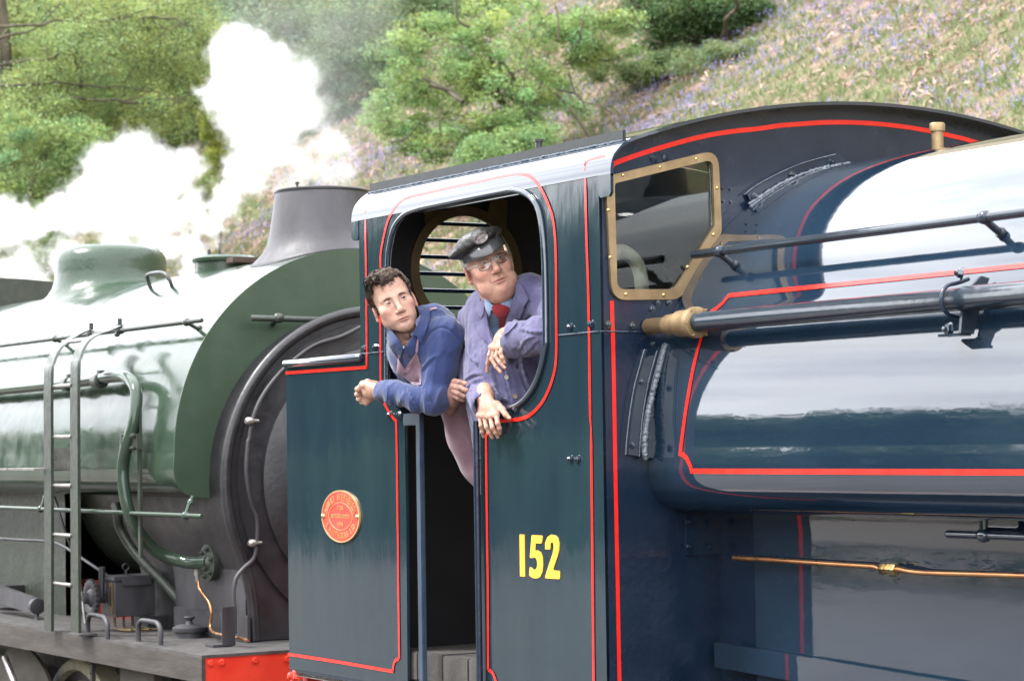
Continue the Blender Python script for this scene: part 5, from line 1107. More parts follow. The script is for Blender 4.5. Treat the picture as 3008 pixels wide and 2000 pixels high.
# ------------------------------------------------------------------ implicit surface modelling for bodies, clothes and hands
class Field:
    def __init__(s, lo, hi, h):
        s.lo = np.array(lo, float); s.h = h; s.n = np.ceil((np.array(hi) - s.lo) / h).astype(int) + 1
        s.ax = [(s.lo[i] + h * np.arange(s.n[i])).astype(np.float32) for i in range(3)]
        s.g = np.full(tuple(s.n), .2, np.float32)
    def block(s, lo, hi):
        a = np.clip(np.floor((np.array(lo) - s.lo) / s.h).astype(int), 0, s.n); b_ = np.clip(np.ceil((np.array(hi) - s.lo) / s.h).astype(int) + 1, 0, s.n)
        if np.any(b_ <= a): return None
        sl_ = tuple(slice(a[i], b_[i]) for i in range(3))
        X = s.ax[0][sl_[0]][:, None, None]; Y = s.ax[1][sl_[1]][None, :, None]; Z = s.ax[2][sl_[2]][None, None, :]
        return sl_, X, Y, Z
    @staticmethod
    def smin(a, b_, k):
        if k <= 0: return np.minimum(a, b_)
        h = np.clip(.5 + .5 * (b_ - a) / k, 0, 1); return b_ + (a - b_) * h - k * h * (1 - h)
    def op(s, q, d, k, sub): s.g[q] = -Field.smin(-s.g[q], d, k) if sub else Field.smin(s.g[q], d, k)
    def ell(s, c, r, k=.01, sub=False, R=None, pad=.03):
        c = np.asarray(c, float); r = np.asarray(r, float) * np.ones(3); m_ = r.max() if R is not None else r
        B_ = s.block(c - m_ - k - pad, c + m_ + k + pad)
        if B_ is None: return s
        q, X, Y, Z = B_; x, y, z = X - c[0], Y - c[1], Z - c[2]
        if R is not None:
            x, y, z = [R[i][0] * x + R[i][1] * y + R[i][2] * z for i in range(3)]
        k0 = np.sqrt((x / r[0]) ** 2 + (y / r[1]) ** 2 + (z / r[2]) ** 2); k1 = np.sqrt((x / r[0] ** 2) ** 2 + (y / r[1] ** 2) ** 2 + (z / r[2] ** 2) ** 2) + 1e-6
        s.op(q, (k0 * (k0 - 1) / k1).astype(np.float32), k, sub); return s
    def cap(s, a, b_, r0, r1=None, k=.01, sub=False, pad=.02):
        a = np.asarray(a, float); b_ = np.asarray(b_, float); r1 = r0 if r1 is None else r1; m_ = max(r0, r1) + k + pad
        B_ = s.block(np.minimum(a, b_) - m_, np.maximum(a, b_) + m_)
        if B_ is None: return s
        q, X, Y, Z = B_; d = b_ - a; L2 = d @ d + 1e-12
        t = np.clip(((X - a[0]) * d[0] + (Y - a[1]) * d[1] + (Z - a[2]) * d[2]) / L2, 0, 1)
        dist = np.sqrt((X - a[0] - t * d[0]) ** 2 + (Y - a[1] - t * d[1]) ** 2 + (Z - a[2] - t * d[2]) ** 2) - (r0 + (r1 - r0) * t)
        s.op(q, dist.astype(np.float32), k, sub); return s
    def chain(s, pts, rs, k=.01, sub=False, pad=.02):
        for i in range(len(pts) - 1): s.cap(pts[i], pts[i + 1], rs[i], rs[i + 1], k, sub, pad)
        return s
    def near(s, f, band=.03):
        """displace where close to the surface: f(points) -> offset outward"""
        m_ = np.abs(s.g) < band; ii = np.argwhere(m_); p = s.lo + ii * s.h; s.g[m_] -= f(p).astype(np.float32); return s
    def cut(s, f):
        """intersect with a half space given by f(X, Y, Z) > 0 removed"""
        X = s.ax[0][:, None, None]; Y = s.ax[1][None, :, None]; Z = s.ax[2][None, None, :]; s.g = np.maximum(s.g, f(X, Y, Z).astype(np.float32)); return s
    def sample(s, p):
        q = np.clip((p - s.lo) / s.h, 0, s.n - 1.001); i = q.astype(int); f = q - i; r = 0
        for a in (0, 1):
            for b_ in (0, 1):
                for c in (0, 1):
                    r = r + s.g[i[:, 0] + a, i[:, 1] + b_, i[:, 2] + c] * (f[:, 0] if a else 1 - f[:, 0]) * (f[:, 1] if b_ else 1 - f[:, 1]) * (f[:, 2] if c else 1 - f[:, 2])
        return r
    def raycast(s, u, v, off=0.0):
        d = ray(u, v); d = d / np.linalg.norm(d); cs = (np.array([(a[0], a[-1]) for a in s.ax])).T; cen = cs.mean(0); D0 = (cen - CAM) @ d
        t = np.arange(D0 - .6, D0 + .6, .002); p = CAM + d * t[:, None]; ok = np.all((p >= cs[0]) & (p <= cs[1]), 1); g = np.where(ok, s.sample(p), 1)
        i = np.argmax(g < 0)
        if not g[i] < 0: i = int(np.argmin(g))
        return p[i] - d * off
    def mesh(s):
        g = s.g; I = g < 0; n0, n1, n2 = g.shape
        c = np.zeros((n0 - 1, n1 - 1, n2 - 1), np.int8)
        for a in (0, 1):
            for b_ in (0, 1):
                for d in (0, 1): c += I[a:n0 - 1 + a, b_:n1 - 1 + b_, d:n2 - 1 + d]
        cells = np.argwhere((c > 0) & (c < 8)); idm = np.full(c.shape, -1, np.int32); idm[tuple(cells.T)] = np.arange(len(cells))
        acc = np.zeros((len(cells), 3)); cnt = np.zeros(len(cells))
        cr_ = [(a, b_, d) for a in (0, 1) for b_ in (0, 1) for d in (0, 1)]
        val = {q: g[cells[:, 0] + q[0], cells[:, 1] + q[1], cells[:, 2] + q[2]] for q in cr_}
        for axis in range(3):
            for q in cr_:
                if q[axis]: continue
                q2 = list(q); q2[axis] = 1; q2 = tuple(q2); v0, v1 = val[q], val[q2]; m_ = (v0 < 0) != (v1 < 0)
                t = v0[m_] / (v0[m_] - v1[m_]); p = np.tile(np.array(q, float), (m_.sum(), 1)); p[:, axis] = t; acc[m_] += p; cnt[m_] += 1
        V = s.lo + (cells + acc / cnt[:, None]) * s.h; Fs = []
        for axis in range(3):
            sl0 = [slice(None)] * 3; sl1 = [slice(None)] * 3; sl0[axis] = slice(0, -1); sl1[axis] = slice(1, None)
            a, b_ = I[tuple(sl0)], I[tuple(sl1)]; E_ = np.argwhere(a != b_); u_, v_ = [(1, 2), (2, 0), (0, 1)][axis]
            E_ = E_[(E_[:, u_] > 0) & (E_[:, v_] > 0) & (E_[:, u_] < g.shape[u_] - 1) & (E_[:, v_] < g.shape[v_] - 1)]
            def cid(du, dv): q = E_.copy(); q[:, u_] += du; q[:, v_] += dv; return idm[tuple(q.T)]
            Q = np.stack([cid(-1, -1), cid(0, -1), cid(0, 0), cid(-1, 0)], 1); flip = ~a[tuple(E_.T)]; Q[flip] = Q[flip][:, ::-1]; Fs.append(Q)
        return V, np.concatenate(Fs)
def cloth(name, c1, c2, weave=420, bmp=.25, rough=.85, scale=9, dirt=None):
    m, t, b = nodes(name); b.inputs['Roughness'].default_value = rough; b.inputs['Specular IOR Level'].default_value = .25
    b.inputs['Sheen Weight'].default_value = .25; b.inputs['Sheen Roughness'].default_value = .5
    v = coords(t); n = N(t, 'ShaderNodeTexNoise', Scale=scale, Detail=8, Roughness=.65); t.links.new(v, n.inputs['Vector'])
    col = ramp(t, n.outputs['Fac'], [(.33, c1), (.67, c2)])
    if dirt:
        n4 = N(t, 'ShaderNodeTexNoise', Scale=5.5, Detail=4); t.links.new(v, n4.inputs['Vector']); f_ = ramp(t, n4.outputs['Fac'], [(.56, (0, 0, 0)), (.68, (.8, .8, .8))])
        mxn = N(t, 'ShaderNodeMix'); mxn.data_type = 'RGBA'; t.links.new(f_, mxn.inputs['Factor']); t.links.new(col, mxn.inputs['A']); mxn.inputs['B'].default_value = (*dirt, 1); col = mxn.outputs['Result']
    t.links.new(col, b.inputs['Base Color'])
    n2 = N(t, 'ShaderNodeTexNoise', Scale=weave, Detail=2); t.links.new(v, n2.inputs['Vector']); bump(t, b, n2.outputs['Fac'], bmp, .002); return m
def skinmat(name):
    m, t, b = nodes(name); at = N(t, 'ShaderNodeAttribute'); at.attribute_name = 'Col'
    v = coords(t); n = N(t, 'ShaderNodeTexNoise', Scale=60, Detail=6); t.links.new(v, n.inputs['Vector'])
    mxn = N(t, 'ShaderNodeMix'); mxn.data_type = 'RGBA'; mxn.blend_type = 'MULTIPLY'; mxn.inputs['Factor'].default_value = 1
    t.links.new(at.outputs['Color'], mxn.inputs['A']); t.links.new(ramp(t, n.outputs['Fac'], [(.3, (.88, .80, .78)), (.7, (1.06, 1.06, 1.06))]), mxn.inputs['B'])
    t.links.new(mxn.outputs['Result'], b.inputs['Base Color']); b.inputs['Roughness'].default_value = .52; b.inputs['Specular IOR Level'].default_value = .28
    b.inputs['Subsurface Weight'].default_value = .12; b.inputs['Subsurface Radius'].default_value = (1, .35, .2); b.inputs['Subsurface Scale'].default_value = .006
    n2 = N(t, 'ShaderNodeTexNoise', Scale=260, Detail=3); t.links.new(v, n2.inputs['Vector']); bump(t, b, n2.outputs['Fac'], .12, .002); return m
SKIN = skinmat('skin')
def basis(u, v, yaw, pitch, roll):
    """axes (x to image right, y up, z toward the viewer) of a head at a pixel, then turned"""
    bk = -ray(u, v); bk /= np.linalg.norm(bk); up = UP - bk * (UP @ bk); up /= np.linalg.norm(up); rt = np.cross(up, bk)
    B0 = np.stack([rt, up, bk], 1); cy_, sy = math.cos(yaw), math.sin(yaw); cp, sp = math.cos(pitch), math.sin(pitch); cr_, sr = math.cos(roll), math.sin(roll)
    Ry = np.array([[cy_, 0, sy], [0, 1, 0], [-sy, 0, cy_]]); Rx = np.array([[1, 0, 0], [0, cp, -sp], [0, sp, cp]]); Rz = np.array([[cr_, -sr, 0], [sr, cr_, 0], [0, 0, 1]])
    return B0 @ Rz @ Ry @ Rx
def gs(p, c, r): return np.exp(-(((p - np.array(c)) / np.array(r)) ** 2).sum(1))
def head_field(old):
    f = Field((-.115, -.225, -.14), (.115, .15, .14), .0019); w_ = 1.06 if old else 1.0
    f.ell((0, .045, -.012), (.075 * w_, .088, .097), 0)
    f.ell((0, .062, .026), (.060 * w_, .050, .062), .02)
    f.ell((0, -.018, .030), ((.062 if old else .0575) * w_, .088, .060), .03)
    for s in (-1, 1):
        f.cap((s * (.050 if old else .046) * w_, -.045, -.005), (s * (.022 if old else .018), -.096, .068), .019, .016, .04)
        f.ell((s * .046 * w_, -.012, .056), (.021, .022, .026), .03)
        f.cap((s * .046, .034, .068), (s * .013, .031, .087), .0080, .0080, .020)
    f.ell((0, -.058, .072), (.034, .030, .026), .02)
    for s in (-1, 1): f.ell((s * .034, -.050, .052), (.024, .034, .026), .02)
    f.ell((0, -.099, .077), (.022, .017, .019), .018)
    if old:
        for s in (-1, 1):
            f.ell((s * .045, -.075, .045), (.032, .036, .036), .02); f.ell((s * .043, -.026, .068), (.025, .022, .023), .015)
        f.ell((0, -.118, .035), (.052, .030, .045), .025); f.ell((0, -.098, .084), (.020, .013, .014), .012)
    # sockets, nose, mouth
    for s in (-1, 1): f.ell((s * .031, .015, .105), (.018, .0115, .019), .014, True)
    nt_ = .0135 if old else .0112; bz = .004 if old else 0
    f.cap((0, .020, .087), (0, -.020, .110 + bz), .0080, .0095 + bz * .4, .013); f.ell((0, -.027, .111 + bz), (nt_ * 1.05, nt_ * .9, nt_), .007)
    for s in (-1, 1):
        f.ell((s * .0135, -.0315, .101 + bz), (.0085 + bz * .3, .0075, .0105), .006); f.ell((s * .0068, -.0405, .1075 + bz), (.0038, .0035, .006), .002, True)
    f.cap((0, -.042, .099), (0, -.054, .100), .003, .003, .004)
    up = [(-.0290, -.0655, .0850), (-.010, -.0600, .0975), (0, -.0618, .0990), (.010, -.0600, .0975), (.0290, -.0655, .0850)]
    lw = [(-.025, -.0680, .0865), (-.008, -.0718, .0970), (.008, -.0718, .0970), (.025, -.0680, .0865)]
    th_ = .0030 if old else .0040
    f.chain(up, [th_ * .6, th_, th_, th_, th_ * .6], .004); f.chain(lw, [th_ * .7, th_ * 1.25, th_ * 1.25, th_ * .7], .004)
    mw = .003; ml = [(-.0275 - mw, -.0672, .0875), (-.012, -.0650, .0995), (0, -.0660, .1020), (.012, -.0650, .0995), (.0275 + mw, -.0672, .0875)]
    f.chain(ml, [.0014, .0019, .0019, .0019, .0014], .0025, True)
    f.cap((-.010, -.082, .097), (.010, -.082, .097), .004, .004, .008, True)
    for s in (-1, 1):      # lids over the eyeballs
        f.ell((s * .031, .0135, .0765), .0142, .005); f.ell((s * .031, .0130, .0905), (.0118, .0025 if old else .0030, .010), .0010, True)
        f.cap((s * .019, .0215, .0885), (s * .043, .0205, .0805), .0016, .0016, .003, True)
        # ears
        q = math.radians(22) * s; R_ = [(math.cos(q), 0, -math.sin(q)), (0, 1, 0), (math.sin(q), 0, math.cos(q))]
        ex = .0795 * w_; big = 1.12 if old else 1.0
        f.ell((s * ex, -.002, -.012), (.0075, .031 * big, .0185), .006, False, R_); f.ell((s * (ex + .006), .001, -.008), (.006, .019, .010), .004, True, R_)
        f.ell((s * (ex + .002), -.027 * big, -.004), (.006, .009, .008), .004)
    if old:
        for s in (-1, 1):
            f.chain([(s * .018, -.030, .101), (s * .030, -.046, .093), (s * .036, -.066, .084)], [.0018, .0022, .0014], .005, True)
            f.chain([(s * .020, .001, .0935), (s * .032, -.004, .090), (s * .042, .001, .083)], [.0014, .0018, .0012], .004, True)
            f.chain([(s * .030, -.074, .084), (s * .032, -.092, .076)], [.0016, .0012], .004, True)
            f.chain([(s * .003, .036, .0955), (s * .004, .046, .094)], [.0013, .001], .003, True)
        pass
    # neck
    nr = .064 if old else .054
    f.cap((0, -.05, -.02), (0, -.142, -.050), nr, nr * .98, .03)
    if not old: f.ell((0, -.130, .012), (.011, .015, .012), .014)
    f.near(lambda p: (vnoise3(p * 55, 3) - .5) * (.0016 if old else .0007), .01)
    return f
def warp_y(V):
    V = V.copy(); y = V[:, 1]; t = np.clip((y + .098) / .06, 0, 1) * np.clip((.10 - y) / .07, 0, 1); t = t * t * (3 - 2 * t); V[:, 1] = y - .0085 * t; return V
def skin_cols(V, old, base):
    c = np.tile(np.array(base, float), (len(V), 1)); A = np.abs(V[:, 0]); W = np.stack([A, V[:, 1], V[:, 2]], 1)
    red = .55 * gs(W, (.046, -.022, .075), (.024, .020, .04)) + .5 * gs(W, (0, -.027, .118), (.016, .014, .02)) + .6 * gs(W, (.083, 0, -.01), (.012, .035, .03)) + .25 * gs(W, (0, -.095, .09), (.02, .016, .03)) + .2 * gs(W, (.0, .08, .085), (.05, .03, .04))
    if old: red = red * 1.25
    c *= 1 - red[:, None] * np.array([.04, .30, .28])
    lips = np.clip(gs(W, (.0, -.0655, .10), (.027, .0085, .02)) * 1.6 - .45, 0, 1)[:, None]; c = c * (1 - lips) + np.array([.34, .115, .10] if not old else [.36, .15, .12]) * lips
    mouth = np.clip(gs(W, (.0, -.066, .098), (.031, .0020, .022)) * 2.3 - .9, 0, 1)[:, None]; c = c * (1 - mouth * .8) + np.array([.07, .025, .02]) * mouth * .8
    br = np.clip(gs(np.stack([A, V[:, 1] + .10 * np.abs(A - .026), V[:, 2]], 1), (.031, .0305, .09), (.020, .0050, .03)) * 2.6 - .7, 0, 1)[:, None]
    bc = np.array([.030, .018, .013]) if not old else np.array([.24, .17, .13]); c = c * (1 - br * (.85 if not old else .55)) + bc * br * (.85 if not old else .55)
    if not old:
        st = np.clip(gs(W, (.03, -.088, .06), (.045, .026, .06)) * 1.2 - .2, 0, .28)[:, None]; c = c * (1 - st) + np.array([.17, .12, .105]) * st
    lid = np.clip(gs(W, (.031, .0185, .09), (.014, .0032, .02)) * 1.3 - .5, 0, 1)[:, None]; c = c * (1 - lid * .5) + np.array([.12, .06, .045]) * lid * .5
    return c
def eye_parts(B_, o, root, look, iris, sc=1.0, dy=0.0):
    EW = bpy.data.materials.get('eye_white') or mat('eye_white', (.19, .165, .155), (.22, .19, .18), rough=.15); IR = mat('iris', iris, rough=.12, scale=40); PU = bpy.data.materials.get('pupil') or mat('pupil', (.004, .004, .004), rough=.08)
    for s in (-1, 1):
        c = np.array([s * .031, .0135 + dy, .0765]); b = MB(); b.lathe(o + B_ @ (c * sc - np.array([0, 0, .0127 * sc])), B_[:, 2], [(.0128 * sc * math.sin(q), .0127 * sc * (1 - math.cos(q))) for q in np.linspace(.02, math.pi - .02, 16)], 20)
        e = b.obj('eye', EW, root, 70); g = np.array([look[0], look[1], 1.0]); g /= np.linalg.norm(g)
        for r_, z_, m_, nm in ((.0070, .0112, IR, 'iris'), (.0034, .0125, PU, 'pupil')):
            pc_ = c + g * z_; MB().lathe(o + B_ @ (pc_ * sc), B_ @ g, [(r_ * sc, 0), (r_ * .85 * sc, .0009), (.0001, .0012)], 16).obj(nm, m_, e, 70)
def to_world(V, B_, o, sc=1.0): return (V * sc) @ B_.T + o
def drape(name, px, fld, m_, parent, off=.004, thick=.003, step=7, smooth=60, fine=None):
    """cloth piece cut to a pixel outline and laid on the body under it"""
    from mathutils.geometry import delaunay_2d_cdt
    px = [np.array(p, float) for p in px]; bd = []
    for i in range(len(px)):
        a, b_ = px[i], px[(i + 1) % len(px)]; n = max(1, int(np.linalg.norm(b_ - a) / step))
        for k in range(n): bd.append(a + (b_ - a) * k / n)
    P2 = np.array(bd); n0 = len(bd); lo, hi = P2.min(0), P2.max(0); ins = []
    def inside(p):
        c = False; j = len(px) - 1
        for i in range(len(px)):
            if (px[i][1] > p[1]) != (px[j][1] > p[1]) and p[0] < (px[j][0] - px[i][0]) * (p[1] - px[i][1]) / (px[j][1] - px[i][1]) + px[i][0]: c = not c
            j = i
        return c
    for a in np.arange(lo[0] + step / 2, hi[0], step):
        for c in np.arange(lo[1] + step / 2, hi[1], step):
            q = np.array([a, c])
            if inside(q) and np.min(np.linalg.norm(P2 - q, axis=1)) > step * .45: ins.append(q)
    allp = [Vector(q) for q in list(bd) + ins]
    r = delaunay_2d_cdt(allp, [(i, (i + 1) % n0) for i in range(n0)], [list(range(n0))], 1, 1e-5)
    pts = [np.array(p) for p in r[0]]; tris = [tuple(t) for t in r[2]]; V = []
    for p in pts:
        o_ = off if np.isscalar(off) else off(p); V.append(fld.raycast(p[0], p[1], o_))
    V = np.array(V); n = len(V); vd = V - CAM; vd /= np.linalg.norm(vd, axis=1)[:, None]; V2 = V + vd * thick
    ed = {}
    for t in tris:
        for i in range(3): e = (t[i], t[(i + 1) % 3]); ed[e] = 1
    F = list(tris) + [tuple(n + i for i in t[::-1]) for t in tris] + [(a, b_, n + b_, n + a) for (a, b_) in ed if (b_, a) not in ed]
    b = MB(); b.add(np.concatenate([V, V2]), F); return b.obj(name, m_, parent, smooth)
def PX(*q): return P(q[0], q[1], Y=q[2])
def FB(u0, v0, u1, v1, y0, y1, h, pad=.02):
    c = np.array([P(u, v, Y=y) for u in (u0, u1) for v in (v0, v1) for y in (y0, y1)]); return Field(c.min(0) - pad, c.max(0) + pad, h)
PXM = None
def carve(fld, poly, ymax, soft=1.0):
    """open a garment where an outline lies on its front"""
    X = fld.ax[0][:, None, None] - CAM[0]; Y = fld.ax[1][None, :, None] - CAM[1]; Z = fld.ax[2][None, None, :] - CAM[2]
    dp = X * FW[0] + Y * FW[1] + Z * FW[2]; u = IW / 2 + FPX * (X * RT[0] + Y * RT[1] + Z * RT[2]) / dp; v = IH / 2 - FPX * (X * UP[0] + Y * UP[1] + Z * UP[2]) / dp
    dist = np.full(fld.g.shape, 1e9, np.float32); ins = np.zeros(fld.g.shape, bool); n = len(poly)
    for i in range(n):
        a, b_ = poly[i], poly[(i + 1) % n]; ex, ey = b_[0] - a[0], b_[1] - a[1]; t = np.clip(((u - a[0]) * ex + (v - a[1]) * ey) / (ex * ex + ey * ey), 0, 1)
        dist = np.minimum(dist, np.hypot(u - a[0] - t * ex, v - a[1] - t * ey)); c = ((a[1] > v) != (b_[1] > v)) & (u < ex * (v - a[1]) / (ey if ey else 1e-9) + a[0]); ins ^= c
    sd = np.where(ins, dist, -dist) / 800.0
    sd = np.minimum(sd, (ymax - fld.ax[1][None, :, None])); fld.g = np.maximum(fld.g, sd.astype(np.float32))
def ridge(fld, px, r=.006, k=.012, depth=.5, sub=False):
    pts = [fld.raycast(u, v, -r * depth) for u, v in px]
    pts = catmull(pts, 3); n = len(pts); fld.chain(pts, [r * (.35 + .65 * math.sin(math.pi * (i + .5) / (n + .5))) for i in range(n)], k, sub)
def fold(fld, px, r=.007):
    """a soft crease: ridge with a valley beside it"""
    ridge(fld, px, r, .010, .25); ridge(fld, [(u - 2, v + 9) for u, v in px], r * .9, .007, -.62, True)
def finish(fld, name, m_, parent, cols=None, passes=2):
    V, F = fld.mesh(); o = mk(name, V, F, m_, parent, 180, cols(V) if cols is not None else None); return o, V
def hand(fld, wrist, palm, fingers, r=.0088, thumb=None):
    """wrist point and radius; palm: list of knuckle points; fingers: chains from knuckle to tip"""
    for mc in palm: fld.cap(wrist[0], mc, wrist[1] * .62, r * 1.25, .014)
    for i in range(len(palm) - 1): fld.cap(palm[i], palm[i + 1], r * 1.2, r * 1.2, .010)
    for ch in fingers:
        n = len(ch); fld.chain(ch, [r * (1.08 - .10 * i) for i in range(n)], .0035)
        for q in ch[1:-1]: fld.ell(q, r * 1.04, .003)
    if thumb is not None:
        n = len(thumb); fld.chain(thumb, [r * (1.7 - .55 * i / (n - 1) * 1.0 - .12 * i) for i in range(n)], .007)

# ================================================================== the younger man leaning out of the doorway
YSH = cloth('blue_work_shirt', (.017, .030, .095), (.027, .043, .125), weave=500, dirt=(.028, .030, .062))
PINK = cloth('faded_pink_drill', (.20, .115, .145), (.27, .165, .20), weave=350)
man1 = empty('person', P(1400, 2000, Y=.3), 'dark haired person in blue shirt and pink overalls leaning on the cab door bar', 'person')
u1, v1 = 1157, 893; o1c = P(u1, v1, Y=-.15); B1 = basis(u1, v1, math.radians(8), math.radians(-3), math.radians(22))
hf = head_field(False); Vh, Fh = hf.mesh(); c_h = skin_cols(Vh, False, (.47, .295, .225)); S1 = .975; Wh = to_world(warp_y(Vh), B1, o1c, S1)
# hands of the younger man
f1 = FB(1035, 1205, 1175, 1100, -.21, -.09, .0019)
wr = PX(1128, 1146, -.135); kn = [PX(1066, 1128, -.17), PX(1060, 1143, -.16), PX(1062, 1157, -.145), PX(1070, 1168, -.13)]
fg = [[kn[0], PX(1050, 1143, -.185), PX(1060, 1158, -.15), PX(1078, 1158, -.135)], [kn[1], PX(1049, 1158, -.175), PX(1062, 1170, -.15), PX(1080, 1168, -.14)],
      [kn[2], PX(1054, 1172, -.165), PX(1068, 1180, -.145), PX(1084, 1174, -.14)], [kn[3], PX(1063, 1180, -.15), PX(1076, 1184, -.14), PX(1088, 1176, -.135)]]
hand(f1, (wr, .034), kn, fg, .0095); f1.ell(PX(1090, 1148, -.142), (.040, .030, .030), .02); f1.cap(wr, PX(1160, 1150, -.13), .027, .030, .012)
f1.chain([PX(1105, 1128, -.12), PX(1080, 1122, -.155), PX(1066, 1132, -.18)], [.013, .011, .009], .008)
Vf, Ff = f1.mesh()
f2 = FB(1290, 1230, 1390, 1095, -.07, .06, .0022)
for q in ([(1336, 1121, -.02), (1352, 1123, -.03), (1372, 1128, -.02)], [(1334, 1135, -.025), (1352, 1140, -.04), (1374, 1148, -.03)], [(1336, 1150, -.025), (1350, 1156, -.04), (1366, 1164, -.03)], [(1338, 1163, -.02), (1350, 1170, -.03), (1362, 1174, -.02)]):
    f2.chain([PX(*k) for k in q], [.0125, .011, .010], .004)
f2.chain([PX(1344, 1140, .0), PX(1334, 1170, .0), PX(1322, 1200, .02)], [.033, .032, .027], .015)
Vg, Fg = f2.mesh()
hc = lambda V: np.tile(np.array([.44, .27, .20]), (len(V), 1)) * (.92 + .16 * vnoise3(V * 70, 5))[:, None]
dirty = np.tile(np.array([.25, .14, .11]), (len(Vg), 1)) * (.55 + .7 * vnoise3(Vg * 60, 8))[:, None]
# continuous body under the clothes
fb1 = FB(1120, 1420, 1470, 920, -.2, .45, .009)
nb0 = o1c + B1 @ np.array([0, -.15, -.045]); body = [nb0, PX(1245, 1030, .07), PX(1345, 1130, .19), PX(1440, 1300, .32)]
fb1.chain(body, [.050, .060, .07, .08], .04); fb1.chain([PX(1250, 1000, .04), PX(1300, 990, .02), PX(1282, 1168, -.05), PX(1160, 1150, -.125)], [.06, .05, .04, .026], .03)
Vb, Fb = fb1.mesh()
Vall = np.concatenate([Wh, Vf, Vg, Vb]); Fall = np.concatenate([Fh, Ff + len(Wh), Fg + len(Wh) + len(Vf), Fb + len(Wh) + len(Vf) + len(Vg)])
call = np.concatenate([c_h, hc(Vf), dirty, hc(Vb)])
mk('body', Vall, Fall, SKIN, man1, 180, call)
eye_parts(B1, o1c, man1, (.22, .16), (.035, .05, .065), S1, -.0085)
# hair
hh = Field((-.11, -.08, -.14), (.11, .17, .12), .0019)
hh.ell((0, .050, -.020), (.0825, .092, .100), 0); hh.ell((0, .098, .030), (.060, .034, .055), .03); hh.ell((-.02, .112, .02), (.055, .028, .055), .02)
def hairline(X, Y, Z):
    A = np.abs(X); front = .088 + .020 * np.clip((A - .022) / .03, 0, 1) + .0 * X - .012 * np.exp(-((X + .012) / .02) ** 2)
    side_ = np.where(Z > .018, front, np.where(Z > -.008, front + (-.004 - front) * np.clip((.018 - Z) / .008, 0, 1), np.where(Z > -.03, .030, -.055)))
    t = np.clip((.060 - Z) / .030, 0, 1); lineh = np.where(Z > .030, front * 1.0 - .045 * t * np.clip((A - .055) / .012, 0, 1), side_); return (lineh - Y) * .8
hh.cut(hairline)
hh.near(lambda p: (vnoise3(np.stack([p[:, 0] * 95 + p[:, 2] * 60, p[:, 1] * 90, p[:, 2] * 38], 1), 11) - .42) * .009 + (vnoise3(p * 42, 15) - .4) * .006, .016)
Vx, Fx = hh.mesh(); hcol = (.75 + .7 * vnoise3(np.stack([Vx[:, 0] * 300, Vx[:, 1] * 160, Vx[:, 2] * 70], 1), 17))[:, None] * np.array([.060, .043, .033])
hm, t, b = nodes('brown_hair'); at = N(t, 'ShaderNodeAttribute'); at.attribute_name = 'Col'; t.links.new(at.outputs['Color'], b.inputs['Base Color']); b.inputs['Roughness'].default_value = .65; b.inputs['Specular IOR Level'].default_value = .25
nn_ = N(t, 'ShaderNodeTexNoise', Scale=180, Detail=4); t.links.new(coords(t, (1, 1, .35)), nn_.inputs['Vector']); bump(t, b, nn_.outputs['Fac'], .7, .004)
HV, HF = [to_world(Vx, B1, o1c, S1)], [Fx]
# loose locks that roughen the outline and the fringe
sel = RNG.choice(len(Vx), 5200); p0 = Vx[sel]; ncen = p0 - np.array([0, .045, -.02]); ncen /= np.linalg.norm(ncen, axis=1)[:, None]
tdir = np.stack([-.25 + .5 * RNG.normal(size=5200) * .5, -.25 * np.ones(5200), .8 * np.ones(5200)], 1) + .5 * unit(5200); tdir -= ncen * (tdir * ncen).sum(1)[:, None]; tdir /= np.linalg.norm(tdir, axis=1)[:, None]
Ls = RNG.uniform(.012, .026, 5200)[:, None]; sv = np.cross(ncen, tdir) * .0009; pts4 = np.stack([p0 - sv - ncen * .002, p0 + sv - ncen * .002, p0 + tdir * Ls * .55 + ncen * .004 + sv * .7, p0 + tdir * Ls + ncen * .002], 1).reshape(-1, 3)
HV.append(to_world(pts4, B1, o1c, S1)); HF.append(np.arange(4 * 5200).reshape(-1, 4) + len(Vx))
hc2 = np.repeat(RNG.uniform(.7, 1.7, 5200)[:, None] * np.array([.062, .045, .035]), 4, 0)
mk('hair', np.concatenate(HV), np.concatenate(HF), hm, man1, 180, np.concatenate([hcol, hc2]))
# shirt
fs = FB(1090, 1330, 1420, 880, -.19, .36, .0042)
fs.chain([PX(1210, 988, -.09), PX(1252, 1028, .0), PX(1335, 1105, .16), PX(1405, 1190, .26)], [.088, .135, .115, .10], .05)
fs.chain([PX(1225, 962, -.05), PX(1275, 955, .02), PX(1306, 992, .0)], [.072, .070, .066], .03)
fs.chain([PX(1306, 992, .0), PX(1288, 1090, -.03), PX(1275, 1170, -.06)], [.068, .057, .053], .03)
fs.chain([PX(1278, 1172, -.06), PX(1225, 1170, -.10), PX(1160, 1153, -.13), PX(1130, 1147, -.14)], [.051, .044, .037, .0355], .022)
fs.chain([PX(1205, 1020, .06), PX(1165, 1060, .10), PX(1200, 1190, .2)], [.08, .07, .06], .04)
fs.cap(PX(1180, 1155, -.12), PX(1127, 1146, -.14), .040, .0385, .004)
def ridged(p, A, s): n = vnoise3(p @ A.T, s); r = 1 - np.abs(2 * n - 1); return r * r
fa_ = PX(1130, 1147, -.14) - PX(1280, 1180, -.06); fa_ /= np.linalg.norm(fa_); sa, sb, _ = frame_of(fa_)
AF = np.stack([fa_ * 30 + sa * 12, sa * 10, sb * 10]); ua_ = PX(1308, 985, 0.) - PX(1280, 1180, -.06); ua_ /= np.linalg.norm(ua_); sa2, sb2, _ = frame_of(ua_); AU = np.stack([ua_ * 11 + sa2 * 8, sa2 * 22, sb2 * 22]); zel = PX(1280, 1145, -.06)[2]
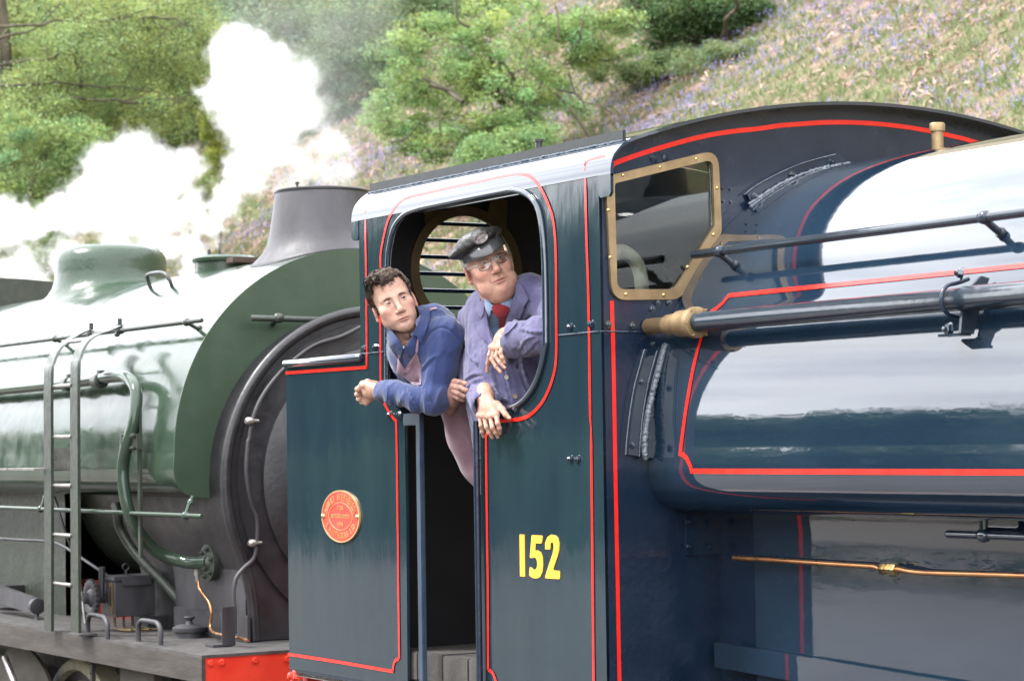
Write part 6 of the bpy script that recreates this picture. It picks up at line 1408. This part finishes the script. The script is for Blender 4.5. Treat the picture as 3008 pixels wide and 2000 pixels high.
def shirt_folds(p):
    wf = np.clip((zel - p[:, 2]) / .04 + .5, 0, 1); return (vnoise3(p * 15, 2) - .5) * .010 + wf * (ridged(p, AF, 5) * .0085 + ridged(p, AF * 1.9, 6) * .0030) + (1 - wf) * (ridged(p, AU, 7) * .0065 + ridged(p, AU * 2.0, 8) * .0025)
fs.near(shirt_folds, .03)
for q in ([(1190, 1128), (1204, 1160), (1222, 1190)], [(1232, 1128), (1248, 1152), (1262, 1172)], [(1240, 1085), (1260, 1062), (1280, 1045)]):
    fold(fs, q, .0060)
ridge(fs, [(1246, 1015), (1256, 990), (1275, 970), (1300, 962), (1328, 975), (1345, 1000)], .0035, .006, .2, True)
fs0 = fs.g.copy(); fs.ell(o1c + B1 @ np.array([0, -.12, -.03]), (.060, .060, .060), .008, True); carve(fs, [(1146, 960), (1163, 988), (1187, 1024), (1208, 992), (1236, 930), (1215, 880), (1160, 880)], .0)
shirt, Vs_ = finish(fs, 'shirt', YSH, man1)
fs1 = fs.g; fs.g = fs0
drape('shirt_collar', [(1134, 992), (1150, 972), (1162, 985), (1185, 1020), (1176, 1048), (1158, 1032), (1140, 1008)], fs, YSH, man1, lambda p: .016, .004)
drape('shirt_collar', [(1222, 968), (1236, 930), (1250, 905), (1262, 902), (1262, 935), (1250, 975), (1236, 1010), (1222, 985), (1204, 984)], fs, YSH, man1, lambda p: .018, .004)
drape('shirt_placket', [(1180, 1030), (1192, 1015), (1204, 1060), (1206, 1110), (1192, 1110), (1188, 1070)], fs, YSH, man1, .004, .002)
BUT = mat('shell_button', (.45, .42, .36), (.55, .52, .46), rough=.3)
def button(u, v, fld, r, par, m_=BUT):
    p = fld.raycast(u, v, .006); d = CAM - p; a, b__, d = frame_of(d); b = MB(); b.tubeprof(p, a, b__, d, [(r, -.002), (r, .002), (r * .8, .003), (r * .55, .0022), (r * .5, .0015)], 18, True)
    o = b.obj('button', m_, par, 40); MB().tubeprof(p + d * .0016, a, b__, d, [(r * .32, 0), (r * .32, .0012)], 8, True).obj('button_hole', BLACKI, o, 30) if False else None; return o
button(1184, 1020, fs, .0055, man1)
drape('cuff', [(1092 + 4, 1130), (1112, 1124), (1142, 1127), (1138, 1152), (1135, 1182), (1118, 1184), (1098, 1170), (1092, 1150)][1:-1], fs, YSH, man1, .0035, .002)
# overalls bib, straps and lower part
drape('overall_bib', [(1169, 1051), (1164, 1094), (1190, 1113), (1216, 1131), (1236, 1129), (1236, 1070), (1223, 1034), (1206, 1058), (1189, 1085), (1178, 1068)], fs, PINK, man1, .012, .003)
drape('bib_hem', [(1166, 1093), (1176, 1088), (1189, 1090), (1206, 1070), (1223, 1038), (1219, 1052), (1208, 1080), (1192, 1100), (1178, 1100)], fs, PINK, man1, .016, .003)
drape('overall_strap', [(1160, 1008), (1166, 1008), (1176, 1050), (1170, 1053)], fs, PINK, man1, .010, .003)
drape('overall_strap', [(1226, 990), (1231, 992), (1227, 1036), (1220, 1034)], fs, PINK, man1, .012, .003)
drape('overall_strap', [(1247, 930), (1250, 914), (1262, 905), (1280, 902), (1286, 906), (1268, 910), (1257, 918), (1253, 932)], fs, PINK, man1, .010, .003)
fo1 = FB(1280, 1960, 1640, 1130, .0, .62, .008)
fo1.chain([PX(1352, 1190, .14), PX(1388, 1268, .20), PX(1425, 1345, .26)], [.085, .095, .10], .05)
for dx, dy in ((.02, .0), (.28, .16)):
    k0 = PX(1430, 1345, .26); fo1.chain([k0 + np.array([dx * .3, dy, 0]), np.array([k0[0] + .15 + dx, .32 + dy, 1.75]), np.array([k0[0] + .28 + dx, .42 + dy, 1.22])], [.10, .075, .06], .05)
fo1.near(lambda p: (vnoise3(p * 14, 2) - .5) * .016, .04)
for q in ([(1320, 1225), (1350, 1268), (1382, 1300)], [(1345, 1215), (1370, 1250), (1395, 1290)]): fold(fo1, q, .008)
finish(fo1, 'overalls', PINK, man1)

# ================================================================== the older man at the window
JAC = cloth('faded_blue_jacket', (.062, .058, .125), (.105, .098, .178), weave=260, scale=14, bmp=.4)
LBS = cloth('pale_blue_shirt', (.19, .28, .42), (.23, .32, .46), weave=500, bmp=.1)
TIE = cloth('dark_red_tie', (.20, .012, .02), (.26, .02, .028), weave=700, rough=.6)
man2 = empty('person', P(1560, 2000, Y=.35), 'older person in spectacles, peaked cap, purple jacket and red tie at the cab window', 'person')
u2, v2 = 1434, 783; o2c = P(u2, v2, Y=.05); B2 = basis(u2, v2, math.radians(13), math.radians(-2), math.radians(22)); S2 = .99
hf2 = head_field(True); Vh, Fh = hf2.mesh(); c_h = skin_cols(Vh, True, (.45, .262, .195)); Wh = to_world(Vh, B2, o2c, S2)
Z7 = lambda a, c, y: PX(1300 + a / 3.485, 850 + c / 3.485, y)
f3 = FB(1390, 1310, 1515, 1140, -.09, .02, .0019)
wr = Z7(435, 1090, -.03); kn = [Z7(385, 1285, -.050), Z7(432, 1300, -.060), Z7(490, 1302, -.064), Z7(552, 1285, -.060)]
fg = [[kn[0], Z7(395, 1395, -.058), Z7(410, 1455, -.050), Z7(421, 1505, -.040)], [kn[1], Z7(450, 1410, -.070), Z7(480, 1465, -.060), Z7(508, 1515, -.048)],
      [kn[2], Z7(512, 1415, -.074), Z7(542, 1465, -.062), Z7(566, 1510, -.050)], [kn[3], Z7(566, 1375, -.074), Z7(582, 1420, -.066), Z7(590, 1470, -.054)]]
hand(f3, (wr, .040), kn, fg, .0085, [Z7(560, 1180, -.035), Z7(615, 1235, -.030), Z7(650, 1285, -.034), Z7(688, 1318, -.030)])
f3.ell(Z7(470, 1210, -.050), (.036, .022, .036), .02); f3.cap(wr, Z7(430, 1040, -.02), .030, .032, .015)
for q in kn: f3.ell(q - np.array([0, .006, 0]), .0098, .006)
f3.near(lambda p: (vnoise3(p * 90, 6) - .5) * .0014, .008)
Vf, Ff = f3.mesh()
f4 = FB(1415, 1110, 1515, 965, -.04, .08, .0019)
wr = Z7(640, 480, .045); kn = [Z7(505, 590, .01), Z7(538, 602, .0), Z7(578, 600, -.005), Z7(618, 590, -.004)]
fg = [[kn[0], Z7(480, 670, -.002), Z7(465, 760, .0), Z7(456, 838, .004)], [kn[1], Z7(505, 715, -.014), Z7(550, 790, -.010), Z7(598, 845, -.004)],
      [kn[2], Z7(545, 690, -.020), Z7(590, 750, -.016), Z7(638, 802, -.008)], [kn[3], Z7(592, 655, -.020), Z7(612, 700, -.018), Z7(636, 750, -.010)]]
hand(f4, (wr, .036), kn, fg, .0083, [Z7(680, 540, .04), Z7(690, 600, .035), Z7(672, 660, .025), Z7(650, 700, .018)])
f4.ell(Z7(590, 530, .012), (.030, .022, .034), .02); f4.cap(wr, Z7(720, 440, .06), .029, .031, .015)
for q in kn: f4.ell(q - np.array([0, .005, 0]), .0092, .006)
Vg, Fg = f4.mesh()
fb2 = FB(1360, 1460, 1680, 860, -.08, .45, .010)
nb2 = o2c + B2 @ np.array([0, -.15, -.045]); fb2.chain([nb2, PX(1478, 975, .19), PX(1505, 1110, .22), PX(1520, 1330, .27)], [.052, .055, .08, .09], .04)
fb2.chain([PX(1440, 950, .19), PX(1400, 970, .17), PX(1392, 1110, .15), PX(1425, 1165, -.02)], [.06, .05, .04, .03], .03); fb2.chain([PX(1540, 940, .22), PX(1610, 935, .23), PX(1655, 995, .15), PX(1520, 995, .06)], [.05, .045, .04, .03], .02)
Vb, Fb = fb2.mesh(); hc3 = lambda V: np.tile(np.array([.42, .245, .18]), (len(V), 1)) * (.85 + .3 * vnoise3(V * 75, 9))[:, None]
dk = lambda V, c: hc3(V) * (1 - .35 * np.clip(vnoise3(V * 140, 4) - .45, 0, 1))[:, None]
Vall = np.concatenate([Wh, Vf, Vg, Vb]); Fall = np.concatenate([Fh, Ff + len(Wh), Fg + len(Wh) + len(Vf), Fb + len(Wh) + len(Vf) + len(Vg)])
mk('body', Vall, Fall, SKIN, man2, 180, np.concatenate([c_h, dk(Vf, 0), dk(Vg, 0), hc3(Vb)]))
eye_parts(B2, o2c, man2, (.25, .12), (.035, .05, .07), S2)
NAIL = mat('finger_nail', (.50, .33, .27), (.55, .38, .31), rough=.3)
for fld, tips in ((f3, [(421, 1508, -8), (508, 1518, -8), (566, 1512, -8), (590, 1468, -4)]), (f4, [(456, 842, 0), (600, 846, 15), (638, 802, 15), (634, 750, 12)])):
    for a, c, _ in tips:
        u, v = 1300 + a / 3.485, 850 + c / 3.485; drape('nail', [(u - 3.2, v - 4), (u - 1.5, v - 6), (u + 1.8, v - 6), (u + 3.2, v - 4), (u + 2.6, v + 2), (u - 2.6, v + 2)], fld, NAIL, man2, .0008, .0008, 3)
# white hair at the sides
hh = Field((-.115, -.09, -.14), (.115, .12, .08), .0021); hh.ell((0, .045, -.022), (.0835, .085, .098), 0)
hh.cut(lambda X, Y, Z: np.maximum(np.maximum(Y - .07, (np.where(Z > .012, .026, np.where(Z > -.012, -.002 + (Z + .012) * 1.2, np.where(Z > -.035, .028, -.062))) - Y) * .8), (Z - .034)) + 0 * X)
hh.near(lambda p: (vnoise3(np.stack([p[:, 0] * 60, p[:, 1] * 60, p[:, 2] * 130], 1), 11) - .45) * .010, .014)
Vx, Fx = hh.mesh(); WHITEH = mat('grey_hair', (.30, .29, .28), (.55, .54, .52), rough=.6, scale=120, stretch=(1, .4, 1), bmp=.6, bscale=200)
mk('hair', to_world(Vx, B2, o2c, S2), Fx, WHITEH, man2, 180)
# peaked cap
CAPM = mat('black_oilcloth', (.008, .0075, .0075), (.018, .0165, .0165), rough=.42, scale=25, bmp=.35, bscale=60, rvar=.1); VIS = mat('shiny_peak_leather', (.03, .03, .032), (.045, .045, .047), rough=.16, scale=20)
q = math.radians(7); Rc = [(math.cos(q), math.sin(q), 0), (-math.sin(q), math.cos(q), 0), (0, 0, 1)]; q = math.radians(14)
fc_ = Field((-.15, .015, -.15), (.14, .19, .15), .0024)
fc_.ell((-.010, .100, -.012), (.112, .034, .118), 0, False, Rc); fc_.ell((0, .075, -.004), (.084, .045, .100), .014); fc_.ell((-.008, .108, .052), (.078, .034, .048), .02); fc_.cut(lambda X, Y, Z: .056 + .26 * Z - Y + 0 * X)
fc_.near(lambda p: (vnoise3(p * 22, 5) - .5) * .008 + (vnoise3(p * 60, 6) - .5) * .0022, .02)
ck = [(-.108, .082, -.02), (-.09, .088, .045), (-.05, .096, .088), (0, .10, .104), (.05, .107, .09), (.085, .114, .045), (.10, .118, -.02)]
fc_.chain(catmull([np.array(p) for p in ck], 3), [.0035] * 19, .004)
Vx, Fx = fc_.mesh(); capo = mk('peaked_cap', to_world(Vx, B2, o2c, S2), Fx, CAPM, man2, 180)
V, F = [], []; na, nr_ = 22, 7
for j in range(nr_):
    for i in range(na):
        a = math.radians(-74 + 148 * i / (na - 1)); e = j / (nr_ - 1); rr = 1
        x = .084 * math.sin(a) * (1 + .10 * e); z = -.004 + .097 * math.cos(a) * (1 + .50 * e * math.cos(a) ** .8); y = .099 - .010 * math.cos(a) - .050 * e * (1 - .15 * math.sin(a) ** 2) + .010 * math.sin(a) - .005 * math.sin(math.pi * e) * -1
        V.append((x, y, z))
n0 = len(V); V += [(x, y - .0035, z) for x, y, z in V]
for j in range(nr_ - 1):
    for i in range(na - 1): a = j * na + i; F.append((a, a + 1, a + na + 1, a + na)); F.append((n0 + a, n0 + a + na, n0 + a + na + 1, n0 + a + 1))
F += [((nr_ - 1) * na + i, (nr_ - 1) * na + i + 1, n0 + (nr_ - 1) * na + i + 1, n0 + (nr_ - 1) * na + i) for i in range(na - 1)]
b = MB(); b.add(to_world(np.array(V), B2, o2c, S2), F); b.obj('cap_peak', VIS, capo, 50)
bz = np.arange(.145, .05, -.001); bc_ = np.array([-.010, .101, float(bz[int(np.argmax(fc_.sample(np.stack([-.010 + 0 * bz, .101 + 0 * bz, bz], 1)) < 0))])]); n_ = np.array([-.05, .25, 1.0]); a, b__, d = frame_of(B2 @ n_); BAD = mat('pewter_badge', (.10, .085, .08), (.20, .17, .165), rough=.35, metal=.6, scale=70, bmp=.5, bscale=150)
xa = B2 @ np.array([.99, .14, .05]); xa -= d * (xa @ d); xa /= np.linalg.norm(xa); ya = np.cross(d, xa); o_ = to_world(bc_[None], B2, o2c, S2)[0]
b = MB(); V = []; ks = 28
for r_, h_ in ((1, -.006), (1, .003), (.93, .005), (.88, .0035), (.0, .0045)):
    for k in range(ks): q = 2 * math.pi * k / ks; V.append(o_ + d * h_ + xa * .0285 * r_ * math.cos(q) + ya * .0195 * r_ * math.sin(q))
b.add(V, [(j * ks + k, j * ks + (k + 1) % ks, (j + 1) * ks + (k + 1) % ks, (j + 1) * ks + k) for j in range(4) for k in range(ks)]); bad = b.obj('badge', BAD, capo, 60)
for k in range(5): MB().box(o_ + d * .0045 + xa * (-.012 + .006 * k) + ya * (-.001 + .0016 * k % .002), (.003, .003, .008)).obj('badge_mark', STEEL, bad, 0)
# spectacles
WIRE = mat('spectacle_wire', (.35, .34, .33), (.45, .44, .43), rough=.25, metal=.9)
b = MB(); lens = []
for s in (-1, 1):
    loop = []
    for q in np.linspace(0, 2 * math.pi, 29):
        c_, s_ = math.cos(q), math.sin(q); x = s * .033 + .0255 * np.sign(c_) * abs(c_) ** .75; y = .0085 + .0175 * np.sign(s_) * abs(s_) ** .8 - (.002 * s * c_ if s_ < 0 else 0); z = .1045 - abs(x) * abs(x) * 5.5; loop.append(np.array([x, y, z]))
    W_ = to_world(np.array(loop), B2, o2c, S2); b.tube(list(W_), .0013, 6, cap=False); lens.append(W_[:-1])
b.tube(list(to_world(np.array([(-.009, .014, .104), (-.004, .018, .110), (.004, .018, .110), (.009, .014, .104)]), B2, o2c, S2)), .0013, 6)
for s in (-1, 1): b.tube(list(to_world(np.array([(s * .0575, .016, .086), (s * .068, .017, .078), (s * .082 * 1.05, .018, .0), (s * .084 * 1.05, .010, -.02)]), B2, o2c, S2)), .0013, 6)
sp_ = b.obj('spectacles', WIRE, man2, 60)
LENS = pane_mat('spectacle_lens', .04, (1, 1, 1))
for W_ in lens:
    n = len(W_); cf = W_.mean(0); d = B2[:, 2]; V = list(W_) + [cf] + [p - d * .001 for p in W_] + [cf - d * .001]
    MB().add(V, [(k, (k + 1) % n, n) for k in range(n)] + [(n + 1 + (k + 1) % n, n + 1 + k, 2 * n + 1) for k in range(n)] + [(k, n + 1 + k, n + 1 + (k + 1) % n, (k + 1) % n) for k in range(n)]).obj('lens', LENS, sp_, 0)
# shirt front
fsh = FB(1400, 1130, 1560, 860, -.02, .3, .005)
fsh.chain([nb2 + np.array([0, 0, .01]), PX(1468, 940, .185), PX(1476, 1010, .195), PX(1480, 1080, .20)], [.068, .10, .118, .12], .03); fsh0 = fsh.g.copy(); fsh.ell(o2c + B2 @ np.array([0, -.13, -.03]), (.060,) * 3, .006, True)
finish(fsh, 'shirt', LBS, man2); fsh.g = fsh0
# jacket
fj = FB(1350, 1330, 1660, 840, -.09, .33, .0042)
fj.chain([PX(1462, 935, .15), PX(1480, 985, .165), PX(1500, 1080, .17), PX(1512, 1180, .17), PX(1520, 1300, .20)], [.105, .135, .155, .165, .16], .05)
fj.chain([PX(1470, 900, .14), PX(1440, 905, .14), PX(1402, 938, .14)], [.07, .068, .062], .04); fj.chain([PX(1500, 895, .15), PX(1560, 880, .19), PX(1620, 890, .22)], [.085, .082, .075], .04)
fj.chain([PX(1400, 945, .14), PX(1391, 1040, .12), PX(1398, 1125, .10)], [.062, .054, .053], .03); fj.chain([PX(1398, 1125, .10), PX(1412, 1155, .03), PX(1424, 1182, -.025)], [.053, .050, .0485], .02)
fj.chain([PX(1625, 900, .22), PX(1660, 990, .12), PX(1590, 985, .07), PX(1512, 1000, .035)], [.075, .060, .060, .0565], .03)
AJ = np.stack([np.array([26., 0, 6]), np.array([0, 26., 4]), np.array([0, 0, 8.])])
fj.near(lambda p: (vnoise3(p * 12, 12) - .5) * .012 + ridged(p, AJ, 21) * .0075 + ridged(p, AJ * 2.1, 22) * .0025, .035)
for q in ([(1392, 1000), (1402, 1060), (1420, 1110)], [(1372, 1030), (1395, 1062), (1405, 1070)], [(1366, 1115), (1390, 1100), (1412, 1098)], [(1370, 1140), (1390, 1120), (1415, 1112)], [(1420, 980), (1432, 1060), (1455, 1130)], [(1408, 960), (1416, 1010), (1424, 1050)],
          [(1575, 985), (1545, 1000), (1530, 1030)], [(1600, 975), (1565, 975), (1530, 965)], [(1395, 1195), (1385, 1160), (1388, 1130)], [(1580, 1000), (1560, 1025), (1540, 1040)], [(1530, 1060), (1545, 1120), (1570, 1160)], [(1440, 1130), (1460, 1160), (1490, 1180)]):
    fold(fj, q, .0055)
for q in ([(1512, 1010), (1520, 1080), (1540, 1130), (1556, 1165)], [(1480, 1075), (1488, 1130), (1502, 1180)]): ridge(fj, q, .0028, .005, .2, True)
# opening at the neck, cuffs hollowed
fj0 = fj.g.copy(); carve(fj, [(1422, 868), (1426, 905), (1438, 960), (1451, 1000), (1462, 1002), (1476, 985), (1486, 945), (1498, 905), (1516, 850), (1500, 830), (1440, 830)], .16)
fj.cap(o2c + B2 @ np.array([0, -.10, -.02]), nb2 + np.array([0, 0, .0]), .074, .070, .006, True)
fj.cap(PX(1424, 1182, -.03), PX(1430, 1215, -.06), .041, .043, .002, True); fj.cap(PX(1506, 1002, .033), PX(1470, 1008, .015), .046, .05, .002, True)
jk, Vj = finish(fj, 'jacket', JAC, man2); fj.g = fj0
drape('tie', [(1444, 905), (1452, 897), (1478, 895), (1496, 902), (1492, 930), (1494, 975), (1470, 985), (1463, 935), (1452, 928)], fsh, TIE, man2, .020, .006, 6)
drape('tie_knot', [(1443, 903), (1452, 894), (1480, 893), (1498, 901), (1490, 925), (1476, 930), (1466, 934), (1452, 924)], fsh, TIE, man2, .027, .008, 6)
drape('shirt_collar', [(1422, 874), (1430, 880), (1446, 896), (1452, 897), (1441, 915), (1437, 935), (1430, 925), (1424, 895)], fsh, LBS, man2, .026, .004, 6)
drape('shirt_collar', [(1470, 893), (1482, 884), (1500, 868), (1512, 850), (1510, 875), (1498, 905), (1484, 897)], fsh, LBS, man2, .028, .004, 6)
drape('lapel', [(1421, 880), (1413, 893), (1415, 915), (1398, 950), (1393, 958), (1408, 985), (1430, 1005), (1448, 1022), (1450, 1005), (1440, 985), (1432, 950), (1428, 910)], fj, JAC, man2, .010, .005, 7)
drape('collar', [(1421, 872), (1411, 884), (1398, 905), (1400, 915), (1412, 936), (1420, 918), (1425, 895)], fj, JAC, man2, .015, .004, 6)
drape('lapel', [(1512, 862), (1524, 850), (1532, 880), (1540, 905), (1528, 935), (1512, 955), (1494, 975), (1478, 985), (1490, 945), (1503, 905)], fj, JAC, man2, .012, .005, 7)
drape('collar', [(1513, 845), (1522, 828), (1532, 838), (1546, 862), (1552, 880), (1536, 905), (1524, 885), (1516, 868)], fj, JAC, man2, .017, .004, 6)
button(1488, 1108, fj, .0085, man2); button(1514, 1164, fj, .0085, man2, mat('brown_button', (.22, .15, .09), (.3, .21, .13), rough=.35))
TRO = cloth('dark_trousers', (.012, .013, .02), (.02, .02, .03)); ft = Field((P(1520, 1300, Y=.2) - np.array([.4, .2, 1.0])), (P(1520, 1300, Y=.2) + np.array([.4, .4, .2])), .012); k0 = P(1520, 1300, Y=.2)
for dx in (-.1, .1): ft.chain([k0 + np.array([dx * .6, 0, .05]), np.array([k0[0] + dx, .26, 1.6]), np.array([k0[0] + dx, .34, 1.24])], [.13, .085, .07], .05)
finish(ft, 'trousers', TRO, man2)
